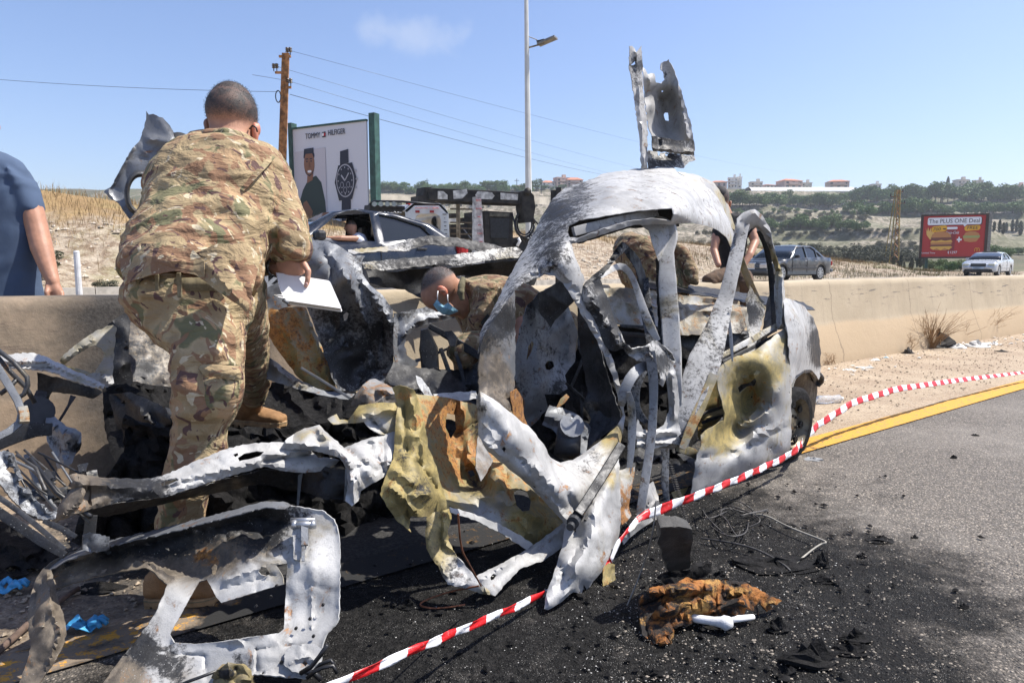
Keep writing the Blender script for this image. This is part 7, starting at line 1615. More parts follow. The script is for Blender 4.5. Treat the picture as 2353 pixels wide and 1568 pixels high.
zt = rest[:, 2]; ztop = P(531, 262, 2.5).z; zlow = P(531, 292, 2.5).z
crown = P(548, 232, 2.5).z
side = np.abs(rest[:, 0] - hc.x) / (52 * ppm)
hv = (np.clip((zt - zlow) / (ztop - zlow + 1e-6), 0, 1.0) * .62 + np.clip((zt - ztop) / .04, 0, 1) * .22 + np.clip(side - .5, 0, .5) * .3 * (zt > zlow))
set_attr(hd, 'hairline', hv); add_hair(hd, rest, hv, 7000, .0026, M_HB)
def ear(c, side, par, mat, k=1.0, ax=None):
 g = Geo()
 R = Matrix.Rotation(side * .35, 3, 'Z')
 g.ball(c, (.011 * k, .017 * k, .033 * k), 12, 8, R)
 g.ball(c + Vector((side * .006, .008, .012)) * k, (.009 * k, .018 * k, .020 * k), 10, 8, R)
 g.ball(c + Vector((side * .001, -.002, -.026)) * k, (.007 * k, .010 * k, .012 * k), 10, 8, R)
 return fuse('ear', g, .0035, mat, par, (), 0, smooth=3)[0]
ear(P(478, 292, 2.545), -1, sol, M_SKIN_D)
ear(P(586, 305, 2.545), 1, sol, skin('sunlit_ear_skin', (.50, .20, .13)), 1.15)
Geo().tube([P(573, 296, 2.52), P(580, 289, 2.50), P(588, 293, 2.49), P(591, 303, 2.50)], .0032, 8).out('glasses_arm', M_BLACK, sol, True)
g = Geo()
capsule(g, [(P(610, 598, 2.50), .034), (P(632, 612, 2.43), .031), (P(650, 618, 2.40), .030)], 14)
loft(g, [(640, 590, 648, 634, 2.39, .022), (655, 590, 664, 640, 2.38, .024), (672, 594, 684, 636, 2.37, .022), (690, 600, 698, 630, 2.36, .018)], 16)
finger(g, [P(698, 606, 2.35), P(708, 622, 2.335), P(707, 642, 2.33), P(703, 656, 2.33)], .0125, .0085)   # thumb over the cover
hand, _ = fuse('hand', g, .0045, M_SKIN_L, sol, [fl(655, 600, 2.36, 690, 606, 2.35, .008, .003)], 0, smooth=4)
for i, (a, b, c_) in enumerate((((665, 636), (686, 655), (700, 664)), ((672, 640), (676, 664), (690, 684)), ((662, 640), (664, 668), (676, 694)), ((652, 636), (654, 668), (664, 700)))):
 g = Geo(); finger(g, [P(*a, 2.40), P(*b, 2.425), P(*c_, 2.43)], .0095, .0075); fuse('finger', g, .004, M_SKIN_L, sol, (), 0, smooth=2)
Geo().ball(P(703.5, 653, 2.3215), (.006, .002, .0075), 8, 6).out('thumb_nail', skin('nail', (.62, .38, .32)), sol, True)
wv = [];
a0, a1 = P(628, 593, 2.41), P(640, 632, 2.41)
mid = (a0 + a1) / 2; ax = (P(660, 618, 2.38) - P(612, 600, 2.5)).normalized(); x_ = ax.orthogonal().normalized(); y_ = ax.cross(x_)
for k in range(16):
 a = 2 * math.pi * k / 16
 c = mid + (x_ * math.cos(a) + y_ * math.sin(a)) * .034
 R = Matrix((ax, (x_ * math.cos(a) + y_ * math.sin(a)), ax.cross(x_ * math.cos(a) + y_ * math.sin(a)))).transposed()
 bevel(Geo().box(c, (.020, .005, .0125), R=R).out('watch_link', M_DARK if k % 2 else M_STEEL, sol), .001)
nb = thing('notebook', P(710, 670, 2.36), 'white notebook with an elastic band held in the soldiers right hand', 'notebook')
c_ = [P(635, 628, 2.37), P(758, 647, 2.36), P(786, 711, 2.30), P(654, 692, 2.30)]
nn = (c_[1] - c_[0]).cross(c_[3] - c_[0]).normalized()
if nn.y > 0: nn = -nn
def rc(pts, off, k=.02, n=5):
 out = []
 for i in range(4):
  p, a, b = pts[i], pts[i - 1], pts[(i + 1) % 4]
  da, db = (a - p).normalized() * k, (b - p).normalized() * k
  for j in range(n):
   t_ = j / (n - 1); out.append(p + da * (1 - t_) ** 2 + db * t_ ** 2 + nn * off)
 return out
def slab(pts, o0, o1, name, mat, k=.010):
 A, B = rc(pts, o0, k), rc(pts, o1, k); n = len(A)
 return mk(name, A + B, [tuple(range(n - 1, -1, -1)), tuple(range(n, 2 * n))] + [(i, (i + 1) % n, n + (i + 1) % n, n + i) for i in range(n)], mat, nb, False)
ctr = (c_[0] + c_[2]) / 2
slab(c_, .004, .0065, 'front_cover', M_PAPER)
slab([ctr + (p - ctr) * .97 for p in c_], -.0125, .0035, 'pages', plain('page_edges', (.62, .60, .55), .9, 0, .1, 200), .006)
slab(c_, -.0155, -.013, 'back_cover', M_PAPER)
Geo().tube([c_[0] + (c_[3] - c_[0]) * .02 + nn * .008, c_[0].lerp(c_[3], .5) + nn * .009 - (c_[1] - c_[0]) * .015, c_[3] + nn * .008], .002, 6).out('elastic_band', M_PAPER, nb, True)
Geo().tube([P(657, 680, 2.29), P(645, 678, 2.28), P(630, 677, 2.27), P(640, 682, 2.27), P(656, 685, 2.285)], .0018, 6).out('string_loop', M_PAPER, nb, True)
Geo().tube([P(650, 688, 2.285), P(662, 696, 2.285)], .006, 10).out('pen_clip', M_STEEL, nb, True)
def boot(name, heel, toe, ankle, k, par, up=Vector((0, 0, 1))):
 """heel and toe: ends of the sole on the ground; ankle: centre of the shaft's top"""
 f = (toe - heel); L = f.length; f.normalize(); sd_ = f.cross(up).normalized()
 b = bpy.data.objects.new('boot', None); COL.objects.link(b); b.parent = par; b.location = heel - wloc(par)
 def ring(c, rl, rw, z0, tilt=0): return c
 g = Geo()
 secs = [(.02, .075, .034), (.10, .086, .040), (.28, .082, .040), (.5, .07, .043), (.68, .06, .049), (.84, .052, .046), (.95, .042, .036), (.99, .03, .020)]
 vs = []; fs = []; n = 16
 for (t_, h, w) in secs:
  c = heel + f * (L * t_)
  for j in range(n):
   a = 2 * math.pi * j / n
   z = .022 * k + h * k * (.5 + .5 * math.sin(a))
   vs.append(c + sd_ * (w * k * math.cos(a)) + up * z)
 m = len(secs)
 for i in range(m - 1):
  for j in range(n): fs.append((i * n + j, i * n + (j + 1) % n, (i + 1) * n + (j + 1) % n, (i + 1) * n + j))
 fs += [tuple(range(n - 1, -1, -1)), tuple((m - 1) * n + j for j in range(n))]
 g.add(vs, fs)
 base = heel + f * (L * .26) + up * .06 * k
 capsule(g, [(base, .044 * k), (base.lerp(ankle, .5), .046 * k), (ankle, .052 * k)], 16)
 capsule(g, [(heel + f * L * .45 + up * .06 * k, .034 * k), (base.lerp(ankle, .5) + f * .018 * k, .035 * k)], 12)
 fuse('upper', g, .005, M_SUEDE, b, (), .002, 18, 3)
 g = Geo(); pts = []
 ol = [(-.01, 0), (.02, .032), (.15, .041), (.35, .036), (.5, .038), (.7, .051), (.85, .047), (.97, .030), (1.03, 0)]
 poly = [(t_ * L, w * k) for t_, w in ol] + [(t_ * L, -w * k) for t_, w in ol[-2:0:-1]]
 fr_ = lambda u, v, w: heel + f * u + sd_ * v + up * w
 o = g.prism(poly, .010 * k, .034 * k, fr_).out('sole', M_SOLE, b); bevel(o, .004)
 for i in range(9):
  u = L * (.04 + .108 * i);
  if i == 3: continue
  Geo().prism([(u, -.036 * k), (u + L * .07, -.036 * k), (u + L * .07, .036 * k), (u, .036 * k)], 0, .013 * k, fr_).out('sole_lug', M_SOLE, b)
 Geo().prism([(t_ * 1.0 * L, w * k * 1.03) for t_, w in ol] + [(t_ * L, -w * k * 1.03) for t_, w in ol[-2:0:-1]], .026 * k, .029 * k, fr_).out('welt', M_WEB, b)
 for i in range(5):
  t_ = .42 + .06 * i
  c = (heel + f * (L * .56) + up * .085 * k).lerp(ankle + f * .045 * k, i / 5)
  Geo().tube([c - sd_ * .022 * k, c + f * .008 + up * .006, c + sd_ * .022 * k], .0028 * k, 6).out('lace', M_WEB, b, True)
 return b
fz = .262
boot('boot', PZ(532, 975, fz) + Vector((0, .0, 0)), PZ(655, 984, fz), P(585, 895, 3.18), 1.12, sol)
boot('boot', PZ(338, 1388, 0), PZ(505, 1383, 0), P(412, 1262, 2.05), 1.05, sol)
s2 = thing('person', PZ(1150, 930, 0), 'grey haired soldier with a blue face mask bending down behind the wreck', 'person', 'people at the scene')
D_ = 3.75
g = Geo()
loft(g, [(1052, 640, 1070, 725, D_, .12), (1070, 640, 1085, 790, D_ + .02, .16), (1100, 635, 1110, 800, D_ + .05, .18), (1140, 633, 1140, 800, D_ + .08, .19), (1180, 640, 1175, 800, D_ + .12, .19), (1225, 665, 1215, 810, D_ + .18, .18), (1270, 690, 1250, 830, D_ + .2, .17), (1320, 720, 1290, 860, D_ + .22, .17)], 22)
loft(g, [(1085, 670, 1150, 655, D_ - .1, .10), (1080, 720, 1140, 720, D_ - .14, .09), (1072, 760, 1125, 768, D_ - .12, .08), (1068, 800, 1118, 810, D_ - .05, .075)], 16)
loft(g, [(1180, 660, 1250, 700, D_ + .05, .10), (1165, 720, 1225, 745, D_ + .02, .085), (1155, 745, 1205, 770, D_, .075)], 16)
jf = [fl(1075, 650, D_ - .1, 1200, 660, D_, .016, .016), fl(1080, 665, D_ - .15, 1180, 680, D_, .012, -.014), fl(1085, 680, D_ - .15, 1170, 700, D_ - .1, .012, .014), fl(1080, 700, D_ - .2, 1090, 790, D_ - .15, .016, .018), fl(1100, 720, D_ - .2, 1110, 800, D_ - .15, .014, -.016), fl(1130, 740, D_ - .1, 1150, 800, D_ - .1, .014, .014)]
fuse('jacket', g, .012, M_CAMO2, s2, jf, .010, 6, 4)
g = Geo(); g.tube([P(1064, 640, D_ - .08), P(1060, 655, D_ - .13), P(1058, 672, D_ - .15), P(1062, 690, D_ - .15)], [.014, .019, .019, .013], 10)
fuse('collar', g, .006, plain('olive_collar', (.16, .14, .08), .9, 0, .2, 30, .3), s2, (), .003, 10, 3)
sheet('shoulder_patch', [(1104, 752 - 12, D_ - .26), (1120, 720, D_ - .25), (1136, 738, D_ - .24), (1119, 770, D_ - .25)], plain('dark_patch', (.03, .03, .025), .9, 0, .2, 40), s2, mode='d', pin=True, th=.004, step=6, jag=0)
g = Geo()
hc = P(1010, 655, D_ - .05); ppm = (D_ - .05) / 1568
Rt = Matrix.Rotation(rad(28), 3, 'Y')
g.ball(hc, (.096, .080, .102), 26, 18, Rt)
g.ball(P(1003, 672, D_ - .05), (.085, .070, .095), 22, 16, Rt)
loft(g, [(1015, 660, 1045, 635, D_ - .02, .062), (1032, 712, 1062, 645, D_, .065), (1050, 728, 1075, 648, D_ + .02, .072), (1062, 735, 1092, 655, D_ + .04, .07)], 18)
capsule(g, [(P(1008, 686, D_ - .04), .052), (P(1026, 708, D_ - .05), .042), (P(1042, 714, D_ - .03), .034)], 14)            # jaw
capsule(g, [(P(985, 668, D_ - .05), .020), (P(987, 690, D_ - .05), .018)], 10)              # brow
capsule(g, [(P(996, 700, D_ - .05), .014), (P(1003, 712, D_ - .05), .013)], 8)              # nose bridge
hd, rest = fuse('head', g, .0065, M_HAIR_G, s2, [fl(992, 684, D_ - .12, 1006, 688, D_ - .12, .008, -.006)], 0, smooth=8)
A = np.array(P(972, 645, D_)); B = np.array(P(1040, 640, D_))
l0 = P(968, 680, D_); l1 = P(1052, 634, D_)
tt = (rest[:, 0] - l0.x) / (l1.x - l0.x); zl = l0.z + (l1.z - l0.z) * tt
hv = np.clip((rest[:, 2] - zl) / .045, -.2, 1) * .95; set_attr(hd, 'hairline', hv); add_hair(hd, rest, hv, 6000, .004, M_HG); add_hair(hd, rest, hv, 4000, .004, M_HB, 2)
g = Geo(); g.ball(P(1015, 665, D_ - .125), (.030, .014, .020), 14, 10, Matrix.Rotation(.5, 3, 'Y')); g.ball(P(1022, 671, D_ - .125), (.016, .012, .022), 12, 8); fuse('ear', g, .003, skin('ear_skin_red', (.50, .17, .10)), s2, (), 0, smooth=2)
Geo().ball(P(1016, 668, D_ - .138), (.016, .004, .009), 10, 8).out('ear_hollow', M_SKIN_D, s2, True)  # dark oval painting the shade inside the ear
M_MASK = plain('blue_mask_fabric', (.26, .50, .62), .8, 0, .12, 60, .3)
sheet('face_mask', [(995, 700, D_ - .11), (1004, 687, D_ - .125), (1011, 696, D_ - .13), (1019, 702, D_ - .135), (1030, 694, D_ - .135), (1040, 704, D_ - .13), (1053, 714, D_ - .11), (1044, 719, D_ - .11), (1032, 723, D_ - .11), (1018, 722, D_ - .115), (1006, 714, D_ - .115)], M_MASK, s2, mode='d', pin=True, th=.003, step=3, jag=0, bulge=.008, curl_r=12, creases=[(1004, 700, 1045, 716, 2, .008), (1016, 704, 1022, 720, 2, .008)])
for a, b in (((1005, 689), (1006, 668)), ((1030, 696), (1028, 676))):
 Geo().tube([P(*a, D_ - .15), P((a[0] + b[0]) / 2 - 1, (a[1] + b[1]) / 2, D_ - .155), P(*b, D_ - .15)], .0032, 6).out('ear_loop', M_PAPER, s2, True)
g = Geo()
capsule(g, [(P(1196, 745, D_ - .06), .052), (P(1194, 790, D_ - .12), .044), (P(1186, 850, D_ - .16), .034), (P(1180, 900, D_ - .2), .028)], 14)
loft(g, [(1168, 890, 1194, 898, D_ - .2, .02), (1165, 915, 1192, 920, D_ - .22, .018)], 12)
for k in range(4): finger(g, [P(1168 + k * 7, 915, D_ - .22), P(1166 + k * 7, 930 + (k % 3) * 2, D_ - .24), P(1170 + k * 6, 942, D_ - .23)], .011, .008)
finger(g, [P(1190, 900, D_ - .22), P(1198, 915, D_ - .24), P(1196, 926, D_ - .24)], .012, .009)
fuse('forearm', g, .006, M_SKIN, s2, (), 0, smooth=4)
g = Geo()
loft(g, [(1030, 800, 1060, 830, D_ - .3, .07), (1040, 780, 1105, 830, D_ - .25, .10), (1090, 765, 1180, 840, D_ - .1, .13), (1180, 760, 1260, 860, D_ + .1, .15)], 18)
loft(g, [(1040, 800, 1090, 800, D_ - .28, .08), (1045, 850, 1092, 850, D_ - .2, .075), (1050, 900, 1095, 900, D_ - .1, .07), (1050, 950, 1100, 950, D_ - .05, .07)], 16)
loft(g, [(1190, 800, 1280, 800, D_ + .2, .12), (1200, 880, 1275, 880, D_ + .2, .09), (1205, 960, 1265, 960, D_ + .2, .07), (1210, 1000, 1262, 1000, D_ + .2, .065)], 16)
fuse('trousers', g, .012, M_CAMO2, s2, (), .010, 6, 4)
a = P(1075, 800, D_);
boot('boot', Vector((P(1090, 960, D_).x, D_ - .05, 0)), Vector((P(1020, 960, D_).x, D_ - .15, 0)), Vector((P(1078, 930, D_).x, D_ - .05, .24)), 1.0, s2)
boot('boot', Vector((P(1250, 960, D_).x, D_ + .2, 0)), Vector((P(1180, 960, D_).x, D_ + .1, 0)), Vector((P(1240, 930, D_).x, D_ + .2, .24)), 1.0, s2)
D3 = 5.3
s3 = thing('person', Vector((P(1470, 700, D3).x, D3, .0)), 'soldier in camouflage bent over behind the car, seen through its empty window', 'person', 'people at the scene')
g = Geo()
loft(g, [(1425, 540, 1490, 545, D3, .12), (1410, 570, 1540, 575, D3, .16), (1415, 610, 1570, 610, D3, .18), (1430, 650, 1580, 650, D3, .18), (1450, 690, 1580, 690, D3, .18), (1460, 730, 1575, 730, D3, .17)], 22)
loft(g, [(1530, 560, 1580, 580, D3 - .05, .08), (1555, 600, 1600, 620, D3 - .08, .07), (1570, 640, 1604, 655, D3 - .1, .06)], 14)
fuse('jacket', g, .014, M_CAMO2, s3, [fl(1420, 600, D3 - .2, 1560, 640, D3 - .2, .02, .02), fl(1430, 570, D3 - .2, 1520, 600, D3 - .2, .02, -.015)], .012, 5, 4)
g = Geo(); loft(g, [(1460, 720, 1515, 720, D3, .12), (1462, 800, 1512, 800, D3, .10), (1466, 900, 1506, 900, D3, .08), (1466, 915, 1504, 915, D3, .07)], 14); loft(g, [(1520, 720, 1572, 720, D3, .12), (1524, 800, 1570, 800, D3, .10), (1528, 900, 1566, 900, D3, .08), (1528, 915, 1566, 915, D3, .07)], 14)
fuse('trousers', g, .014, M_CAMO2, s3, (), .01, 6, 4)
g = Geo(); g.ball(P(1432, 575, D3 + .32), (.085, .10, .12), 18, 12); capsule(g, [(P(1445, 572, D3 + .2), .06), (P(1455, 566, D3 + .05), .06)], 12)
hd, rest = fuse('head', g, .009, M_HAIR, s3, (), 0, smooth=5); hv = np.full(len(rest), .8); set_attr(hd, 'hairline', hv); add_hair(hd, rest, hv, 3000, .01, M_HB)
for x in (1486, 1546): boot('boot', Vector((P(x, 800, D3).x, D3 - .1, 0)), Vector((P(x, 800, D3).x, D3 + .18, 0)), Vector((P(x, 800, D3).x, D3 - .02, .22)), 1.0, s3)
D4 = 7.0
s4 = thing('person', Vector((P(1665, 640, D4).x, D4, .905)), 'man in a black shirt and brown trousers sitting on the barrier behind the windscreen frame', 'person', 'people at the scene')
g = Geo()
loft(g, [(1655, 495, 1715, 500, D4, .10), (1645, 520, 1715, 520, D4, .12), (1648, 560, 1712, 560, D4, .12), (1655, 600, 1712, 600, D4, .11), (1658, 630, 1710, 630, D4, .12)], 18)
capsule(g, [(P(1662, 505, D4), .075), (P(1650, 540, D4 - .05), .065)], 12); capsule(g, [(P(1702, 508, D4), .08), (P(1722, 530, D4 - .05), .065)], 12)
fuse('shirt', g, .013, plain('black_cotton', (.014, .014, .016), .9, 0, .2, 12, .4), s4, (), .012, 6, 4)
g = Geo(); capsule(g, [(P(1726, 528, D4 - .06), .05), (P(1734, 556, D4 - .12), .045), (P(1722, 585, D4 - .25), .036), (P(1706, 612, D4 - .3), .03)], 12)
loft(g, [(1700, 612, 1712, 616, D4 - .3, .02), (1694, 626, 1706, 632, D4 - .32, .018)], 10)
for k in range(4): finger(g, [P(1694 + k * 4, 628, D4 - .32), P(1692 + k * 4, 636, D4 - .33)], .010, .008)
capsule(g, [(P(1646, 540, D4 - .06), .045), (P(1640, 575, D4 - .12), .04), (P(1650, 608, D4 - .25), .03)], 12)
fuse('arms', g, .008, M_SKIN, s4, (), 0, smooth=3)
g = Geo(); g.ball(P(1655, 455, D4), (.085, .098, .12), 20, 14); capsule(g, [(P(1660, 475, D4), .06), (P(1668, 495, D4), .065)], 12)
hd, rest = fuse('head', g, .009, M_HAIR, s4, (), 0, smooth=5); zz = P(1655, 468, D4).z; set_attr(hd, 'hairline', np.clip((rest[:, 2] - zz) / .05 + .2, 0, 1.1))
ear(P(1677, 468, D4), 1, s4, M_SKIN, 1.0)
Geo().ball(P(1651, 447, D4) , (.088, .10, .09), 18, 12).out('cap', plain('dark_cap', (.02, .018, .022), .8, 0, .2, 20), s4, True)
g = Geo()
loft(g, [(1660, 620, 1712, 620, D4, .12), (1640, 636, 1716, 640, D4 - .05, .11), (1625, 646, 1718, 650, D4 - .15, .07)], 16)
capsule(g, [(P(1690, 632, D4 - .05), .085), (P(1655, 634, D4 - .35), .075), (P(1630, 644, D4 - .45), .065), (P(1625, 690, D4 - .5), .055), (P(1630, 740, D4 - .45), .045)], 12)
capsule(g, [(P(1700, 632, D4 - .05), .085), (P(1710, 636, D4 - .35), .075), (P(1714, 650, D4 - .45), .06), (P(1714, 700, D4 - .45), .05), (P(1714, 740, D4 - .4), .045)], 12)
fuse('trousers', g, .012, plain('brown_trousers', (.10, .06, .035), .9, 0, .25, 12, .4), s4, (), .01, 7, 4)
D5 = 4.0
s5 = thing('person', Vector((P(20, 690, D5).x, D5 + .1, .46)), 'man in a faded blue T-shirt standing beyond the barrier at the left edge', 'person', 'people at the scene')
g = Geo()
loft(g, [(-110, 345, 10, 352, D5, .10), (-160, 365, 45, 372, D5, .125), (-185, 395, 62, 400, D5, .14), (-185, 430, 75, 440, D5, .15), (-165, 480, 82, 490, D5, .15), (-160, 540, 82, 550, D5, .155), (-162, 600, 84, 600, D5, .16), (-160, 660, 88, 655, D5, .165), (-155, 692, 94, 686, D5, .16), (-150, 712, 92, 706, D5, .155)], 26)
loft(g, [(20, 372, 62, 405, D5, .09), (28, 410, 82, 432, D5, .09), (40, 450, 92, 462, D5, .085), (48, 480, 97, 484, D5, .08)], 18)
fuse('t_shirt', g, .013, plain('faded_blue_cotton', (.055, .085, .145), .9, 0, .12, 3, .3), s5, [fl(-20, 600, D5 - .15, 80, 590, D5 - .15, .02, .014), fl(-20, 570, D5 - .15, 60, 560, D5 - .15, .015, -.012), fl(10, 640, D5 - .15, 88, 620, D5 - .15, .02, .014), fl(60, 440, D5 - .1, 50, 520, D5 - .1, .02, -.014)], .007, 4, 4)
g = Geo()
capsule(g, [(P(70, 470, D5), .062), (P(84, 520, D5 - .02), .058), (P(96, 570, D5 - .05), .058), (P(112, 620, D5 - .08), .044), (P(122, 646, D5 - .1), .034)], 16)
loft(g, [(108, 645, 136, 650, D5 - .1, .028), (104, 660, 143, 665, D5 - .1, .034), (108, 676, 146, 684, D5 - .1, .030)], 14)
finger(g, [P(110, 655, D5 - .12), P(107, 672, D5 - .15), P(110, 688, D5 - .15)], .015, .012)
for k in range(4): finger(g, [P(118 + k * 8, 672, D5 - .1), P(118 + k * 8.5, 692 - k, D5 - .12), P(116 + k * 8, 704 - k * 2, D5 - .14)], .0135, .010)
fuse('forearm', g, .006, M_SKIN, s5, (), 0, smooth=4)
g = Geo(); hp_ = P(-45, 285, D5); g.ball(hp_, (.082, .10, .125), 22, 16); capsule(g, [(P(-48, 325, D5), .062), (P(-50, 350, D5), .075)], 12)
hd, rest = fuse('head', g, .009, M_HAIR, s5, (), 0, smooth=6); set_attr(hd, 'hairline', np.clip((rest[:, 2] - hp_.z) / .05 + .3, 0, 1.1))
ear(P(-8, 296, D5), 1, s5, M_SKIN, 1.0)
g = Geo(); loft(g, [(-150, 690, -32, 690, D5, .14), (-140, 800, -42, 800, D5, .11), (-130, 860, -48, 860, D5, .10)], 14); loft(g, [(-30, 690, 88, 690, D5, .14), (-20, 800, 76, 800, D5, .11), (-16, 860, 66, 860, D5, .10)], 14)
for q in g.v: q.z = max(q.z, .47)
fuse('trousers', g, .014, plain('dark_trousers', (.03, .03, .035), .9, 0, .2, 12, .3), s5, (), .008, 6, 4)
Geo().tube([P(0, 262, 3.6), P(1, 275, 3.6), P(0, 290, 3.6)], .006, 8)
D6 = 4.6
s6 = thing('person', Vector((P(428, 640, D6).x, D6, .46)), 'dark haired person mostly hidden behind the big soldiers left shoulder', 'person', 'people at the scene')
g = Geo(); hc6 = P(418, 352, D6); g.ball(hc6, (.085, .10, .125), 22, 16); capsule(g, [(P(424, 385, D6), .06), (P(428, 405, D6), .07)], 12)
hd, rest = fuse('head', g, .008, M_HAIR, s6, (), 0, smooth=6); set_attr(hd, 'hairline', np.clip((rest[:, 2] - hc6.z) / .05 + .2, 0, 1.2))
Geo().ball(hc6 + Vector((-.01, 0, .035)), (.090, .104, .098), 20, 14).ball(hc6 + Vector((-.045, -.03, .08)), (.05, .06, .05), 14, 10).out('hair', plain('black_hair', (.012, .010, .009), .6, 0, .3, 200, .6), s6, True)
g = Geo(); loft(g, [(385, 400, 475, 400, D6, .11), (360, 430, 500, 430, D6, .13), (365, 500, 495, 500, D6, .14), (370, 600, 490, 600, D6, .14), (372, 690, 488, 690, D6, .13)], 20); fuse('shirt', g, .014, plain('dark_shirt', (.03, .03, .035), .9, 0, .2, 12, .3), s6, (), .008, 6, 4)
g = Geo(); loft(g, [(374, 680, 428, 680, D6, .12), (380, 800, 424, 800, D6, .09)], 14); loft(g, [(432, 680, 486, 680, D6, .12), (436, 800, 480, 800, D6, .09)], 14)
for q in g.v: q.z = max(q.z, .47)
fuse('trousers', g, .014, plain('jeans', (.03, .035, .05), .9, 0, .2, 12, .3), s6, (), .008, 6, 4)
fin = thing('torn_panel_with_hole', PQ(322, 520, 2.9), 'torn grey panel with a round hole standing up left of the big soldier', 'wreckage')
hole = ell(322, 445, 27, 40, 26)
S_('panel_skin', [(336, 255, 2.95), (342, 264, 2.95), (352, 262, 2.94), (374, 271, 2.93), (386, 284, 2.92), (398, 302, 2.91), (402, 320, 2.9), (411, 334, 2.9), (404, 350, 2.9), (395, 380, 2.9), (398, 430, 2.9), (392, 480, 2.88), (370, 520, 2.88), (345, 545, 2.86), (322, 531, 2.86), (306, 515, 2.88), (294, 499, 2.9), (284, 485, 2.92), (273, 468, 2.94), (256, 458, 2.96), (239, 442, 2.98), (254, 430, 2.97), (270, 402, 2.96), (288, 370, 2.95), (305, 340, 2.95), (322, 322, 2.95), (329, 299, 2.95), (336, 275, 2.95)], par=fin,
 holes=[hole], mat=M_STEEL, base=dict(soot=-.25), paint=[('soot', 320, 350, 34, .12), ('soot', 388, 300, 18, .35)], creases=[(305, 340, 250, 440, 3, .02), (340, 320, 395, 325, 6, .02), (250, 445, 300, 510, 4, .02)], crumple=.010, th=.007, step=6)
lipv = []; lipf = []; m_ = 40
for rr_, dq in ((1.0, 0), (1.06, -.02), (1.16, -.028), (1.30, -.012), (1.36, .004)):
 for k in range(m_):
  a = 2 * math.pi * k / m_
  lipv.append(PQ(322 + 26 * rr_ * math.cos(a), 445 + 39 * rr_ * math.sin(a), 2.905 + dq))
for i in range(4):
 for k in range(m_): lipf.append((i * m_ + k, i * m_ + (k + 1) % m_, (i + 1) * m_ + (k + 1) % m_, (i + 1) * m_ + k))
solid(mk('hole_rim', lipv, lipf, M_DARK, fin), .004)
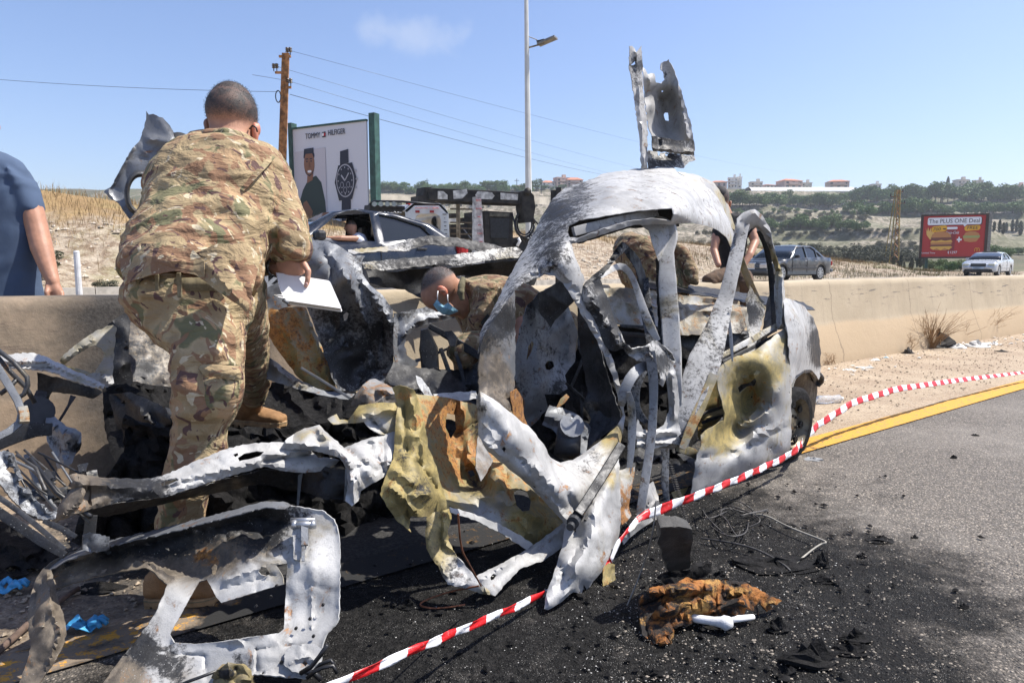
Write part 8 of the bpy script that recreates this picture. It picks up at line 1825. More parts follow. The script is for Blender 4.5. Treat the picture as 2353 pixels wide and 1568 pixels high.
# ================================================================= VEHICLES
RZ = math.atan2(E[1], E[0])
def side_mesh(outline, holes, y0, taper, zt, step=.13, arch=(), belt=.9):
 V, F = tri2d([(a * 100, b * 100) for a, b in densify(outline, step, 0)], [[(a * 100, b * 100) for a, b in h] for h in holes], step * 100)
 V = V / 100
 z = V[:, 1]
 y = y0 - np.where(z > belt, (z - belt) * taper, ((belt - z) / belt) ** 3 * .05) - np.clip(.35 - np.minimum(V[:, 0] - V[:, 0].min(), V[:, 0].max() - V[:, 0]), 0, .35) ** 2 * 1.6
 return V, F, y
def build_car(name, label, loc, rz, L, Wd, H, outline, top, wins, glass_top, wheels, wr, paint, lights, cat='car', wheel_mat=None, extras=None):
 """x: 0 nose .. L tail; outline closed side shape incl. arches; top: indices along the upper line; glass_top: pairs of upper line points that are screens"""
 t = thing(name, loc, label, cat, None, rz)
 cx = L / 2
 for s_ in (1, -1):
  V, F, y = side_mesh(outline, wins, Wd / 2, .38, H)
  pts = [(v[0] - cx, s_ * yy, v[1]) for v, yy in zip(V, y)]
  Ff = F if s_ < 0 else F[:, ::-1]
  solid(mk('body_side', pts, Ff, paint, t, True, local=True), .02)
  for w in wins:
   c = np.mean(w, 0)
   g_ = [(c[0] + (a - c[0]) * 1.03, c[1] + (b - c[1]) * 1.03) for a, b in w]
   yy = [Wd / 2 - max(0, (b - .9)) * .38 - .025 for a, b in g_]
   mk('side_window', [(a - cx, s_ * q, b) for (a, b), q in zip(g_, yy)], [tuple(range(len(g_)))], M_GLASSD, t, False, local=True)
 def yat(x, z):
  e_ = max(0, .35 - min(x, L - x))
  return Wd / 2 - (max(0, z - .9) * .38 if z > .9 else (((.9 - z) / .9) ** 3) * .05) - e_ * e_ * 1.6
 for i in range(len(top) - 1):
  (xa, za), (xb, zb_) = top[i], top[i + 1]
  gl = i in glass_top
  k = 8
  vs = []
  for (x, z) in ((xa, za), (xb, zb_)):
   w = yat(x, z) + .004
   for j in range(k + 1):
    u = -1 + 2 * j / k
    vs.append((x - cx, u * w, z + .035 * (1 - u * u) * (1 if z > .5 else .3)))
  fs = [(j, j + 1, k + 2 + j, k + 1 + j) for j in range(k)]
  nm = 'windscreen' if gl and i == min(glass_top) else 'rear_window' if gl else ('roof_skin' if za > H * .9 and zb_ > H * .9 else 'bonnet_skin' if xb < L * .4 else 'tail_skin')
  solid(mk(nm, vs, fs, M_GLASSD if gl else paint, t, True, local=True), .01)
 Geo().box((0, 0, .32), (L - .5, Wd - .35, .22)).out('underbody', M_BLACK, t, local=True)
 Geo().box((.1, 0, .72), (L * .5, Wd - .3, .3)).out('cabin_trim', M_BLACK, t, local=True)
 for wx in wheels:
  for s_ in (1, -1):
   wh = bpy.data.objects.new('wheel', None); COL.objects.link(wh); wh.parent = t; wh.location = (wx - cx, s_ * (Wd / 2 - .12), wr)
   Geo().tube([(0, -.1, 0), (0, -.085, 0), (0, .085, 0), (0, .1, 0)], [wr - .02, wr, wr, wr - .02], 28).out('tyre', M_RUBBER, wh, True, local=True)
   g = Geo().disc((0, s_ * .102, 0), (0, 1, 0), wr * .22, .03, 16)
   for k in range(8):
    a = 2 * math.pi * k / 8
    g.bar((0, s_ * .104, 0), (math.cos(a) * wr * .62, s_ * .104, math.sin(a) * wr * .62), .055, .02, up=(0, 1, 0))
   for k in range(24):
    a, b = 2 * math.pi * k / 24, 2 * math.pi * (k + 1) / 24
    g.bar((math.cos(a) * wr * .64, s_ * .103, math.sin(a) * wr * .64), (math.cos(b) * wr * .64, s_ * .103, math.sin(b) * wr * .64), .03, .025, up=(0, 1, 0))
   g.out('alloy_rim', wheel_mat or M_ALLOY, wh, local=True)
   Geo().disc((0, s_ * .095, 0), (0, 1, 0), wr * .62, .01, 24).out('brake_shadow_disc', M_BLACK, wh, local=True)
 for (nm, c, sz, m) in lights:
  for s_ in ((1, -1) if c[1] else (1,)):
   o = Geo().box((c[0] - cx, s_ * c[1], c[2]), sz).out(nm, m, t, local=True); bevel(o, min(sz) * .3)
 return t
M_LAMP = plain('headlamp_glass', (.55, .56, .58), .12, .4, .1, 20)
M_RED = plain('red_tail_lamp', (.35, .01, .012), .2, 0, .1, 20)
def arch(cx, r, n=9, zb=.28):
 a0 = math.asin(max(-1, min(1, (zb - r + .02) / r)))
 return [(cx + r * 1.12 * math.cos(math.pi - a0 - (math.pi - 2 * a0) * i / n), max(zb, r - .03 + r * 1.12 * math.sin(a0 + (math.pi - 2 * a0) * i / n))) for i in range(n + 1)]
top = [(.02, .42), (.03, .62), (.10, .72), (.9, .80), (1.42, .90), (2.05, 1.36), (2.5, 1.43), (3.1, 1.42), (3.35, 1.37), (3.98, .98), (4.55, .93), (4.72, .84), (4.74, .45)]
ol_ = top[::-1][::-1] + [(4.70, .28)] + arch(3.72, .33)[::-1] + arch(.92, .33)[::-1] + [(.08, .28)]
wn = [[(1.62, .93), (2.10, 1.33), (2.62, 1.37), (2.62, .95)], [(2.70, .95), (2.70, 1.37), (3.16, 1.36), (3.40, 1.24), (3.40, .96)], [(3.45, .97), (3.45, 1.2), (3.62, 1.08), (3.78, .98)]]
blk = carpaint('dark_blue_grey_paint', (.018, .026, .036), .25, .3)
LC = 4.74
pc = P(1798, 646, 28.6)
c1 = build_car('parked_sedan', 'older dark grey sedan parked on the far verge, seen through the front hoop', Vector((pc.x, pc.y, .46)), RZ, LC, 1.74, 1.43, ol_, top, wn, (4, 8), (.92, 3.72), .32, blk,
 [('headlight', (.06, .62, .60), (.1, .36, .18), M_LAMP), ('grille', (.035, 0, .62), (.08, .5, .24), M_CHROME), ('bumper', (.04, 0, .40), (.2, 1.66, .16), plain('grey_bumper', (.05, .055, .06), .5, 0, .1)), ('rear_bumper', (4.70, 0, .42), (.2, 1.66, .16), plain('grey_bumper', (.09, .1, .11), .5, 0, .1)),
  ('tail_light', (4.70, .66, .72), (.1, .3, .18), M_RED), ('door_handle', (2.55, .885, .82), (.16, .03, .03), M_CHROME), ('door_handle', (3.30, .885, .82), (.16, .03, .03), M_CHROME), ('side_mirror', (1.78, .96, .98), (.12, .2, .13), M_BLACK),
  ('side_moulding', (2.35, .885, .52), (2.1, .03, .06), M_BLACK), ('sill_cladding', (2.32, .872, .33), (2.1, .02, .14), plain('cladding', (.06, .07, .08), .5, 0, .1)), ('door_gap', (2.66, .885, .62), (.012, .012, .56), M_BLACK), ('door_gap', (1.60, .885, .62), (.012, .012, .56), M_BLACK), ('number_plate', (.0, 0, .45), (.03, .5, .11), M_PAPER)])
top2 = [(.03, .40), (.04, .60), (.22, .74), (.9, .88), (1.35, .97), (2.15, 1.38), (2.7, 1.45), (3.2, 1.41), (3.55, 1.32), (4.25, 1.03), (4.75, .98), (4.88, .86), (4.92, .45)]
ol2 = top2 + [(4.86, .26)] + arch(3.92, .34)[::-1] + arch(.95, .34)[::-1] + [(.10, .24)]
wn2 = [[(1.62, 1.0), (2.18, 1.34), (2.72, 1.39), (2.76, 1.0)], [(2.84, 1.0), (2.80, 1.39), (3.2, 1.36), (3.62, 1.22), (3.75, 1.03)]]
pc = P(2268, 634, 43.5)
c2 = build_car('silver_sedan', 'silver sedan with a glass sunroof driving below the red billboard', Vector((pc.x, pc.y, .46)), RZ + .12, 4.92, 1.82, 1.45, ol2, top2, wn2, (4, 8), (.95, 3.92), .33, carpaint('silver_paint', (.50, .53, .56), .2, .1),
 [('headlight', (.20, .66, .66), (.3, .34, .17), plain('hazy_headlamp', (.50, .50, .38), .2, .2, .1)), ('grille', (.05, 0, .66), (.06, .8, .2), plain('dark_grille', (.03, .04, .05), .3, .5, .1)), ('air_intake', (.02, 0, .34), (.1, 1.1, .12), M_BLACK), ('number_plate', (.0, -.05, .48), (.04, .52, .12), plain('plate', (.45, .55, .65), .5, 0, .1)),
  ('tail_light', (4.84, .72, .86), (.16, .28, .2), M_RED), ('door_handle', (2.6, .925, .86), (.18, .03, .035), M_CHROME), ('door_handle', (3.5, .925, .86), (.18, .03, .035), M_CHROME), ('side_mirror', (1.85, 1.0, 1.04), (.14, .22, .13), carpaint('mirror_paint', (.5, .53, .56))), ('door_gap', (2.80, .925, .64), (.012, .012, .6), M_BLACK), ('side_moulding', (2.5, .925, .50), (2.3, .02, .035), M_CHROME), ('sunroof', (2.8, 0, 1.50), (.7, .8, .03), M_GLASSD)])
topS = [(.02, .40), (.03, .75), (.25, .95), (1.0, 1.08), (1.25, 1.15), (1.95, 1.60), (2.4, 1.68), (3.0, 1.62), (3.62, 1.44), (4.14, 1.05), (4.24, .90), (4.24, .42)]
olS = topS + [(4.16, .30)] + arch(3.42, .36)[::-1] + arch(.85, .36)[::-1] + [(.08, .30)]
wnS = [[(1.52, 1.16), (2.02, 1.56), (2.55, 1.61), (2.57, 1.10)], [(2.72, 1.10), (2.70, 1.60), (3.0, 1.54), (3.42, 1.40), (3.62, 1.18)]]
pc = P(765, 560, 11.6)
suv = build_car('black_hatchback', 'black hatchback with an open front window driving past beyond the barrier', Vector((pc.x, pc.y, .46)), RZ - .10, 4.24, 1.78, 1.68, olS, topS, wnS, (4, 8), (.85, 3.42), .34, carpaint('black_blue_paint', (.012, .018, .030), .2, .08),
 [('headlight', (.14, .66, .82), (.3, .36, .18), M_LAMP), ('tail_light', (4.12, .78, .98), (.22, .26, .24), M_RED), ('door_handle', (2.42, .905, .98), (.18, .03, .035), M_BLACK), ('door_handle', (3.35, .905, .98), (.18, .03, .035), M_BLACK), ('side_mirror', (1.62, 1.02, 1.18), (.16, .26, .17), M_BLACK),
  ('door_gap', (2.64, .905, .72), (.012, .012, .7), M_BLACK), ('headrest', (2.75, .35, 1.32), (.1, .26, .2), M_BLACK)])
for ch in [c for c in suv.children if c.name.startswith('side_window')]:      # the driver's pane is wound down
 if len(ch.data.vertices) == 4 and abs(ch.data.vertices[0].co.x - (1.5 - 2.12)) < .12: bpy.data.objects.remove(ch)
suv.scale = (1, 1, .9)
bpy.context.view_layer.update()
MW = suv.matrix_world
dv = thing('person', MW @ Vector((-.05 + .45 - .12, -.38, .55)), 'driver in a pale shirt resting an arm on the window of the black car', 'person', 'people at the scene')
def W_(x, y, z): return MW @ Vector((x - 2.12, y, z))
sgn = -1 if (MW @ Vector((0, 1, 0))).y > MW.translation.y else 1
hy = .42 * sgn
g = Geo(); g.ball(W_(2.30, hy, 1.36), (.10, .09, .125), 20, 14); capsule(g, [(W_(2.34, hy, 1.26), .055), (W_(2.36, hy, 1.18), .06)], 12); g.ball(W_(2.20, hy, 1.34), (.02, .018, .022), 8, 6)
hd, rest = fuse('head', g, .009, M_HAIR, dv, (), 0, smooth=5); zz = W_(0, 0, 1.39).z; set_attr(hd, 'hairline', np.clip((rest[:, 2] - zz) / .04, 0, 1.1))
g = Geo(); capsule(g, [(W_(2.40, hy - .17 * sgn, 1.10), .09), (W_(2.40, hy + .17 * sgn, 1.10), .09)], 14); capsule(g, [(W_(2.42, hy, 1.12), .15), (W_(2.48, hy, .75), .17)], 16); capsule(g, [(W_(2.40, hy + .18 * sgn, 1.10), .075), (W_(2.30, .80 * sgn, 1.14), .065)], 12)
fuse('shirt', g, .012, plain('pale_shirt', (.60, .62, .70), .9, 0, .05, 12), dv, (), .005, 8, 4)
g = Geo(); capsule(g, [(W_(2.28, .82 * sgn, 1.15), .045), (W_(2.0, .84 * sgn, 1.15), .038), (W_(1.85, .78 * sgn, 1.15), .028)], 12); capsule(g, [(W_(1.83, .77 * sgn, 1.15), .03), (W_(1.76, .72 * sgn, 1.13), .022)], 10)
fuse('forearm', g, .008, M_SKIN, dv, (), 0, smooth=3)
D0 = 15.8
tk0 = P(960, 560, D0)
tr = thing('tow_truck', Vector((tk0.x, tk0.y, .46)), 'white and black tow truck with a crane boom behind the black car', 'truck', None, 0)
TL_ = Vector(tr.location)
Q = lambda x, y, d: P(x, y, d) - TL_
M_WT = carpaint('white_truck_paint', (.66, .65, .62), .3, .25)
M_GR = plain('grimy_black_steel', (.035, .030, .024), .6, .2, .4, 6, .3)
M_PINK = printc('faded_pink_print', (.75, .30, .28)); M_INK = printc('black_lettering_print', (.015, .015, .015)); M_REDP = printc('red_lettering_print', (.45, .04, .04)); M_WP = plain('peeling_white_paint', (.62, .60, .55), .8, 0, .3, 8)
def prism_px(g, pts, d, th):
 """solid slab with the outline pts (x, y) at distance d, th deep"""
 A = [Q(x, y, d) for x, y in pts]; B = [a + Vector((NQ[0], NQ[1], 0)) * th for a in A]; n = len(A)
 g.add(A + B, [tuple(range(n)), tuple(range(2 * n - 1, n - 1, -1))] + [(i, n + i, n + (i + 1) % n, (i + 1) % n) for i in range(n)])
 return g
Dc = 15.4
cab = [(930, 484), (936, 474), (950, 468), (1008, 468), (1022, 475), (1030, 492), (1032, 545), (1036, 600), (1040, 640), (932, 640), (936, 600), (936, 560)]
hole_c = [(950, 542), (951, 506), (957, 495), (966, 491), (1000, 491), (1010, 496), (1013, 508), (1012, 532), (1004, 540), (990, 548), (960, 546)]
V, F = tri2d(densify(cab, 8, 0), [densify(hole_c, 6, 0)], 8)
o = solid(mk('cab_side', [P(x, y, Dc) for x, y in V], F, M_WT, tr, False), .05, 1)
g = Geo(); prism_px(g, [(930, 484), (950, 467), (1010, 467), (1030, 488), (1028, 492), (1008, 472), (952, 472), (934, 488)], Dc, 1.7); g.out('cab_roof', M_WT, tr, local=True)
g = Geo().add([Q(930, 486, Dc), Q(936, 560, Dc), Q(858, 560, Dc - 1.0 + 1.6), Q(846, 486, Dc + .6)], [(0, 1, 2, 3)]); solid(g.out('cab_windscreen', M_GLASSD, tr, local=True), .02)
g = Geo().add([Q(936, 562, Dc), Q(936, 640, Dc), Q(846, 640, Dc + .6), Q(846, 562, Dc + .6)], [(0, 1, 2, 3)]); solid(g.out('cab_front', M_WT, tr, local=True), .03)
g = Geo(); prism_px(g, [(848, 486), (930, 486), (930, 474), (850, 470)], Dc + .1, .3); g.out('sun_visor', M_GR, tr, local=True)
g = Geo(); prism_px(g, [(1030, 492), (1036, 600), (1040, 640), (1036, 640), (1028, 500)], Dc + .1, 1.6); g.out('cab_back', M_WT, tr, local=True)
g = Geo().tube([Q(846, 484, Dc + .2), Q(848, 470, Dc + .2), Q(858, 462, Dc + .2), Q(925, 463, Dc), Q(1000, 470, Dc)], .025, 6).tube([Q(846, 473, Dc + .2), Q(925, 475, Dc)], .02, 6)
g.out('roof_light_bar', M_BLACK, tr, True, local=True)
for x in (860, 875, 890, 905): Geo().disc(Q(x, 469, Dc), (.1, -1, 0), .055, .06, 14).out('roof_lamp', plain('fog_lamp_glass', (.35, .36, .33), .2, .3, .1), tr, local=True)
for x in (959, 992): Geo().box(Q(x, 486, Dc - .03), (.09, .05, .05)).out('marker_lamp', M_RED, tr, local=True)
Geo().disc(Q(937, 466, Dc + .1), (0, 0, 1), .05, .08, 12).out('beacon', M_RED, tr, local=True)
def px_text(txt, mat, x, y, d, size, par=tr, name='lettering', sx=1.0, rot=0.0):
 o = flat_text(txt, mat, par, lambda u, v, w=0: Vector((u * .985 , u * .17, v)) + Vector((0, -w, 0)), 0, 0, size, name, sx, ex=.006)
 m = o.matrix_local.copy(); m.translation = P(x, y, d) - Vector(par.location)
 if rot: m = m @ Matrix.Rotation(rot, 4, 'Z')
 o.matrix_local = m; return o
px_text('CANTER', M_PINK, 980, 477.5, Dc - .03, .14, sx=1.1)
for i, ch in enumerate('MITSUBI'): px_text(ch, M_INK, 1021 + i * .6, 492 + i * 9.0, Dc - .04, .12)
for i in range(9):
 x = 858 + i * 7.6
 Geo().tube([Q(x, 489 + (i % 2), Dc + .05), Q(x + 3, 486 + (i % 3), Dc + .05), Q(x + 6, 489, Dc + .05)], .010, 5).out('windscreen_script', M_PAPER, tr, True, local=True)
g = Geo(); g.ball(Q(1000, 510, Dc + .6), (.10, .11, .13), 14, 10); g.ball(Q(1004, 545, Dc + .6), (.2, .2, .3), 14, 10); g.out('seat_back', M_BLACK, tr, True, local=True)
Db = 15.9
boom = [(985, 432), (1050, 434), (1150, 439), (1222, 444), (1228, 452), (1226, 470), (1150, 467), (1060, 464), (1000, 461), (985, 458)]
g = Geo(); prism_px(g, boom, Db, .3); bevel(g.out('crane_boom', M_GR, tr, local=True), .015)
for pts in ([(1006, 439), (1018, 439), (1028, 448), (1028, 458), (1006, 457)], [(1041, 438), (1072, 434), (1074, 444), (1062, 456), (1042, 457)], [(1092, 448), (1098, 439), (1130, 442), (1136, 450), (1130, 458), (1098, 457)], [(1150, 443), (1190, 446), (1189, 460), (1150, 458)]):
 g = Geo(); prism_px(g, pts, Db - .012, .01); g.out('boom_white_panel', M_WP, tr, local=True)
g = Geo(); prism_px(g, [(974, 430), (990, 430), (996, 446), (1000, 470), (985, 478), (972, 468), (960, 466), (960, 450), (972, 448)], Db + .05, .35); g.out('crane_hinge', M_GR, tr, local=True)
g = Geo(); prism_px(g, [(1000, 464), (1190, 470), (1190, 473), (1000, 467)], Db + .1, .12); g.out('boom_lower_rail', M_GR, tr, local=True)
g = Geo(); prism_px(g, [(1196, 440), (1214, 436), (1226, 448), (1230, 476), (1224, 510), (1206, 512), (1200, 480)], Db - .05, .25); g.out('boom_head', M_GR, tr, local=True)
Geo().disc(Q(1212, 440, Db - .08), (0, 1, 0), .085, .08, 18).out('boom_pulley', M_GR, tr, True, local=True)
Dk = 16.1
for y in (480, 511, 524, 537, 549, 560, 573): Geo().bar(Q(1034, y, Dk), Q(1096, y + 1, Dk), .035).out('cage_bar', plain('rusty_cage', (.16, .12, .08), .7, .2, .3), tr, local=True)
for x in (1050, 1054, 1094): Geo().bar(Q(x, 462, Dk), Q(x + 2, 640, Dk), .05).out('cage_post', plain('tan_cage_post', (.26, .21, .14), .7, .1, .3), tr, local=True)
Geo().bar(Q(1062, 522, Dk), Q(1096, 566, Dk), .025).out('cage_brace', M_STEEL, tr, local=True)
for x0, x1, y0, y1, m in ((1064, 1094, 500, 512, M_BLACK), (1036, 1050, 502, 510, M_PAPER), (1036, 1056, 490, 500, M_GR), (1060, 1094, 515, 560, M_BLACK), (1036, 1048, 515, 560, M_GR)):
 g = Geo(); prism_px(g, [(x0, y0), (x1, y0), (x1, y1), (x0, y1)], Dk + .5, .3); g.out('bed_cargo', m, tr, local=True)
g = Geo(); prism_px(g, [(1092, 452), (1105, 452), (1112, 556), (1114, 640), (1090, 640), (1091, 556)], Dc - .15, .12); g.out('lettered_post', M_WP, tr, local=True)
for i, ch in enumerate('HOSLMA'): px_text(ch, M_REDP, 1098.5 + i * .9, 460 + i * 19, Dc - .18, .17)
g = Geo(); prism_px(g, [(1114, 484), (1178, 488), (1178, 560), (1172, 640), (1114, 640)], Dk - .1, .9); g.out('equipment_cabinet', M_GR, tr, local=True)
g = Geo(); prism_px(g, [(1126, 500), (1170, 502), (1168, 548), (1127, 546)], Dk - .13, .02); g.out('cabinet_door', M_BLACK, tr, local=True)
g = Geo(); prism_px(g, [(1125, 488), (1170, 490), (1170, 498), (1125, 497)], Dk - .14, .03); g.out('cabinet_hood', plain('worn_steel_hood', (.13, .12, .09), .7, .2, .3), tr, local=True)
g = Geo(); prism_px(g, [(1128, 560), (1168, 562), (1166, 572), (1128, 570)], Dk - .14, .03); g.out('cabinet_step', M_GR, tr, local=True)
wh_ = Q(1205, 515, Dk - .1)
g = Geo().tube([wh_ + Vector((.22 * math.cos(a), 0, .30 * math.sin(a))) for a in [k * .35 for k in range(19)]], .03, 8).tube([wh_ + Vector((.17 * math.cos(a), .03, .24 * math.sin(a))) for a in [k * .35 for k in range(19)]], .02, 8); g.out('hose_reel', M_BLACK, tr, True, local=True)
g = Geo(); prism_px(g, [(1178, 560), (1192, 545), (1215, 548), (1230, 560), (1230, 640), (1178, 640)], Dk, .9); g.out('rear_frame', M_GR, tr, local=True)
g = Geo(); prism_px(g, [(1180, 575), (1186, 560), (1198, 553), (1210, 560), (1216, 575)], Dk - .02, .02); g.out('mudguard', M_BLACK, tr, local=True)
Geo().tube([Q(1188, 565, Dk - .3), Q(1194, 553, Dk - .3), Q(1190, 547, Dk - .3)], .035, 8).out('white_pipe_end', M_PAPER, tr, True, local=True)
for (a, b) in (((1215, 530), (1240, 552)), ((1216, 540), (1232, 560)), ((1176, 490), (1206, 560)), ((1212, 470), (1240, 520))):
 Geo().tube([Q(*a, Dk - .15), Q((a[0] + b[0]) / 2 - 5, (a[1] + b[1]) / 2 + 3, Dk - .15), Q(*b, Dk - .15)], .02, 6).out('hydraulic_hose', M_BLACK, tr, True, local=True)
Geo().bar(Q(860, 610, Dk + .2), Q(1225, 625, Dk + .2), .2, .25).out('chassis', M_GR, tr, local=True)
for x in (900, 1130, 1195):
 c = Q(x, 640, Dk); c.z = .42
 Geo().tube([c - Vector((NQ[0], NQ[1], 0)) * .12, c + Vector((NQ[0], NQ[1], 0)) * .12], .42, 24).out('wheel', M_RUBBER, tr, True, local=True)
 Geo().disc(c - Vector((NQ[0], NQ[1], 0)) * .13, (NQ[0], NQ[1], 0), .2, .05, 18).out('wheel_hub', M_STEEL, tr, True, local=True)
g = Geo(); A = [P(1265, 437, 17), P(1300, 437, 17), P(1300, 520, 17), P(1265, 520, 17)]
g.add(A + [a + Vector((0, .1, 0)) for a in A], [(0, 1, 2, 3), (7, 6, 5, 4), (0, 4, 5, 1), (1, 5, 6, 2), (2, 6, 7, 3), (3, 7, 4, 0)])
Geo().box((A[0] + A[2]) / 2 + Vector((0, 0, -.8)), (.12, .12, 2.6)).add(g.v, g.f).out('dark_sign_panel', M_GR, None, label='small dark board just behind the upper left edge of the burnt roof', cat='sign')
# ================================================================= TAPE, LITTER AND DEBRIS
def tape_mat():
 t = NT('red_white_tape')
 a = t.n('Attribute'); a.attribute_name = 'run'
 w = t.mth('FRACT', t.mth('MULTIPLY', a.outputs['Fac'], 1 / .15))
 c = t.mix(t.mp(w, .495, .505), (.50, .012, .015), (.72, .72, .74))
 n = t.noise(t.pos(), 60, 5, .7)
 c = t.mix(t.mp(n, .60, .68, 0, .5), c, (.25, .18, .18))
 return t.end(c, .38, 0, t.bump(t.noise(t.pos(), 25, 4, .6), .4, .006))
M_TAPE = tape_mat()
def tape(pts, label):
 """pts (x, y, d, width in picture units, twist)"""
 Pn = []
 for i in range(len(pts) - 1):
  a, b = pts[i], pts[i + 1]
  A, B = P(*a[:3]), P(*b[:3])
  k = max(2, int((B - A).length / .02))
  for j in range(k):
   f = j / k; Pn.append((A.lerp(B, f), (a[3] + (b[3] - a[3]) * f) * .88 / 1568 * A.lerp(B, f).y, a[4] + (b[4] - a[4]) * f))
 Pn.append((P(*pts[-1][:3]), pts[-1][3] / 1568 * pts[-1][2], pts[-1][4]))
 vs = []; fs = []; run = []; L = 0
 for i, (p, w, tw) in enumerate(Pn):
  tn = (Pn[min(i + 1, len(Pn) - 1)][0] - Pn[max(i - 1, 0)][0]).normalized()
  if i: L += (p - Pn[i - 1][0]).length
  up = Vector((0, 0, 1)); up = (up - tn * up.dot(tn)).normalized(); sd_ = tn.cross(up)
  ax = up * math.cos(tw) + sd_ * math.sin(tw)
  for k in range(5):
   u = k / 4 - .5
   vs.append(p + ax * (w * u) + sd_ * (.003 * math.sin(L * 31 + u * 5) + .0015 * math.sin(L * 77 + u * 9))); run.append(L + u * .012)
 for i in range(len(Pn) - 1):
  for k in range(4): fs.append((i * 5 + k, i * 5 + k + 1, i * 5 + 6 + k, i * 5 + 5 + k))
 o = mk('barrier_tape', vs, fs, M_TAPE, None, True, label=label, cat='tape', group='lengths of barrier tape')
 set_attr(o, 'run', run); solid(o, .0008)
tape([(2420, 852, 6.4, 7, .9), (2352, 855, 6.1, 8, .8), (2200, 873, 5.3, 13, .6), (2060, 893, 4.6, 16, .5), (1960, 924, 4.2, 17, .4), (1880, 975, 3.9, 18, .3), (1852, 1003, 3.75, 16, .2), (1840, 1020, 3.65, 18, .2), (1826, 1032, 3.45, 20, .2)], 'thin end of the red and white tape running to the right edge')
tape([(1832, 1030, 3.42, 18, .2), (1800, 1052, 3.3, 18, .1), (1760, 1070, 3.15, 17, .3), (1700, 1098, 2.95, 18, .2), (1620, 1130, 2.72, 20, .1), (1560, 1153, 2.6, 24, .0), (1520, 1168, 2.52, 28, .1), (1485, 1182, 2.45, 24, .3), (1466, 1192, 2.42, 12, .9), (1450, 1205, 2.38, 10, .6), (1436, 1226, 2.32, 14, .2), (1422, 1245, 2.29, 14, .2), (1400, 1290, 2.24, 13, .2)], 'red and white tape pulled across the foot of the burnt door')
tape([(1400, 1290, 2.24, 13, .2), (1330, 1330, 2.15, 15, .2), (1258, 1359, 2.07, 18, .1), (1180, 1395, 1.93, 20, .15), (1060, 1446, 1.72, 22, .1), (960, 1488, 1.52, 24, .15), (860, 1532, 1.43, 25, .1), (740, 1585, 1.34, 26, .1), (640, 1630, 1.28, 27, .1)], 'thick near end of the red and white tape running to the bottom edge')
fm = thing('scorched_foam_lump', PZ(1620, 1440, 0), 'orange and black scorched foam sheet curled on the road at lower right', 'debris')
sheet('foam_skin', [(1466, 1400, 0.036), (1472, 1370, 0.078), (1500, 1352, 0.090), (1550, 1345, 0.096), (1575, 1330, 0.108), (1620, 1336, 0.114), (1660, 1332, 0.108), (1700, 1338, 0.096), (1730, 1350, 0.084), (1762, 1368, 0.060), (1792, 1378, 0.036), (1780, 1388, 0.030), (1765, 1384, 0.048), (1775, 1395, 0.030), (1758, 1402, 0.018), (1740, 1380, 0.060), (1735, 1390, 0.036), (1740, 1410, 0.012), (1722, 1400, 0.036), (1700, 1385, 0.060), (1640, 1405, 0.042), (1580, 1410, 0.042), (1560, 1405, 0.048), (1535, 1425, 0.042), (1548, 1460, 0.018), (1540, 1478, 0.006), (1500, 1480, 0.006), (1475, 1462, 0.012), (1470, 1430, 0.024)], M_FOAM, fm, mode='z', crumple=.016, cs=34, th=.014, step=6, creases=[(1500, 1360, 1620, 1350, 8, -.03), (1560, 1400, 1700, 1370, 6, .03)])
sheet('foam_inner', [(1500, 1410, .05), (1560, 1380, .09), (1640, 1372, .09), (1720, 1385, .06), (1700, 1412, .02), (1600, 1422, .02), (1540, 1440, .02)], M_FOAM, fm, mode='z', crumple=.04, cs=60, th=.03, step=7)
wp = thing('melted_white_pipe', PZ(1640, 1432, 0), 'short piece of melted white pipe under the orange foam', 'debris')
Geo().tube([PZ(1568, 1412, .03), PZ(1600, 1420, .03), PZ(1640, 1426, .03), PZ(1655, 1428, .03), PZ(1664, 1430, .03), PZ(1678, 1428, .03)], [.008, .012, .013, .016, .022, .016], 12).out('pipe', plain('chalky_white_plastic', (.68, .68, .68), .6, 0, .12, 30, .4), wp, True)
Geo().tube([PZ(1678, 1424, .03), PZ(1695, 1420, .03), PZ(1730, 1416, .02)], [.008, .010, .008], 10).out('pipe_end', M_PAPER, wp, True)
bk = thing('scorched_block', PZ(1550, 1330, 0), 'dark scorched rectangular block hanging under the wreck by the tape', 'debris')
sheet('block_face', [(1512, 1198, .30), (1555, 1196, .30), (1584, 1205, .28), (1586, 1225, .25), (1580, 1290, .10), (1562, 1296, .09), (1530, 1298, .09), (1516, 1260, .18)], plain('scorched_grey_plastic', (.05, .048, .045), .7, 0, .3, 18, .5), bk, mode='z', crumple=.006, th=.04, step=8)
sheet('block_base', [(1515, 1325, .02), (1540, 1308, .05), (1580, 1300, .06), (1630, 1290, .06), (1628, 1312, .03), (1600, 1330, .01), (1540, 1352, .01)], M_CHAR, bk, mode='z', crumple=.02, cs=50, th=.03, step=7)
M_GLOVE = plain('blue_nitrile', (.06, .33, .62), .45, 0, .15, 40, .2)
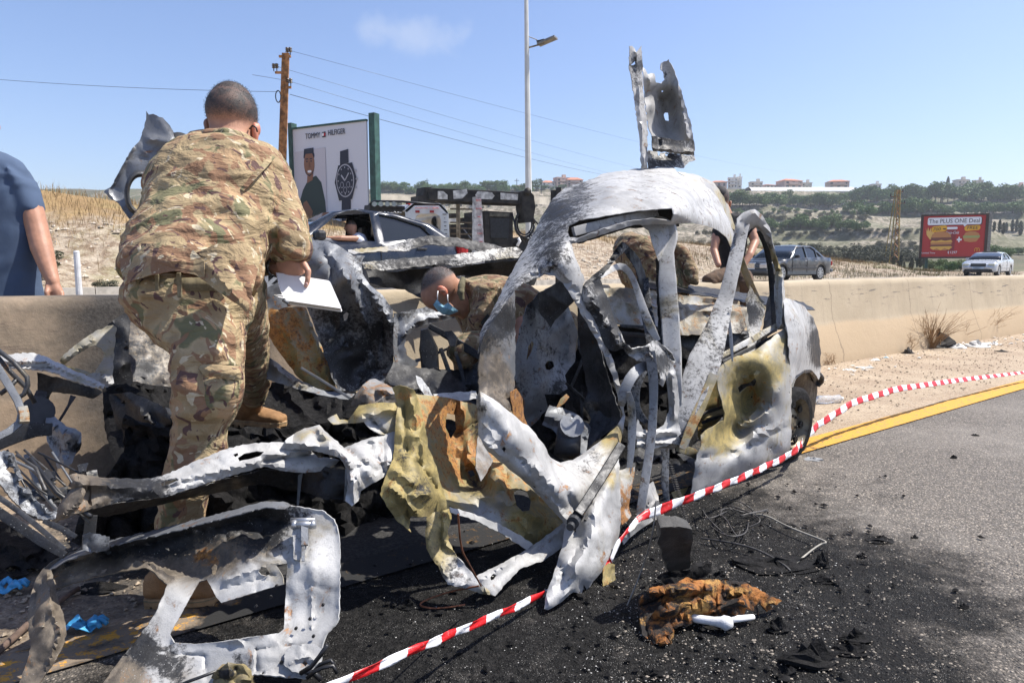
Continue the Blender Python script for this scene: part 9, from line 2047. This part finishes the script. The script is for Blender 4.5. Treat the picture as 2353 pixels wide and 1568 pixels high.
def glove(x, y, k, lab, ph):
 o = thing('nitrile_glove', PZ(x, y, 0), lab, 'glove')
 g = Geo(); n = 26; m = 7; c = PZ(x, y, .02)
 for j in range(m + 1):
  for i in range(n):
   a = 2 * math.pi * i / n; r = .26 + .74 * j / m
   z = .018 * (1 - abs(j / m - .45) * 1.6) + .012 * math.sin(3 * a + ph) + .010 * noise.noise(Vector((i * .5, j * .9, ph)))
   g.v.append(c + Vector((math.cos(a) * r * .052 * k * (1 + .18 * math.sin(4 * a + ph)), math.sin(a) * r * .030 * k * (1 + .2 * math.sin(3 * a + ph)), max(-.012, z * k))))
 for j in range(m):
  for i in range(n): g.f.append((j * n + i, j * n + (i + 1) % n, (j + 1) * n + (i + 1) % n, (j + 1) * n + i))
 solid(g.out('glove_skin', M_GLOVE, o, True), .0015)
 for i, a in enumerate((-.5, 0, .5)):
  Geo().tube([c + Vector((.03 * k * math.cos(a), .02 * math.sin(a), .012)), c + Vector((.055 * k * math.cos(a), .03 * math.sin(a) + .004, .02)), c + Vector((.072 * k * math.cos(a), .04 * math.sin(a), .008))], [.009 * k, .008 * k, .006 * k], 8).out('glove_finger', M_GLOVE, o, True)
glove(190, 1438, 1.0, 'light blue rubber glove crumpled on the sandy ground at lower left', .5)
glove(14, 1350, 1.0, 'blue rubber glove at the left edge, partly in shade', 2.2)
Geo().tube([PZ(-10, 1500, .01), PZ(30, 1465, .02), PZ(66, 1432, .02), PZ(75, 1425, .02), PZ(150, 1370, .02), PZ(180, 1350, .02)], [.010, .010, .011, .010, .009, .008], 8).out('wooden_stick', plain('weathered_stick', (.12, .08, .06), .9, 0, .3, 20, .5), None, True, label='weathered wooden stick lying on the sandy ground at lower left', cat='stick')
bt_ = PZ(1900, 918, .04); b_ = thing('plastic_bottle', (bt_.x, bt_.y, 0), 'crushed clear plastic bottle lying on the shoulder beyond the front wheel', 'bottle')
g = Geo().tube([PZ(1874, 918, .035) , PZ(1878, 918, .035), PZ(1900, 917, .035), PZ(1912, 916, .035), PZ(1926, 915, .033), PZ(1930, 915, .033)], [.02, .034, .033, .028, .034, .014], 12)
mg = NT('clear_plastic'); g.out('bottle_body', mg.end((.85, .88, .92), .1, 0, None, Transmission_Weight=.75, IOR=1.2), b_, True)
Geo().tube([PZ(1930, 915, .033), PZ(1936, 915, .033)], .014, 10).out('bottle_cap', M_PAPER, b_, True)
def wr(pts, r, lab, m=None, z=.01):
 q = [PZ(x, y, zz) for x, y, zz in pts]
 for _ in range(3): q = [q[0]] + [v for a, b in zip(q[:-1], q[1:]) for v in (a.lerp(b, .25), a.lerp(b, .75))] + [q[-1]]
 Geo().tube(q, r, 5).out('burnt_wire', m or M_WIRE, None, True, label=lab, cat='wire', group='burnt wires on the road')
wr([(1720, 1180, .02), (1760, 1182, .03), (1800, 1205, .03), (1850, 1225, .03), (1890, 1240, .03), (1900, 1246, .03), (1880, 1250, .02), (1825, 1295, .01)], .004, 'long pale wire looping to a point on the road right of the wreck', plain('pale_wire', (.35, .33, .28), .6, .2, .2))
wr([(1610, 1235, .02), (1680, 1245, .03), (1740, 1260, .03), (1800, 1295, .02), (1815, 1310, .01)], .004, 'dark wire curving over the black crust right of the scorched block')
wr([(1507, 1150, .35), (1500, 1230, .25), (1470, 1320, .08), (1440, 1390, .01)], .0025, 'thin wire hanging down from the wreck to the road', plain('grey_wire', (.22, .21, .19), .6, .2, .2))
wr([(1100, 1345, .08), (1030, 1358, .04), (965, 1382, .01), (965, 1392, .01), (1000, 1398, .01), (1068, 1388, .01)], .003, 'copper coloured wire loop on the road under the wreck', M_RWIRE)
wr([(1052, 1180, .5), (1058, 1260, .4), (1075, 1290, .3), (1105, 1345, .1)], .0025, 'copper wire hanging inside the torn lower ring', M_RWIRE)
nth_ = lambda i: ['leftmost', 'second from the left', 'third from the left', 'fourth from the left', 'middle one', 'fourth from the right', 'third from the right', 'second from the right', 'rightmost'][i]
for i in range(9):
 x0 = 1600 + i * 14; y0 = 1150 + rnd.uniform(0, 60)
 wr([(x0, y0, .02), (x0 + rnd.uniform(-30, 50), y0 + rnd.uniform(-30, 30), .06), (x0 + rnd.uniform(0, 90), y0 + rnd.uniform(-20, 50), .05), (x0 + rnd.uniform(10, 110), y0 + rnd.uniform(-10, 50), .01)], .0028, 'thin burnt wire tangled with others below the door, ' + nth_(i))
g = Geo(); A = PQ(1538, 1065, 1.85); B = PQ(1590, 1240, 1.75)
g.tube([A.lerp(B, k / 240) + Vector((.012 * math.cos(k * .9), .012 * math.sin(k * .9), 0)) for k in range(241)], .0012, 4); g.out('coil_wire', M_WIRE, car, True)
def chunk(x, y, wx, h, lab, m=None, sd_=0, fl_=1.0):
 c = PZ(x, y, 0); r_ = wx / 1568 * c.y / 2; rs = random.Random(sd_ + int(x))
 g = Geo(); n, k = 12, 6
 for j in range(k + 1):
  for i in range(n):
   a = 2 * math.pi * i / n; v = Vector((math.cos(a), math.sin(a), j * .7)); nn_ = 1 + .45 * noise.noise(v * 1.7 + Vector((x, y, 0)) * .37) + .25 * noise.noise(v * 4 + Vector((x, 1, 0)))
   rr_ = r_ * (1 - (j / k) ** 2.2) * nn_
   g.v.append(c + Vector((math.cos(a) * rr_, math.sin(a) * rr_ * .55 * fl_, h * (j / k) * nn_ * (.7 + .3 * math.sin(a * 2 + x)))))
 for j in range(k):
  for i in range(n): g.f.append((j * n + i, j * n + (i + 1) % n, (j + 1) * n + (i + 1) % n, (j + 1) * n + i))
 return g.out('charred_lump', m or M_CHAR, None, False, label=lab, cat='debris')
g_ = 'charred debris on the road'
for i, (x, y, w, h, lab) in enumerate([(1780, 1300, 200, .035, 'long black charred strip on the road right of the scorched block'), (2022, 1242, 70, .02, 'narrow black strip on clean asphalt in the middle right'), (1885, 1302, 42, .06, 'small upright black lump on the road above the ash patch'), (1980, 1280, 26, .02, 'flat grey flake on the road right of the loose wire'),
  (1786, 1450, 50, .045, 'squarish black piece below the end of the orange foam'), (1860, 1520, 150, .06, 'large twisted black heap near the bottom edge'), (1800, 1552, 60, .03, 'flat dark piece at the bottom edge left of the large heap'), (1960, 1470, 80, .035, 'charred sticks right of the large heap'), (1890, 1335, 60, .03, 'grey flaky pieces above the ash patch'),
  (2190, 1052, 16, .02, 'small dark chip on the road far right'), (2212, 1395, 26, .015, 'small dark flake low on the right'), (1600, 1430, 60, .04, 'black crust left of the white pipe'), (1500, 1555, 60, .025, 'curled dark strip at the bottom centre'), (230, 1355, 120, .03, 'flat dark slab of crust by the soldiers boot'),
  (1650, 1330, 50, .03, 'black crust behind the orange foam'), (940, 1395, 60, .03, 'dark crumb heap under the wreck at the left'), (1950, 1500, 90, .03, 'dark crust right of the large heap'), (2100, 1235, 16, .015, 'tiny black chip in the middle right'), (2240, 1000, 18, .012, 'black chip beside the yellow line')]):
 chunk(x, y, w, h, lab, None, i)
def road_places(n, x0, x1, y0, y1, sd_, dens=None):
 r = np.random.RandomState(sd_); out = []
 for _ in range(n):
  x, y = r.uniform(x0, x1), r.uniform(y0, y1)
  if dens is None or r.rand() < dens(x, y):
   p = PZ(x, y, .012); out.append((p.x, p.y, .010))
 return np.array(out)
blkd = lambda x, y: (1 if x > 1300 else .3) * max(.06, 1 - max(0, (x - 1500) / 620 + (y - 1400) / 1500) ** 1.5) * (.4 + .9 * (noise.noise(Vector((x * .012, y * .02, 3))) + .3))
rubble('charred_crumbs', M_CHAR, road_places(2600, 850, 2352, 1080, 1568, 3, blkd), .002, .019, 4, .5)
rubble('white_ash_flakes', plain('white_ash', (.50, .49, .46), .9, 0, .2, 60), road_places(6500, 850, 2200, 1150, 1568, 5, lambda x, y: .9 * max(.0, blkd(x, y) - .12)), .001, .0036, 6, .5)
rubble('road_grit', plain('pale_grit', (.30, .26, .21), .9, 0, .2, 60), road_places(4200, 1400, 2352, 900, 1568, 8), .0015, .006, 9, .5)
rubble('shoulder_gravel', plain('shoulder_gravel', (.36, .29, .21), .9, 0, .3, 30), np.array([tuple(SQ(rnd.uniform(3, 14), rnd.uniform(2.35, 3.85), .01)) for _ in range(4500)] + [tuple(SQ(rnd.uniform(-.9, .5), rnd.uniform(2.3, 3.8), .01)) for _ in range(2500)]), .002, .014, 5, .6)
def weed(x, y, h, n, lab, mat):
 c = PZ(x, y, 0); g = Geo()
 for i in range(n):
  a = rnd.uniform(0, 6.28); l = h * rnd.uniform(.4, 1.2); b = rnd.uniform(.2, 1.0)
  p = [c + Vector((rnd.gauss(0, .04), rnd.gauss(0, .03), 0))]
  for k in range(5): p.append(p[-1] + Vector((math.cos(a) * l * .2 * b, math.sin(a) * l * .2 * b, l * .2 * (1.1 - .2 * k * b))) + Vector((rnd.gauss(0, .012), rnd.gauss(0, .012), rnd.gauss(0, .01))))
  g.tube(p, [.0032, .003, .0026, .002, .0015, .001], 3, False)
  for k in (2, 3, 4):
   for _ in range(2):
    q = p[k] + Vector((rnd.gauss(0, .03), rnd.gauss(0, .03), rnd.uniform(0, .04))); g.tube([p[k], q], [.001, .0006], 3, False)
 return g.out('dry_weed', mat, None, False, label=lab, cat='plant', group='dry weeds along the barrier')
M_DW = plain('dry_weed_stem', (.32, .20, .10), .9, 0, .2, 5)
for (x, y, h, n, lab) in ((2135, 800, .5, 120, 'dry brown weed caught with black rags at the barrier foot'), (2262, 772, .48, 110, 'dry straw coloured weed at the barrier foot near the right edge'), (2075, 806, .22, 26, 'low dry weed left of the dark rag heap'), (2200, 785, .36, 60, 'thin dry weed between the rag heap and the white rubbish'), (1900, 838, .14, 22, 'dry tuft right behind the burnt wing'), (2330, 760, .25, 20, 'dry weed at the right edge of the barrier foot')):
 weed(x, y, h, n, lab, M_DW)
weed(1884, 770, .22, 24, 'small green plant growing up the barrier behind the wing', plain('green_weed', (.10, .13, .04), .8, 0, .2, 5))
M_RAG = plain('white_plastic_scrap', (.62, .60, .55), .5, 0, .15, 12, .3); M_RAGD = plain('dark_rag', (.05, .045, .04), .9, 0, .3, 12, .4)
for i, (x, y, w, h, m, lab) in enumerate([(2158, 797, 80, .2, M_RAGD, 'black rag heap caught in the weeds by the barrier'), (2085, 812, 26, .09, M_RAGD, 'grey torn scrap standing left of the rag heap'), (2200, 800, 40, .07, M_RAG, 'white plastic scrap right of the rag heap'), (2245, 797, 56, .1, M_RAG, 'larger white crumpled bag under the straw weed'), (2282, 792, 22, .05, M_RAG, 'small white scrap right of the crumpled bag'), (2300, 808, 30, .03, M_RAGD, 'brown leaf litter near the right edge'),
  (2010, 828, 28, .03, M_RAG, 'flat white litter on the shoulder'), (1990, 845, 40, .02, M_RAG, 'pale plastic sheet scrap on the shoulder'), (2035, 822, 16, .02, plain('blue_scrap', (.25, .45, .55), .5), 'light blue scrap on the shoulder'), (1950, 850, 30, .02, M_RAG, 'pale scrap near the burnt wing'), (1870, 1055, 40, .012, plain('grey_scrap', (.25, .26, .27), .6), 'flat grey plate on the road right of the wheel')]):
 chunk(x, y, w, h, lab, m, 40 + i, 1.4)
rubble('litter_specks', M_RAG, np.array([tuple(SQ(rnd.uniform(4.5, 13), rnd.uniform(3.3, 3.85), .015)) for _ in range(160)]), .008, .035, 15, .35)
